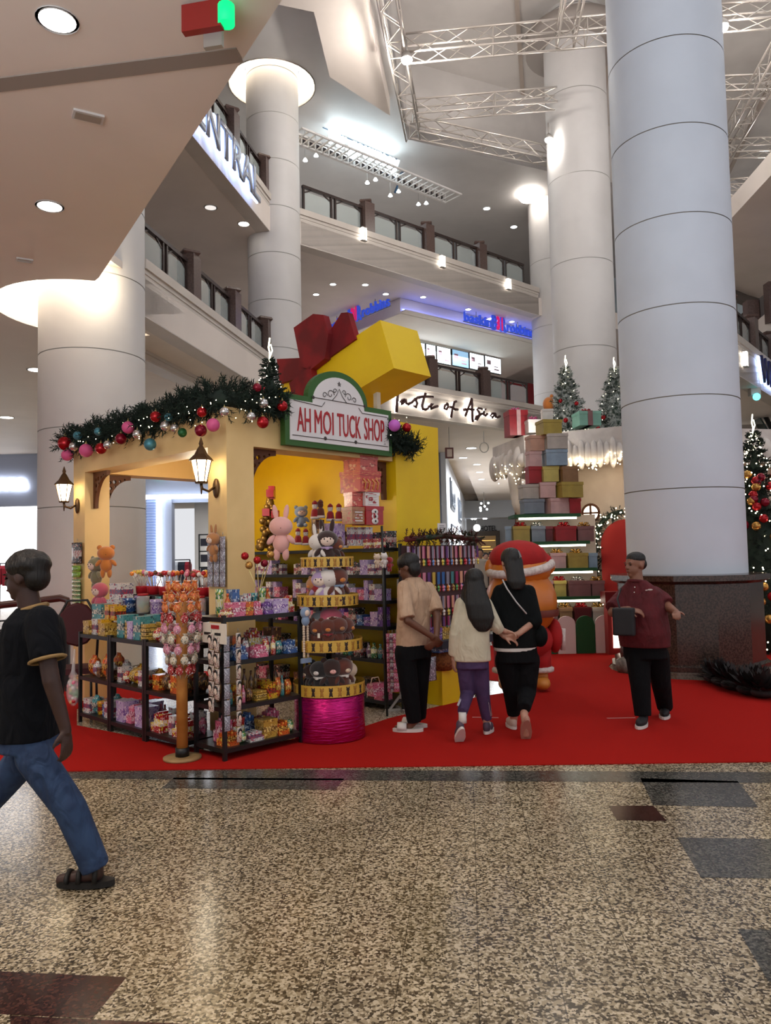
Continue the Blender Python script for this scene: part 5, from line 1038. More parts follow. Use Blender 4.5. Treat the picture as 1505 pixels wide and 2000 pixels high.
# ---------------------------------------------------------------- keychain stall right of the kiosk
st = thing('keychain_stall', 'wide wire rack on a yellow base with rows of hooks, right of the kiosk', 'display rack', kl(1.86, -.42), KA)
f = MB(); f.box(0, 1.22, .02, .05, .75, 1.70); f.build('back_panel', mat('stall_panel', rgb(88, 60, 62), .7), st)
f = MB(); f.box(.46, .78, -.1, .25, .003, .66); f.build('base', kyel, st); f = MB(); f.box(.3, 1.2, -.25, .25, .62, .7); f.build('tray', MATS['cloth_dark'], st)
for x in (0, 1.22): f = MB(); f.bar((x, .035, .003), (x, .035, 1.72), .03); f.build('post', black, st)
KC = [mat('tassel_'+n, rgb(*c), .6) for n, c in (('lilac', (186, 170, 196)), ('pink', (205, 130, 150)), ('magenta', (150, 40, 90)), ('grey', (140, 135, 150)), ('yellow', (205, 170, 70)), ('blue', (50, 100, 160)), ('teal', (70, 130, 135)), ('purple', (100, 60, 120)), ('red', (150, 40, 50)), ('peach', (220, 160, 130)))]
CNm = ['lilac', 'pink', 'magenta', 'grey', 'yellow', 'blue', 'teal', 'purple', 'red', 'peach']
for r_, (z, nm) in enumerate(((1.69, 'top'), (1.41, 'second'), (1.15, 'third'), (.93, 'lowest'))):
    for k in range(31):
        x = .03+k*.039; ci = [0, 0, 1, 1, 3, 1, 3, 2, 3, 2, 7, 9, 9, 1][(k*5+r_*3) % 14] if r_ != 1 else [1, 1, 8, 1, 7, 4, 5, 5, 3, 6, 2, 9][(k//2) % 12]
        if r_ == 3: ci = [8, 9, 7, 8, 2, 3][k % 6]
        t = thing('keychain', f'{CNm[ci]} strap keychain on the {nm} row of the stall rack', 'keychain', st.matrix_world @ V((x, 0, z)) if False else kl(1.86+x, -.42+(-.03 if k % 2 else -.05), z), KA, f'{CNm[ci]} keychains on the {nm} row')
        t.scale = (1, 1, .8 if r_ == 3 else 1)
        k1 = ('strap', ci)
        def mk(ci=ci): f = MB(); f.box(-.014, .014, -.004, .004, -.13, 0); return f
        if ('S', ci) not in _mc: me = mesh_of(('strap', ci), mk); me.materials.clear(); me.materials.append(KC[ci]); _mc[('S', ci)] = me
        link('strap', _mc[('S', ci)], t)
        cj = (k*3+r_) % 8
        if ('H', cj) not in _mc:
            def mk2(): f = MB(); f.ell((0, -.005, -.165), (.018, .014, .02), 8, 6); f.ell((0, -.005, -.195), (.014, .012, .016), 8, 5); f.tube([(0, 0, -.13), (0, 0, -.15)], .004, 4); return f
            me = mesh_of(('charm', cj), mk2); me.materials.clear(); me.materials.append(candyc[cj]); _mc[('H', cj)] = me
        link('charm', _mc[('H', cj)], t)
for i, (x, c_) in enumerate(((.36, 'purple'), (.52, 'gold'), (.7, 'teal'), (.86, 'red'), (1.0, 'brown'), (1.12, 'pink'))): item('display tray' if i % 2 else 'carton', c_, .15, .12, .13, kl(1.86+x, -.5, .70), KA, f'{c_} {"display tray" if i % 2 else "carton"} in the tray of the keychain stall, {num[i]} from the left')
garland([kl(1.86, -.47, 1.76), kl(2.5, -.47, 1.80), kl(3.12, -.47, 1.76)], .07, 170, 'dark red and green tinsel along the top of the keychain stall', .07, m=noisy('tinsel_red', rgb(96, 22, 26), rgb(28, 50, 26), 7, .6))
t = thing('paper_notice', 'small white paper notice standing on the tinsel of the keychain stall', 'sign', kl(2.5, -.42, 1.83), KA); f = MB(); f.box(-.07, .07, 0, .004, 0, .11); f.build('paper', MATS['sign_white'], t); f = MB(); f.bar((0, .003, -.11), (0, .003, 0), .01); f.build('stick', black, t); f = MB(); [f.box(-.04, .04, -.002, 0, z, z+.008) for z in (.04, .06, .08)]; f.build('print', mat('print_grey', rgb(150, 145, 145), .6), t)
plush(kl(1.58, -.42, 1.50), .17, 'white', 'round', KA, 'small white plush pair hanging before the wall shelf, right one', False, sit=False); plush(kl(1.48, -.42, 1.50), .16, 'cream', 'round', KA, 'small cream plush hanging before the wall shelf, left of the white one', False, sit=False); plush(kl(1.68, -.4, 1.46), .17, 'red', 'none', KA, 'small red plush hanging right of the white one', False, sit=False)
f = MB(); f.tube([kl(1.3, -.4, 1.64), kl(1.75, -.4, 1.64)], .006, 5); f.tube([kl(1.58, -.42, .003), kl(1.58, -.4, 1.9)], .012, 6); f.tube([kl(1.68, -.4, 1.55), kl(1.68, -.4, 1.64)], .003, 4); tag(f.build('hanging_rail', black), 'thin black pole with a cross rail holding small plush toys', 'rail')
# white easel with hanging cards
e = onz(783, 1388, 0); e.z = .003; t = thing('card_stand', 'white three-legged stand hung with pink printed cards, left of the man in beige', 'display stand', e, .3); wm = mat('stand_white', rgb(190, 182, 174), .4)
f = MB(); f.bar((0, 0, .12), (0, 0, 1.35), .025); f.build('pole', wm, t)
for q in (-1, 1): f = MB(); f.bar((0, 0, .16), (q*.13, 0, .01), .02); f.build('leg', wm, t)
f = MB(); f.bar((-.17, 0, .012), (.17, 0, .012), .024); f.bar((0, -.15, .012), (0, .15, .012), .024); f.build('foot', wm, t)
for i in range(3): t2 = hangpack(e+V((-.11+.035*i, -.05-.01*i, .80-.0*i)), .3, .07, .6, PK['pink'] if i != 1 else PK['white'], 'long pink card strip hanging on the white stand', 'card strips on the white stand', n=6, grp='card_strip')
t = thing('gift_bag', 'pink wire-handled gift basket low on the shelf right of the foil drum', 'gift bag', at(733, 1358, 7.95), .7); f = MB(); f.box(-.07, .07, -.05, .05, 0, .12); f.build('bag', PK['pink'], t); f = MB(); f.tube([(-.06, 0, .12), (-.04, 0, .18), (.04, 0, .18), (.06, 0, .12)], .006, 5); f.build('handle', PL['cream'], t)
for px_, py_, Y_, w_, h_, c_, l_ in ((862, 1262, 8.25, .26, .05, 'yellow', 'flat yellow game box balanced at the right edge of the keychain stall tray'), (858, 1272, 8.22, .24, .055, 'blue', 'navy game box under the flat yellow one at the stall')):
    item('carton', c_, w_, .2, h_, at(px_, py_, Y_), KA, l_)
p = at(864, 1308, 8.3); t = thing('basket', 'round brown basket under the game boxes at the keychain stall', 'basket', p); f = MB(); f.lathe([(.1, 0), (.14, .06), (.15, .14), (.13, .2), (.12, .2)], 18); f.build('bowl', noisy('wicker', rgb(150, 92, 46), rgb(110, 62, 30), 40, .8, bump=.4), t); f = MB(); f.tube([(.13*math.cos(a*.524), .13*math.sin(a*.524), .2) for a in range(13)], .014, 6); f.build('rim', brwood, t)
p = at(842, 1290, 8.0); hangpack(p+V((0, 0, .05)), KA, .16, .26, silver, 'silver foil bag hanging below the keychain stall tray')
# clear bag of sweets hanging at the far end of the low shelves
P = onp(143, 1330, kl(-.55, 0), KUU); t = thing('sweet_bag', 'clear bag of mixed sweets hanging at the left end of the low shelves', 'bag', P+V((0, 0, -.1)), AP); f = MB(); f.ell((0, 0, 0), (.1, .06, .15), 12, 9); f.tube([(0, 0, .14), (.0, 0, .2), (.03, 0, .42)], [.05, .02, .01], 6); f.build('bag_film', clearp, t)
for k, ci in enumerate((2, 5, 0, 3, 4)):
    f = MB(); [f.ell((random.uniform(-.06, .06), random.uniform(-.03, .03), random.uniform(-.11, .1)), .022, 7, 5) for _ in range(7)]; o = f.build('sweets', candyc[ci], t); o['kind'] = 'stuff'
for i, (x, y, c_, w, h_) in enumerate(((208, 1228, 'teal', .2, .15), (232, 1228, 'yellow', .09, .15), (246, 1228, 'yellow', .09, .14))): item('carton', c_, w, .12, h_, onp(x, y+8, kl(-.3, 0), KUU) if False else kl(-.34, [1.72, 1.5, 1.38][i], 1.02 if i == 0 else 1.02), AP, f'{["teal framed", "left slim yellow", "right slim yellow"][i]} carton standing highest at the far end of the low shelves')
# ================================================================ CHRISTMAS HOUSE, GIFT TOWER, TREES
snow = noisy('snow_plaster', rgb(226, 218, 212), rgb(206, 198, 192), 3, .8, bump=.3); hwall = noisy('house_wall', rgb(222, 206, 188), rgb(210, 192, 174), 2, .8, bump=.2)
Hp = [at(962, 900, 15.1), at(1024, 900, 13.55), at(1216, 900, 12.75)]; Hp = [V((p.x, p.y, 0)) for p in Hp]
hs = thing('christmas_house', 'snow-roofed christmas cottage behind the tower of gift boxes', 'cottage', (0, 0, 0))
back = [V((7.5, 13.6, 0)), V((7.5, 17, 0)), V((3.2, 17.2, 0))]
poly = [tuple(p.xy) for p in Hp+back]; f = MB(); f.prism(poly, 3.22, 3.68); f.build('snow_roof', snow, hs)
f = MB()      # dripping snow edge along the front
for a, b, n in ((Hp[0], Hp[1], 9), (Hp[1], Hp[2]*1.0, 16), (Hp[2], back[0], 20)):
    d = (b-a); 
    for i in range(n):
        p = a+d*((i+.5)/n); w = d.length/n*.62; dz = .12+.16*abs(math.sin(i*1.7+a.x)); f.ell((p.x, p.y, 3.25), (w, .10, dz), 10, 8)
f.build('snow_drips', snow, hs)
f = MB(); p = at(1004, 940, 14.1); f.tube([(p.x, p.y, 3.25), (p.x+.01, p.y, 2.9), (p.x+.03, p.y, 2.5), (p.x+.06, p.y, 2.3)], [.14, .12, .09, .05], 10); f.build('snow_drips', snow, hs)
f = MB(); f.box(p.x+.0, p.x+.1, p.y-.03, p.y+.07, .01, 2.6); f.build('post', brwood, hs)
f = MB(); wl = [(Hp[1].x+.25, Hp[1].y+.5), (Hp[2].x+.1, Hp[2].y+.38), (7.3, 14.1), (7.3, 16.8), (3.4, 17.0)]; f.prism(wl, .01, 3.22); f.build('house_wall', hwall, hs)
front = lambda x, y, o=0: onp(x, y, V((Hp[1].x+.25, Hp[1].y+.5-o, 0)), (V((Hp[2].x+.1, Hp[2].y+.38, 0))-V((Hp[1].x+.25, Hp[1].y+.5, 0))).normalized())
HA = math.atan2((Hp[2].y+.38)-(Hp[1].y+.5), (Hp[2].x+.1)-(Hp[1].x+.25))
p = front(1153, 1002, .05); f = MB(); f.M = Matrix.Translation(p) @ Matrix.Rotation(HA, 4, 'Z')
f.tube([(.15*math.cos(a*.2618), 0, .15*math.sin(a*.2618)) for a in range(25)], .022, 8); f.bar((-.15, 0, 0), (.15, 0, 0), .03); f.bar((0, 0, -.15), (0, 0, .15), .03); f.build('window_frame', brwood, hs)
f = MB(); f.M = Matrix.Translation(p) @ Matrix.Rotation(HA, 4, 'Z'); f.ell((0, .03, 0), (.145, .012, .145), 20, 10); f.build('window_pane', mat('window_glow', (1, 1, .9), emit=(1, .92, .74), strength=3.2), hs)
pts = []
for i in range(100):
    if i % 3: x = random.uniform(1108, 1214); y = 893+random.uniform(0, 26)-(12 if x > 1180 else 0)
    else: x = random.uniform(964, 1028); y = random.uniform(905, 945)
    pts.append(onp(x, y, Hp[1]+V((0, -.12, 0)), (Hp[2]-Hp[1]).normalized()) if i % 3 else onp(x, y, Hp[1]+V((-.08, -.1, 0)), (Hp[1]-Hp[0]).normalized()))
o = glints('icicle_lights', pts, .010); o['kind'] = 'stuff'; o['label'] = 'warm icicle string lights under the snowy roof edge'; o['category'] = 'string lights'
light('icicle_glow', 'AREA', V((3.4, 12.6, 3.0)), 4, (1, .82, .55), 1.6, size_y=.3, target=(3.4, 13.6, 2.2))
# arched red door with a lit garland
p = front(1216, 1190, .12); f = MB(); f.M = Matrix.Translation((p.x+.1, p.y, .01)) @ Matrix.Rotation(HA, 4, 'Z')
f.extr([(-.42, 0), (.42, 0), (.42, 1.7)]+[(.42*math.cos(a*.2618), 1.7+.42*math.sin(a*.2618)) for a in range(1, 12)]+[(-.42, 1.7)], -.06, 0); f.build('arched_door', mat('door_red', rgb(178, 30, 26), .6), hs)
gpts = [f.M @ V((-.5, -.1, .6)), f.M @ V((-.52, -.1, 1.2))]+[f.M @ V((-.5*math.cos(a), -.12, 1.75+.5*math.sin(a))) for a in (0, .4, .8, 1.2, 1.57)]
garland(gpts, .10, 260, 'lit pine garland arching round the red cottage door', .09)
o = glints('string_lights', [V(q)+V((random.uniform(-.08, .08), -.1, random.uniform(-.1, .1))) for q in gpts for _ in range(9)], .010); o['kind'] = 'stuff'; o['label'] = 'small white lights on the cottage door garland'; o['category'] = 'string lights'
# gift tower
GM = {n: noisy('wrap_'+n, rgb(*c), rgb(*[int(v*.93) for v in c]), 6, .45) for n, c in (('olive', (168, 146, 66)), ('white', (215, 210, 205)), ('peach', (196, 150, 128)), ('grey', (178, 168, 160)), ('pink', (206, 166, 164)), ('blue', (138, 158, 178)), ('red', (158, 26, 36)), ('mauve', (134, 92, 92)), ('brown', (140, 104, 72)), ('steel', (122, 130, 142)), ('wine', (96, 26, 34)), ('teal', (128, 178, 160)), ('yellow', (196, 180, 96)), ('rose', (200, 80, 90)))}
def gift(px0, px1, y0, y1, Y, c, label, rz=.12, dz=None, ribbon=None, bow=None, lid=True):
    p = at((px0+px1)/2, y1, Y); w = (px1-px0)/1500*Y; h = (y1-y0)/1500*Y; t = thing('gift_box', label, 'gift box', p, rz); w2 = w/2*.93; dp = min(w2, .2)
    f = MB(); f.box(-w2, w2, -dp, dp, 0, h*.98); f.build('box', GM[c], t); f = MB(); f.box(-w2-.008, w2+.008, -dp-.008, dp+.008, h*.8, h); f.build('lid', GM[c], t)
    if ribbon: f = MB(); f.box(-w2*.22, w2*.22, -dp-.012, dp+.012, 0, h+.006); f.build('ribbon', GM[ribbon], t)
    if bow:
        f = MB()
        for a in range(6): q = a*1.05; f.tube([(0, 0, h), (.07*math.cos(q), .05*math.sin(q), h+.06), (.1*math.cos(q), .07*math.sin(q), h+.015), (.01, 0, h)], [.008, .014, .014, .006], 5)
        f.build('bow', BC[bow] if bow in BC else GM[bow], t)
    return t
YT = 12.55
rows = [('top row', [(1057, 1079, 800, 822, 'white', 0), (1051, 1092, 822, 851, 'olive', 0)]), ('row below the olive topmost box', [(1029, 1060, 852, 882, 'peach', 0), (1063, 1106, 849, 879, 'grey', 0)]),
        ('third loose row from the top', [(1029, 1055, 882, 912, 'pink', 0), (1061, 1105, 880, 911, 'blue', 0)]), ('fourth loose row from the top', [(1028, 1055, 912, 945, 'red', 0), (1057, 1089, 912, 942, 'yellow', 0), (1091, 1125, 912, 943, 'brown', 0)]),
        ('fifth loose row from the top', [(1015, 1049, 947, 975, 'grey', 0), (1051, 1083, 943, 973, 'pink', 0), (1085, 1132, 943, 973, 'olive', 0)]), ('row on the uppermost green shelf', [(1018, 1060, 976, 1004, 'steel', 0), (1064, 1106, 974, 1004, 'pink', 0), (1109, 1132, 974, 1004, 'red', 0)])]
for nm, rw in rows:
    for i, (x0, x1, y0, y1, c, _) in enumerate(rw): gift(x0, x1, y0, y1, YT-.06*i, c, f'{c} gift box of the gift tower, {nm}', random.uniform(-.1, .25))
rows2 = [('second', 1028, 1058, [(987, 998, 'blue', 0), (999, 1033, 'olive', 'red'), (1035, 1063, 'steel', 'silver'), (1064, 1078, 'wine', 0), (1080, 1122, 'red', 'red'), (1124, 1157, 'mauve', 'gold')]), ('third', 1080, 1111, [(1040, 1070, 'brown', 0), (1072, 1103, 'pink', 'gold'), (1105, 1145, 'olive', 'gold'), (1147, 1165, 'blue', 0)]),
         ('fourth', 1134, 1167, [(1042, 1078, 'pink', 'red'), (1080, 1104, 'yellow', 'red'), (1106, 1150, 'mauve', 'silver'), (1152, 1178, 'mauve', 'gold')]), ('lowest', 1186, 1222, [(1062, 1088, 'mauve', 'gold'), (1090, 1116, 'brown', 'gold'), (1118, 1152, 'wine', 'red'), (1154, 1182, 'grey', 'gold')])]
greenb = mat('shelf_green', rgb(22, 78, 38), .6)
gt = thing('gift_tower', 'stepped green shelf tower with lit edges carrying wrapped gift boxes', 'display stand')
for i, (y, x0, x1) in enumerate(((1005, 1004, 1134), (1059, 995, 1152), (1112, 990, 1166), (1168, 985, 1182))):
    a, b = at(x0, y, YT-.28), at(x1, y, YT-.28); f = MB(); f.box(a.x, b.x, YT-.28, YT+.35, a.z-.05, a.z); f.build('shelf_board', greenb, gt)
    f = MB(); f.box(a.x+.08, b.x-.06, YT-.24, YT-.2, a.z-.085, a.z-.055); f.build('light_strip', mat('strip_glow', (1, 1, .9), emit=(1, .96, .78), strength=7), gt)
a, b = at(1015, 1222, YT+.4), at(1160, 1005, YT+.4); f = MB(); f.box(a.x, b.x, YT+.36, YT+.42, .01, b.z); f.build('back_board', hwall, gt)
cols_ = []
for nm, y0, y1, rw in rows2:
    for i, (x0, x1, c, bw) in enumerate(rw): gift(x0, x1, y0, y1, YT-.08, c, f'{c} gift box, {num[i]} from the left on the {nm} shelf of the tower', 0, bow=bw or None)
f = MB(); a, b = at(1050, 1222, YT-.3), at(1190, 1222, YT-.3); f.box(a.x, b.x, YT-.3, YT+.35, .01, a.z); f.build('plinth', greenb, gt)
# picket fence of round-topped boards
pw_ = 37
for i in range(5):
    x0 = 1015+i*37; c_ = 'green' if i % 2 else 'white'; a, b = at(x0, 1270, YT-.42), at(x0+35, 1270, YT-.42); w = b.x-a.x; f = MB(); f.M = Matrix.Translation((a.x, YT-.42, .009)); h = .46
    f.extr([(0, 0), (w, 0), (w, h)]+[(w/2+w/2*math.cos(q*.314), h+w*.45*math.sin(q*.314)) for q in range(1, 10)]+[(0, h)], -.03, 0)
    tag(f.build('fence_board', greenb if c_ == 'green' else mat('board_pinkwhite', rgb(222, 200, 198), .6)), f'{c_} round-topped fence board, {["hidden left", "second", "third", "fourth", "rightmost"][i]} before the gift tower', 'fence board')
# on the roof
gift(988, 1027, 803, 853, 13.75, 'red', 'big red gift box with a pale stripe on the left corner of the snowy roof', .15, ribbon='pink', bow='pink'); gift(1027, 1055, 821, 847, 13.5, 'white', 'bright white gift box with a pink bow on the snowy roof', .1, bow='pink')
gift(1122, 1168, 806, 834, 13.2, 'teal', 'mint green gift box with brown ribbon between the two snowy trees', .1, ribbon='mauve', bow='red')
light('roof_gift_light', 'POINT', at(1040, 838, 13.0), 9, (1, .95, .9), .05)
p = at(1108, 838, 13.9); p.z = 3.68; tree(p, 1.28, .42, 'snowy christmas tree on the cottage roof, the full one left of the big column', snowy, 900, 60, [(.2, 4.4, .045, 'red'), (.45, 5.2, .04, 'red'), (.5, 4.0, .04, 'red')], .16, star=.18, lr=.006)
p = at(1203, 838, 13.9); p.z = 3.68; tree(p, 1.25, .45, 'snowy christmas tree on the cottage roof half hidden by the big column', snowy, 900, 60, [(.25, 3.8, .045, 'red'), (.1, 3.6, .045, 'red')], .16, star=.16, lr=.006)
t = thing('roof_toy', 'orange rounded toy peeking over the topmost gift boxes on the roof', 'toy', at(1071, 790, 14)); f = MB(); f.ell((0, 0, 0), (.11, .1, .14), 12, 9); f.ell((.06, 0, .14), (.04, .03, .05), 8, 6); f.tube([(0, 0, -.1), (0, 0, -.55)], .08, 8); f.build('body', PL['orange'], t)
# podium, bollard, stanchion
p = onz(1199, 1200, .0); p = V((at(1200, 1190, 12.0).x, 12.0, .009)); t = thing('letter_box', 'red-topped podium with a glowing front before the cottage door', 'podium', p); f = MB(); f.box(-.14, .14, -.1, .1, 0, .78); f.build('body', mat('podium_red', rgb(150, 40, 40), .5), t); f = MB(); f.box(-.07, .06, -.11, -.1, .1, .7); f.build('glow_panel', MATS['window_glow'], t); f = MB(); f.box(-.18, .18, -.14, .14, .78, .96); f.build('top', mat('podium_top', rgb(120, 14, 20), .5), t)
p = onz(1202, 1276, 0); t = thing('stanchion', 'thin brass stanchion with a round foot left of the man in maroon', 'stanchion', (p.x, p.y, .009)); f = MB(); f.lathe([(.16, 0), (.15, .012), (.02, .03)], 20); f.build('foot', bronze, t); MB().lathe([(.018, .02), (.018, .9), (.03, .92), (.02, .96)], 12).build('pole', bronze, t)
p = onz(1222, 1314, 0); t = tag(MB().lathe([(.1, 0), (.13, .06), (.12, .16), (.03, .2)], 14).build('stone_bollard', noisy('bollard_stone', rgb(120, 108, 98), rgb(90, 80, 72), 20, .6), loc=(p.x, p.y, .009)), 'low rounded stone block at the left foot of the granite plinth', 'bollard')
# big tree at the right edge and the dark plants at its foot
random.seed(5); p = at(1482, 1100, 12.2); p.z = .0
tree(p, 3.45, 1.05, 'tall christmas tree with warm lights behind the right side of the granite plinth', pine, 1900, 460, [(random.uniform(.03, .8), random.uniform(3.4, 6.0), .07, random.choice(['gold', 'red', 'gold', 'crimson'])) for _ in range(60)], .2, star=.22, lr=.011)
drk = noisy('dark_leaf', rgb(38, 26, 26), rgb(20, 18, 16), 8, .7)
for i, (x, y) in enumerate(((1404, 1338), (1440, 1352), (1472, 1362), (1500, 1368), (1420, 1345), (1486, 1352))):
    c = onz(x, y, 0); t = thing('potted_plant', 'low dark-leaved plant in the bed at the foot of the right plinth', 'plant', (c.x, c.y+.1, .009), 0, 'dark plants at the plinth'); f = MB()
    f.ell((0, 0, .06), (.14, .14, .06), 10, 6); f.build('soil_mound', drk, t); f = MB()
    for _ in range(80):
        a, e = random.uniform(0, 6.28), random.uniform(.1, 1.3); d = V((math.cos(a)*math.cos(e), math.sin(a)*math.cos(e), math.sin(e))); s_ = d.cross(V((0, 0, 1))).normalized()*.035; b = d*.06+V((0, 0, .05)); m_ = d*random.uniform(.13, .2)+V((0, 0, .05)); f.add([b, m_-s_, m_+d*.09, m_+s_], [(0, 1, 2, 3)], False)
    f.build('leaves', drk, t)
# inflatable figure in santa clothes seen from behind
infl = noisy('inflatable_orange', rgb(214, 122, 40), rgb(204, 112, 34), 2, .4, coat=.2); ired = noisy('santa_red', rgb(178, 22, 22), rgb(160, 16, 18), 5, .8, ) ; furw = noisy('fur_white', rgb(225, 212, 204), rgb(205, 190, 182), 30, .95, bump=.5)
YM = 9.0; mb = at(1022, 1340, YM); t = thing('inflatable_figure', 'big orange inflatable figure in a red santa hat, seen from behind beyond the woman', 'inflatable', (mb.x, YM, .009)); zz = lambda py: at(1022, py, YM).z
f = MB(); f.ell((.0, 0, 1.02), (.42, .36, .42), 20, 14); f.ell((0, 0, 1.38), (.36, .32, .24), 18, 12); f.ell((.33, 0, 1.43), (.085, .06, .10), 12, 8); f.ell((-.33, 0, 1.43), (.085, .06, .10), 12, 8); f.build('body', infl, t)
f = MB(); f.lathe([(.425, .86), (.432, .90), (.425, .94)], 28, cap=False); f.build('brown_stripe', mat('stripe_brown', rgb(110, 40, 22), .5), t)
f = MB(); f.ell((-.02, 0, 1.53), (.34, .33, .21), 20, 12); f.ell((.2, .05, 1.47), (.2, .2, .14), 14, 9); f.build('hat', ired, t)
f = MB(); f.tube([(.36*math.cos(a*.349), .33*math.sin(a*.349), 1.42+.05*math.cos(a*.349)+.055*math.sin(a*.349)) for a in range(19)], .05, 8); f.build('hat_trim', furw, t)
f = MB(); f.ell((0, 0, .58), (.36, .32, .25), 18, 12); [f.tube([(s_*.17, 0, .5), (s_*.2, 0, .22)], [.17, .13], 12) for s_ in (-1, 1)]; f.ell((.38, 0, .62), (.09, .12, .2), 12, 8); f.build('santa_suit', ired, t)
f = MB(); [MB().tube([(s_*.2+.13*math.cos(a*.524), .13*math.sin(a*.524), .24) for a in range(13)], .035, 6).build('cuff_trim', furw, t) for s_ in (-1, 1)]; f.tube([(.47, 0, .45), (.48, 0, .7)], .03, 6); f.build('sleeve_trim', furw, t)
f = MB(); [f.ell((s_*.2, -.05, .09), (.1, .17, .08), 12, 8) for s_ in (-1, 1)]; [f.tube([(s_*.2, 0, .22), (s_*.2, 0, .08)], .09, 8) for s_ in (-1, 1)]; f.build('feet', mat('feet_orange', rgb(206, 130, 50), .5), t)
# ================================================================ PEOPLE
def remesh(o, vox, it=4, fac=.5):
    m = o.modifiers.new('remesh', 'REMESH'); m.mode = 'VOXEL'; m.voxel_size = vox; m.use_smooth_shade = True
    s = o.modifiers.new('smooth', 'SMOOTH'); s.iterations = it; s.factor = fac
class PB(MB):
    def sect(s, R, fw):        # rings (centre, half width across, half depth), across = perpendicular to the facing direction
        fw = V((fw[0], fw[1], 0)).normalized(); lt = V((-fw.y, fw.x, 0)); out = []
        kk = 1 if getattr(s, 'flat', 0) or getattr(s, 'full', 0) else .80
        for c, w, d in R: w, d = w*kk, d*kk; out.append([V(c)+lt*(w*abs(math.cos(t))**.85*(1 if math.cos(t) > 0 else -1))+fw*(d*abs(math.sin(t))**.85*(1 if math.sin(t) > 0 else -1)) for t in [6.28319*k/20 for k in range(20)]])
        return s.rings(out, True, True)
    def limb(s, pts, rr):
        P = []; Q = []; pts = [V(p) for p in pts]
        for i in range(len(pts)-1):
            for k in range(4): t = k/4; P.append(pts[i].lerp(pts[i+1], t)); Q.append(rr[i]*(1-t)+rr[i+1]*t)
        P.append(pts[-1]); Q.append(rr[-1]); s.tube(P, Q, 14); s.ell(pts[0], rr[0], 12, 8); None if getattr(s, 'flat', 0) else s.ell(pts[-1], rr[-1], 12, 8)
        for p, r in zip(pts[1:-1], rr[1:-1]): s.ell(p, r, 12, 8)
        return s
    def hand(s, w, d, n, curl=.5, sc=1, side=1):
        d = V(d).normalized(); n = V(n); n = (n-d*n.dot(d)).normalized(); l = d.cross(n)*side; L = .088*sc; Q = Matrix((l, n, d)).transposed()
        s.ell(w+d*L*.5, (.040*sc, .016*sc, L*.62), 12, 8, Q); s.tube([w-d*.02, w+d*.02], [.026*sc, .028*sc], 10)
        for k, (o, ln) in enumerate(((-.03, .066), (-.010, .078), (.011, .073), (.030, .058))):
            p = w+d*L*.95+l*o*sc; c = 0; pts = [w+d*L*.5+l*o*.8*sc, p]; dd = d
            for j in range(3): c += curl*(.6+.25*j); dd = (d*math.cos(c)+n*math.sin(c)); p = p+dd*ln*sc*(.44, .32, .26)[j]; pts.append(p)
            s.tube(pts, [.0098*sc, .0098*sc, .0092*sc, .0084*sc, .0072*sc], 8); s.ell(pts[-1], .0072*sc, 8, 6)
        a = w+d*L*.22-l*.03*sc; dd = (d*.75-l*.7+n*.3).normalized(); b = a+dd*.035*sc; e = b+(dd*.6+d*.5+n*curl*.6).normalized()*.03*sc
        s.tube([w+d*L*.15, a, b, e], [.013*sc, .0125*sc, .011*sc, .0085*sc], 8); s.ell(e, .0085*sc, 8, 6); return s
    def head(s, c, fw, h=.225):
        """c = centre of the skull; fw = where the face looks"""
        fw = V(fw).normalized(); up = V((0, 0, 1)); up = (up-fw*up.dot(fw)).normalized(); lt = up.cross(fw); k = h/.225; Q = Matrix((lt, fw, up)).transposed()
        s.ell(c+up*.022*k-fw*.01*k, (.076*k, .095*k, .09*k), 18, 12, Q); s.ell(c-up*.035*k+fw*.025*k, (.060*k, .066*k, .075*k), 16, 10, Q); s.ell(c-up*.088*k+fw*.055*k, (.028*k, .028*k, .022*k), 10, 8, Q)
        s.ell(c+up*.018*k+fw*.077*k, (.045*k, .016*k, .010*k), 12, 6, Q)
        s.tube([c+up*.01*k+fw*.084*k, c-up*.022*k+fw*.102*k], [.008*k, .013*k], 8); s.ell(c-up*.026*k+fw*.097*k, (.018*k, .014*k, .010*k), 10, 6, Q)
        s.ell(c-up*.054*k+fw*.085*k, (.024*k, .010*k, .006*k), 10, 6, Q); s.ell(c-up*.063*k+fw*.083*k, (.021*k, .010*k, .006*k), 10, 6, Q)
        for q in (-1, 1): s.ell(c+lt*q*.077*k-fw*.005*k-up*.008*k, (.010*k, .020*k, .030*k), 10, 7, Q)
        s.fr = (c, fw, lt, up, k); return s
def skinm(n, c): return noisy('skin_'+n, rgb(*c), rgb(*[int(v*.94) for v in c]), 12, .5)
def face_bits(o, fr, brow=True, lips=(120, 60, 55)):
    c, fw, lt, up, k = fr; Q = Matrix((lt, fw, up)).transposed(); f = MB()
    for q in (-1, 1): f.ell(c+lt*q*.031*k+fw*.081*k+up*.002*k, (.013*k, .006*k, .006*k), 10, 6, Q)
    f.build('eyes', mat('eye_dark', rgb(30, 20, 18), .2), o)
    f = MB()
    for q in (-1, 1): f.ell(c+lt*q*.033*k+fw*.087*k+up*.021*k, (.019*k, .005*k, .004*k), 10, 5, Q)
    f.build('eyebrows', mat('hair_black', rgb(20, 16, 15), .5), o)
    f = MB(); f.ell(c-up*.057*k+fw*.091*k, (.022*k, .006*k, .006*k), 10, 5, Q); f.build('lips', mat('lips', rgb(*lips), .5), o)
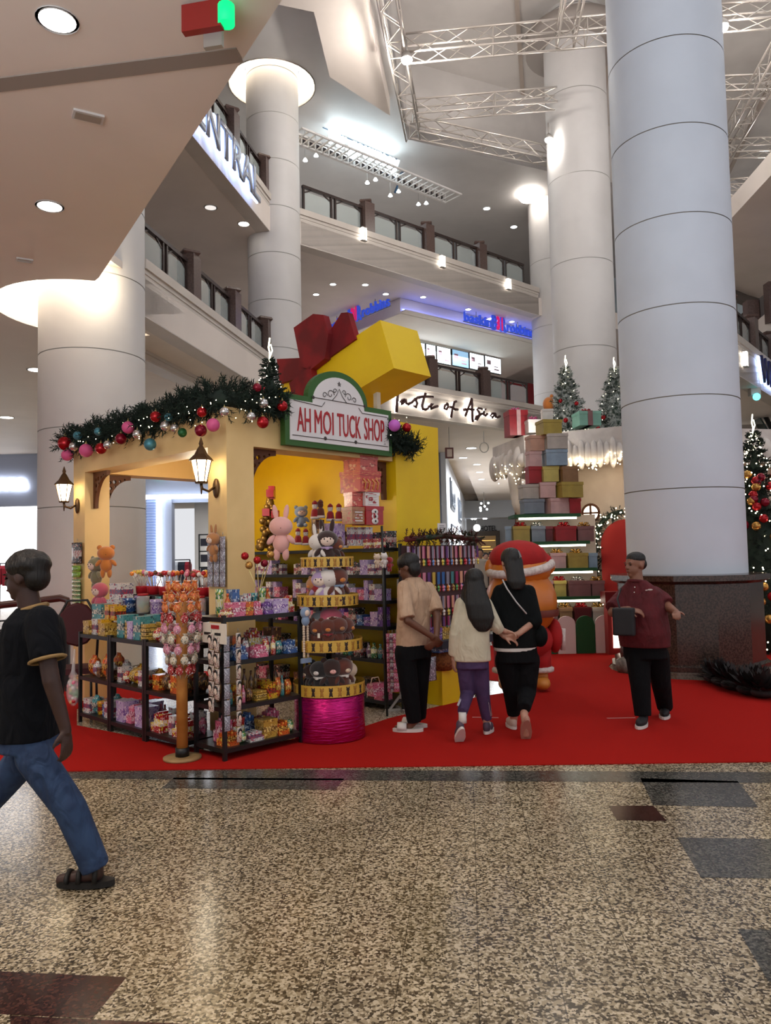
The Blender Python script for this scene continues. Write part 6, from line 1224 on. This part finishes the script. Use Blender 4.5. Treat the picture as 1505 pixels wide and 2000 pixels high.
def folds(m, s=1.0):
    tc = N(m, 'ShaderNodeTexCoord'); mp = N(m, 'ShaderNodeMapping'); mp.inputs['Scale'].default_value = (7, 7, 3.2); mp.inputs['Rotation'].default_value = (.5, .3, 0); Lk(m, tc, 'Object', mp, 'Vector')
    n = N(m, 'ShaderNodeTexNoise', Scale=1.3, Detail=2.5, Distortion=1.2); Lk(m, mp, 'Vector', n, 'Vector'); b = N(m, 'ShaderNodeBump', Strength=.75*s, Distance=.05); Lk(m, n, 'Fac', b, 'Height'); Lk(m, b, 'Normal', bs(m), 'Normal'); return m
hairm = mat('hair_black', rgb(20, 16, 15), .5)
_tc = N(hairm, 'ShaderNodeTexCoord'); _mp = N(hairm, 'ShaderNodeMapping'); _mp.inputs['Scale'].default_value = (90, 90, 6); Lk(hairm, _tc, 'Object', _mp, 'Vector'); _n = N(hairm, 'ShaderNodeTexNoise', Scale=1, Detail=3); Lk(hairm, _mp, 'Vector', _n, 'Vector'); _b = N(hairm, 'ShaderNodeBump', Strength=.8, Distance=.01); Lk(hairm, _n, 'Fac', _b, 'Height'); Lk(hairm, _b, 'Normal', bs(hairm), 'Normal')
def garment(pb, name, m, parent, vox=.010, it=3): o = pb.build(name, m, parent); remesh(o, vox, it); return o
def shoe(P, d, L, m, sole, parent, pitch=0, name='shoe', w=.046):
    d = V((d[0], d[1], 0)).normalized(); rz = math.atan2(d.y, d.x); Mx = Matrix.Translation(P) @ Matrix.Rotation(rz, 4, 'Z') @ Matrix.Rotation(pitch, 4, 'Y')
    f = PB(); f.M = Mx; f.ell((L*.12, 0, .045), (L*.52, w, .042), 16, 10); f.ell((-L*.2, 0, .06), (L*.24, w*.85, .062), 12, 8); o = f.build(name, m, parent); remesh(o, .008, 4)
    f = PB(); f.M = Mx; f.prism([(L*.12+L*.56*math.cos(a*.314), w*1.08*math.sin(a*.314)*(1 if math.cos(a*.314) > -.3 else .9)) for a in range(20)], 0, .024); f.build('sole', sole, o)
def PJ(Y): return lambda x, y, d=0: at(x, y, Y+d)
wsole = mat('sole_white', rgb(220, 215, 210), .5)
# ---- man in a beige T-shirt, hands clasped behind his back
J = PJ(7.1); fw = V((-.62, .78, 0)); hf = V((-.88, .38, -.22)); up = V((0, 0, 1))
sk = skinm('brown', (112, 72, 54))
hip, che, nek, hed = J(806, 1262), J(812, 1175), J(806, 1128), J(797, 1108)
shL, shR = J(783, 1150, -.12), J(842, 1148, .12); elL, elR = J(796, 1212, -.22), J(854, 1206, -.02); wrL, wrR = J(843, 1243, -.17), J(852, 1246, -.14)
hL, hR = J(791, 1275, -.06), J(822, 1272, .06); kL, kR = J(799, 1345, -.07), J(818, 1345, .07); aL, aR = J(809, 1408, -.06), J(818, 1400, .12)
b = PB(); b.sect([(hip-up*.06, .14, .09), (hip+up*.06, .14, .09), (che, .14, .10), (che+up*.16, .15, .08), (nek, .06, .055)], fw); b.limb([nek-up*.03, hed-up*.06], [.055, .052]); b.head(hed+up*.0, hf, .225)
for s_, e_, w_ in ((shL, elL, wrL), (shR, elR, wrR)): b.limb([s_, e_, w_], [.028, .038, .026])
for h_, k_, a_ in ((hL, kL, aL), (hR, kR, aR)): b.limb([h_, k_, a_], [.066, .055, .034])
b.hand(wrL, (wrR-wrL)+V((.02, 0, -.05)), (0, 1, .2), .5); b.hand(wrR, V((-.5, -.1, -.6)), (-.5, .8, 0), .6, side=-1)
for a_, d_ in ((aL, -.09), (aR, -.09)): b.limb([a_, a_+V((-.05, .01, a_.z*-.55)), V((a_.x-.16, a_.y+.05, .035))], [.036, .032, .024])
man = b.build('person', sk); remesh(man, .0075, 3); tag(man, 'man in a beige T-shirt and black trousers, hands clasped behind his back', 'person'); face_bits(man, b.fr)
g = PB(); g.flat = 1; g.sect([(J(806, 1267), .165, .12), (J(806, 1240), .168, .122), (J(808, 1200), .165, .122), (J(810, 1170), .172, .12), (J(810, 1152), .172, .10), (J(808, 1139), .135, .08), (J(807, 1132), .085, .07), (J(806, 1127), .065, .06)], fw); g.limb([shL+V((.03, .03, .01)), shL.lerp(elL, .55), shL.lerp(elL, .93)], [.068, .071, .076]); g.limb([shR+V((-.03, -.02, .0)), shR.lerp(elR, .45), shR.lerp(elR, .8)], [.06, .066, .07])
garment(g, 'shirt', folds(noisy('shirt_beige', rgb(200, 166, 138), rgb(188, 154, 127), 9, .9)), man)
g = PB(); g.flat = 1; g.sect([(J(806, 1256), .165, .12), (J(806, 1285), .175, .13)], fw); [g.limb([h_, k_, a_], [.10, .086, .066]) for h_, k_, a_ in ((hL, kL, aL-up*.01), (hR, kR, aR-up*.01))]; garment(g, 'trousers', folds(mat('cloth_black', rgb(11, 11, 14), .9, spec=.2), .6), man)
g = PB(); c, f_, l_, u_, k_ = b.fr; Q = Matrix((l_, f_, u_)).transposed(); g.ell(c+u_*.052-f_*.012, (.092, .110, .085), 18, 12, Q); g.ell(c-f_*.055-u_*.02, (.080, .062, .085), 16, 10, Q); garment(g, 'hair', hairm, man, .009, 3)
def slide(a_, d_, par):
    d_ = V((*d_, 0)).normalized(); M_ = Matrix.Translation((a_.x, a_.y, .009)) @ Matrix.Rotation(math.atan2(d_.y, d_.x), 4, 'Z'); f = MB(); f.M = M_
    f.prism([(.06+.14*math.cos(q*.314), .052*math.sin(q*.314)) for q in range(20)], 0, .028); o_ = f.build('slide_sandal', wsole, par); f = MB(); f.M = M_
    f.rings([[(x_, .054*math.cos(q*.449), .02+.062*math.sin(q*.449)) for q in range(8)]+[(x_, .048*math.cos(q*.449), .02+.055*math.sin(q*.449)) for q in range(7, -1, -1)] for x_ in (.07, .11, .155)], True, True); f.build('strap', wsole, o_)
slide(aL, (-1, .1), man); slide(aR, (-.92, .35), man)
# ---- girl in a cream jacket
J = PJ(6.8); fw = V((.12, 1, 0)); sk = skinm('light', (196, 150, 128))
hip, che, nek, hed = J(922, 1275), J(922, 1205), J(925, 1160), J(926, 1136)
shL, shR = J(899, 1180), J(950, 1180); elL, elR = J(889, 1240, -.02), J(968, 1222, -.03); wrL, wrR = J(886, 1286, .02), J(984, 1232, .0)
hL, hR = J(908, 1290), J(936, 1290); kL, kR = J(912, 1355, .03), J(943, 1360, .06); aL, aR = J(903, 1405, -.22), J(951, 1424, .1)
b = PB(); b.sect([(hip-up*.06, .12, .085), (hip+up*.08, .11, .08), (che, .12, .085), (che+up*.12, .13, .07), (nek, .05, .045)], fw); b.limb([nek-up*.03, hed-up*.05], [.045, .044]); b.head(hed, V((.15, 1, -.1)), .205)
for s_, e_, w_ in ((shL, elL, wrL), (shR, elR, wrR)): b.limb([s_, e_, w_], [.034, .032, .023])
for h_, k_, a_ in ((hL, kL, aL), (hR, kR, aR)): b.limb([h_, k_, a_], [.06, .045, .028])
b.hand(wrL, V((-.05, .1, -1)), (.9, .3, 0), .45, .88); b.hand(wrR, V((.7, -.1, -.3)), (0, -.6, -.7), .5, .88, -1)
girl = b.build('person', sk); remesh(girl, .0075, 3); tag(girl, 'girl with long black hair, cream jacket and purple striped leggings, walking away', 'person'); face_bits(girl, b.fr)
g = PB(); g.flat = 1; g.sect([(J(922, 1291), .165, .115), (J(922, 1250), .152, .11), (J(923, 1210), .142, .105), (J(924, 1187), .145, .09), (J(925, 1174), .115, .072), (J(925, 1164), .06, .055)], fw); g.limb([shL+V((.01, 0, .0)), elL, wrL+up*.03], [.062, .058, .050]); g.limb([shR-V((.01, 0, 0)), elR, wrR-V((.035, 0, 0))], [.062, .058, .047]); garment(g, 'jacket', folds(noisy('jacket_cream', rgb(212, 202, 178), rgb(200, 190, 166), 7, .9), .7), girl)
lp_ = folds(noisy('leggings_purple', rgb(74, 52, 92), rgb(64, 44, 82), 9, .8), .5); g = PB(); g.flat = 1; g.sect([(J(922, 1282), .14, .1), (J(922, 1305), .145, .105)], fw); [g.limb([h_, k_, a_], [.082, .062, .045]) for h_, k_, a_ in ((hL, kL, aL+up*.06), (hR, kR, aR+up*.08))]; garment(g, 'leggings', lp_, girl, .010, 4)
f = MB()
for k in range(3): o_ = k*.014; f.tube([kR+V((.053-o_*.6, -.02-o_, .12)), kR+V((.050-o_*.6, -.018-o_, 0)), aR+V((.042-o_*.5, -.012-o_, .12))], .0045, 4)
for k in range(2): o_ = k*.014; f.tube([kL+V((-.053+o_*.6, -.02-o_, .1)), kL+V((-.050+o_*.6, -.018-o_, 0)), aL+V((-.042+o_*.5, -.012-o_, .12))], .0045, 4)
f.build('side_stripes', mat('stripe_white', rgb(205, 198, 205), .8), girl)
hb = PB(); hb.full = 1; c, f_, l_, u_, k_ = b.fr; Q = Matrix((l_, f_, u_)).transposed(); hb.ell(c+u_*.035-f_*.02, (.088, .10, .085), 16, 10, Q); hb.sect([(c+u_*.0-f_*.03, .088, .08), (c-u_*.10-f_*.06+V((.01, 0, 0)), .10, .06), (c-u_*.2-f_*.08+V((.03, 0, 0)), .115, .05), (c-u_*.32-f_*.075+V((.055, 0, 0)), .115, .045), (c-u_*.40-f_*.07+V((.065, 0, 0)), .08, .03), (c-u_*.44-f_*.07+V((.065, 0, 0)), .04, .015)], fw); hb.limb([c-u_*.05-l_*-.08, c-u_*.17+l_*.10-f_*.02, c-u_*.26+l_*.11-f_*.04], [.03, .03, .01]); garment(hb, 'hair', hairm, girl, .010, 4)
shm = noisy('sneaker_plum', rgb(88, 70, 88), rgb(70, 56, 72), 20, .7); shoe(V((aR.x+.01, aR.y+.03, .012)), (.35, 1), .21, shm, wsole, girl, name='sneaker', w=.042); shoe(V((aL.x-.02, aL.y-.02, .075)), (-.15, 1), .21, shm, wsole, girl, math.radians(48), 'sneaker', .042)
for a_ in (aL, aR): MB().tube([a_+up*.06, a_+up*.0, a_-up*.03], [.033, .034, .034], 12).build('sock', wsole, girl)
# ---- woman in black
J = PJ(6.95); fw = V((-.05, 1, 0)); sk = skinm('light_warm', (188, 140, 118))
hip, che, nek, hed = J(1010, 1275), J(1006, 1195), J(1000, 1136), J(996, 1100)
shL, shR = J(972, 1156), J(1036, 1156); elL, elR = J(958, 1215, -.05), J(1044, 1212, -.08); wrL, wrR = J(985, 1243, -.13), J(1012, 1238, -.16)
hL, hR = J(990, 1290), J(1030, 1290); kL, kR = J(1000, 1350, .05), J(1028, 1352, -.02); aL, aR = J(1003, 1405, .1), J(1023, 1395, -.28)
b = PB(); b.sect([(hip-up*.08, .16, .11), (hip+up*.05, .15, .105), (che, .14, .10), (che+up*.16, .16, .085), (nek, .055, .05)], fw); b.limb([nek-up*.03, hed-up*.06], [.05, .05]); b.head(hed+V((0, 0, .01)), V((-.35, 1, -.05)), .225)
for s_, e_, w_ in ((shL, elL, wrL), (shR, elR, wrR)): b.limb([s_, e_, w_], [.04, .04, .026])
for h_, k_, a_ in ((hL, kL, aL), (hR, kR, aR)): b.limb([h_, k_, a_], [.075, .058, .034])
b.hand(wrL, V((.7, -.1, -.25)), (0, .4, -1), .5, .95); b.hand(wrR, V((-.8, .05, -.35)), (0, .8, .4), .55, .95, -1)
b.limb([aL, V((aL.x-.01, aL.y+.03, .05)), V((aL.x-.02, aL.y+.15, .03))], [.034, .034, .026]); b.limb([aR, aR+V((.005, -.03, -.06)), aR+V((.01, .0, -.17))], [.034, .036, .03])
wom = b.build('person', sk); remesh(wom, .0075, 3); tag(wom, 'woman in a black top and trousers with a thin white bag strap, walking away', 'person'); face_bits(wom, b.fr)
blk = folds(mat('cloth_black2', rgb(11, 14, 15), .9, spec=.2), .8)
g = PB(); g.flat = 1; g.sect([(J(1006, 1263), .20, .15), (J(1006, 1235), .205, .15), (J(1006, 1195), .185, .13), (J(1004, 1168), .185, .11), (J(1003, 1150), .155, .09), (J(1000, 1134), .07, .065)], fw); g.limb([shL+V((.02, 0, 0)), elL, elL.lerp(wrL, .35)], [.066, .066, .055]); g.limb([shR-V((.02, 0, 0)), elR, elR.lerp(wrR, .3)], [.066, .068, .057]); garment(g, 'top', blk, wom)
g = PB(); g.flat = 1; g.sect([(J(1006, 1270), .188, .14), (J(1006, 1260), .19, .142)], fw); garment(g, 'white_hem', wsole, wom, .009, 2)
g = PB(); g.flat = 1; g.sect([(J(1008, 1256), .175, .13), (J(1010, 1292), .19, .15)], fw); [g.limb([h_, k_, a_], [.112, .085, .058]) for h_, k_, a_ in ((hL, kL, aL+up*.04), (hR, kR, aR+up*.05))]; garment(g, 'trousers', MATS['cloth_black'], wom)
hb = PB(); hb.full = 1; c, f_, l_, u_, k_ = b.fr; Q = Matrix((l_, f_, u_)).transposed(); hb.ell(c+u_*.04-f_*.02, (.092, .108, .092), 16, 10, Q); hb.sect([(c+u_*.02-f_*.05, .088, .07), (c-u_*.08-f_*.075, .08, .06), (c-u_*.18-f_*.10, .085, .05), (c-u_*.25-f_*.10, .05, .035)], fw); garment(hb, 'hair', hairm, wom, .010, 4)
f = MB(); f.bar(c+u_*.09-f_*.09+l_*-.03, c+u_*.03-f_*.125+l_*-.035, .014, .03); f.build('hair_clip', mat('clip_grey', rgb(120, 118, 118), .4), wom)
f = MB(); f.tube([J(981, 1132, -.095), J(990, 1150, -.125), J(1008, 1176, -.145), J(1028, 1199, -.15)], .007, 5); f.build('bag_strap', mat('strap_white', rgb(200, 196, 196), .6), wom)
g = PB(); g.flat = 1; g.ell(J(1054, 1242, -.04), (.07, .09, .10), 14, 10); garment(g, 'handbag', blk, wom, .012, 3)
shoe(V((aL.x-.01, aL.y+.05, .012)), (-.1, 1), .22, mat('sandal_beige', rgb(200, 180, 168), .6), wsole, wom, name='sandal', w=.042); p_ = aR+V((.01, -.045, -.12)); shoe(p_, (0, 1), .23, mat('sandal_tan', rgb(178, 128, 108), .6), mat('sole_tan', rgb(170, 120, 104), .6), wom, math.radians(62), 'sandal', .045)
# ---- man in maroon
J = PJ(7.2); fw = V((-.55, -.85, 0)); hf = V((-.95, -.42, -.03)); sk = skinm('tan', (146, 98, 78))
hip, che, nek, hed = J(1258, 1265), J(1250, 1190), J(1243, 1133), J(1240, 1104)
shR, shL = J(1218, 1157, .08), J(1282, 1158, .02); elR, elL = J(1196, 1196, -.02), J(1302, 1184, -.08); wrR, wrL = J(1226, 1190, -.22), J(1320, 1196, -.24)
hR, hL = J(1245, 1280), J(1282, 1280, .04); kR, kL = J(1250, 1338, -.06), J(1290, 1332, .12); aR, aL = J(1255, 1394, -.1), J(1298, 1378, .28)
b = PB(); b.sect([(hip-up*.07, .17, .12), (hip+up*.06, .18, .15), (che, .18, .16), (che+up*.16, .17, .11), (nek, .065, .065)], fw); b.limb([nek-up*.04, hed-up*.05], [.062, .06]); b.head(hed+V((0, 0, .005)), hf, .235)
for s_, e_, w_ in ((shR, elR, wrR), (shL, elL, wrL)): b.limb([s_, e_, w_], [.045, .046, .030])
for h_, k_, a_ in ((hR, kR, aR), (hL, kL, aL)): b.limb([h_, k_, a_], [.08, .062, .036])
b.hand(wrR, V((.8, -.15, -.15)), (0, .5, -1), .5, 1.05); b.hand(wrL, V((-.35, -.9, -.05)), (.2, .1, -1), .6, 1.0, -1)
mm = b.build('person', sk); remesh(mm, .0075, 3); tag(mm, 'man in a maroon polo shirt walking with one hand at his belly', 'person'); face_bits(mm, b.fr)
polo = folds(noisy('polo_maroon', rgb(92, 18, 26), rgb(80, 14, 21), 9, .85), .8)
g = PB(); g.flat = 1; g.sect([(J(1259, 1262), .225, .18), (J(1257, 1235), .235, .21), (J(1253, 1200), .225, .20), (J(1251, 1175), .21, .155), (J(1249, 1156), .19, .115), (J(1246, 1144), .14, .09), (J(1243, 1133), .08, .08)], fw); g.limb([shR+V((.02, 0, 0)), shR.lerp(elR, .5), elR+up*.03], [.066, .078, .080]); g.limb([shL-V((.02, 0, 0)), shL.lerp(elL, .5), shL.lerp(elL, .85)], [.066, .080, .084]); garment(g, 'polo_shirt', polo, mm)
f = MB(); q = nek+V((0, 0, -.015)); f.tube([q+V((math.cos(a*.4488)*.078, math.sin(a*.4488)*.078, -.012*math.sin(a*.4488+1.0))) for a in range(15)], .016, 6); f.build('collar', polo, mm)
f = MB(); Qf = Matrix((V((-fw.y, fw.x, 0)), fw, up)).transposed(); f.ell(J(1269, 1152, -.135), (.026, .006, .009), 10, 5); f.ell(J(1262, 1153, -.14), (.012, .005, .006), 8, 5); f.build('chest_logo', mat('logo_pale', rgb(200, 180, 175), .6), mm)
f = MB(); f.ell(J(1239, 1147, -.2), .006, 6, 4); f.ell(J(1238, 1157, -.215), .006, 6, 4); f.build('buttons', wsole, mm)
g = PB(); g.flat = 1; g.sect([(J(1258, 1252), .19, .15), (J(1260, 1285), .2, .15)], fw); [g.limb([h_, k_, a_], [.115, .092, .075]) for h_, k_, a_ in ((hR, kR, aR-up*.02), (hL, kL, aL-up*.02))]; garment(g, 'trousers', MATS['cloth_black'], mm)
hb = PB(); hb.full = 1; c, f_, l_, u_, k_ = b.fr; Q = Matrix((l_, f_, u_)).transposed(); hb.ell(c+u_*.058-f_*.012, (.084, .094, .064), 16, 10, Q); hb.ell(c-f_*.062+u_*.005, (.077, .045, .06), 14, 10, Q); garment(hb, 'hair', hairm, mm, .008, 3)
g = PB(); g.flat = 1; g.M = Matrix.Translation(J(1218, 1213, -.24)) @ Matrix.Rotation(-.5, 4, 'Z'); g.box(-.095, .095, -.045, .045, -.13, .12); garment(g, 'shoulder_bag', mat('bag_black', rgb(22, 20, 24), .6), mm, .012, 3); f = MB(); f.tube([J(1210, 1190, -.26), J(1205, 1170, -.12), J(1212, 1150, .0)], .009, 5); f.build('bag_strap', MATS['bag_black'], mm)
for a_, d_, rr in ((aR, (-.5, -.85), 0), (aL, (-.35, -.9), 0)): shoe(V((a_.x-.02, a_.y-.04, .012)), d_, .26, mat('sneaker_black', rgb(24, 22, 26), .7), wsole, mm, name='sneaker', w=.048)
# ---- man in black walking left in front
J = PJ(3.95); fw = V((-1, .05, 0)); sk = skinm('dark', (66, 42, 36))
hip, che, nek, hed = J(58, 1432), J(62, 1290), J(62, 1186), J(50, 1127)
shN, shF = J(80, 1215, -.17), J(52, 1212, .17); elN, elF = J(100, 1330, -.22), J(-10, 1300, .2); wrN, wrF = J(128, 1425, -.2), J(-60, 1230, .12)
hN, hF = J(66, 1478, -.08), J(50, 1478, .08); kN, kF = J(138, 1580, -.08), J(-30, 1570, .1); aN, aF = J(187, 1685, -.06), J(-90, 1690, .1)
b = PB(); b.sect([(hip-up*.08, .15, .11), (hip+up*.07, .145, .105), (che, .155, .115), (che+up*.17, .17, .10), (nek, .06, .06)], fw); b.limb([nek-up*.04, hed-up*.05], [.058, .056]); b.head(hed, V((-1, .08, -.08)), .235)
for s_, e_, w_ in ((shN, elN, wrN), (shF, elF, wrF)): b.limb([s_, e_, w_], [.042, .042, .028])
for h_, k_, a_ in ((hN, kN, aN), (hF, kF, aF)): b.limb([h_, k_, a_], [.068, .06, .038])
b.hand(wrN, V((.1, -.05, -1)), (-.8, .3, 0), .4, 1.0); b.hand(wrF, V((-.3, 0, .6)), (0, .5, .5), .5)
for a_ in (aN, aF): b.limb([a_, V((a_.x+.0, a_.y, .06)), V((a_.x-.17, a_.y, .035))], [.038, .038, .028])
wk = b.build('person', sk); remesh(wk, .0075, 3); tag(wk, 'man in a black T-shirt and blue jeans striding left in the foreground', 'person'); face_bits(wk, b.fr)
g = PB(); g.flat = 1; g.sect([(J(56, 1440), .17, .14), (J(60, 1380), .175, .14), (J(64, 1300), .18, .145), (J(66, 1240), .195, .135), (J(66, 1212), .19, .115), (J(64, 1196), .12, .085), (J(62, 1186), .07, .068)], fw); g.limb([shN+V((-.01, .03, .0)), shN.lerp(elN, .4), shN.lerp(elN, .62)], [.082, .08, .08]); g.limb([shF, shF.lerp(elF, .55)], [.08, .08]); garment(g, 't_shirt', folds(mat('tee_black', rgb(12, 15, 22), .9, spec=.2)), wk)
gm = mat('trim_gold', rgb(150, 120, 75), .7); f = MB(); q = nek+V((0, 0, .0)); f.tube([q+V((.072*math.cos(a*.4488), .072*math.sin(a*.4488), -.008+.022*math.cos(a*.4488))) for a in range(15)], .013, 6); ce = shN.lerp(elN, .64); dd = (elN-shN).normalized(); s1 = dd.orthogonal().normalized(); s2 = dd.cross(s1); f.tube([ce+(s1*math.cos(a*.4488)+s2*math.sin(a*.4488))*.082 for a in range(15)], .009, 6); f.build('gold_trim', gm, wk)
g = PB(); g.flat = 1; g.sect([(J(58, 1425), .16, .13), (J(58, 1462), .165, .135)], fw); [g.limb([h_, k_, a_], [.090, .078, .070]) for h_, k_, a_ in ((hN, kN, aN-up*.025), (hF, kF, aF-up*.02))]; garment(g, 'jeans', folds(noisy('denim_blue', rgb(44, 68, 104), rgb(34, 54, 88), 14, .85)), wk)
hb = PB(); hb.full = 1; c, f_, l_, u_, k_ = b.fr; Q = Matrix((l_, f_, u_)).transposed(); hb.ell(c+u_*.05-f_*.02, (.094, .108, .085), 18, 12, Q); hb.ell(c-f_*.06-u_*.005, (.084, .062, .075), 16, 10, Q); [(lambda d: hb.ell(c+u_*(.05+.078*abs(d.z))-f_*(.02+.1*d.y)+l_*.088*d.x, .019, 8, 6))(V((random.gauss(0, 1), random.gauss(0, 1), random.gauss(0, 1)+.2)).normalized()) for _ in range(90)]; garment(hb, 'hair', hairm, wk, .009, 7)
sb = mat('sandal_black', rgb(20, 17, 16), .6)
for a_ in (aN, aF):
    x_, y_ = a_.x-.05, a_.y; f = MB(); f.prism([(x_+.145*math.cos(q*.314), y_+.05*math.sin(q*.314)) for q in range(20)], .006, .034); s_ = f.build('sandal', sb, wk); f = MB()
    for dx, z in ((-.08, .06), (-.02, .078), (.06, .09)): f.tube([(x_+dx, y_-.05, .03), (x_+dx, y_-.036, z), (x_+dx, y_, z+.018), (x_+dx, y_+.036, z), (x_+dx, y_+.05, .03)], .013, 6)
    f.build('strap', sb, s_)
# ---- far shoppers in the corridor
def far_person(px, py, Y, top, bot, label, lean=0):
    p = at(px, py, Y); P = V((p.x, p.y, 0)); hh = p.z; b = PB(); k = hh/1.68; U = lambda z, x=0, y=0: P+V((x*k, y*k, z*k))
    b.sect([(U(.85), .15*k, .1*k), (U(1.2), .15*k, .1*k), (U(1.42), .17*k, .09*k), (U(1.48), .06*k, .05*k)], (0, -1)); b.limb([U(1.45), U(1.52)], [.05*k, .05*k]); b.head(U(1.575), V((.1, -1, 0)), .225*k)
    for s_ in (-1, 1): b.limb([U(1.38, s_*.17), U(1.1, s_*.22), U(.88, s_*.2, -.08)], [.045*k, .036*k, .026*k]); b.limb([U(.85, s_*.08), U(.45, s_*.09), U(.06, s_*.1, s_*.12)], [.08*k, .055*k, .035*k]); b.hand(U(.88, s_*.2, -.08), (0, -.1, -1), (-s_, 0, 0), .4, k)
    o = b.build('person', skinm('light', (196, 150, 128))); remesh(o, .014, 2); tag(o, label, 'person')
    g = PB(); g.flat = 1; g.sect([(U(.82), .17*k, .12*k), (U(1.2), .165*k, .12*k), (U(1.42), .18*k, .1*k), (U(1.47), .08*k, .07*k)], (0, -1)); [g.limb([U(1.38, s_*.16), U(1.15, s_*.21)], [.07*k, .065*k]) for s_ in (-1, 1)]; garment(g, 'top', mat('far_'+top, rgb(*{'pink': (190, 120, 130), 'dark': (50, 46, 56), 'white': (200, 195, 190), 'navy': (48, 56, 84)}[top]), .9), o, .02)
    g = PB(); g.flat = 1; g.sect([(U(.78), .16*k, .12*k), (U(.9), .16*k, .12*k)], (0, -1)); [g.limb([U(.82, s_*.08), U(.45, s_*.09), U(.1, s_*.1, s_*.12)], [.1*k, .075*k, .06*k]) for s_ in (-1, 1)]; garment(g, 'trousers', mat('far_dark2', rgb(40, 40, 50), .9), o, .02)
    g = PB(); g.flat = 1; g.ell(U(1.61, 0, .02), (.09*k, .1*k, .09*k), 12, 8); garment(g, 'hair', hairm, o, .016, 2)
    g = PB(); [g.ell(U(.04, s_*.1, s_*.12-.05), (.045*k, .12*k, .045*k), 10, 7) for s_ in (-1, 1)]; garment(g, 'shoes', mat('far_shoes', rgb(50, 45, 45), .8), o, .016, 2)
for x, y, Y, a_, l in ((936, 1072, 17, 'white', 'distant shopper in a white top just right of the keychain stall'), (948, 1080, 20, 'dark', 'distant shopper in dark clothes between the stall and the inflatable'), (925, 1074, 24, 'pink', 'distant shopper in a pink top far down the corridor'), (958, 1078, 26, 'navy', 'distant shopper in navy near the left shoulder of the inflatable'), (914, 1080, 30, 'dark', 'distant shopper in dark clothes by the bright shop wall')):
    far_person(x, y, Y, a_, 'dark', l)
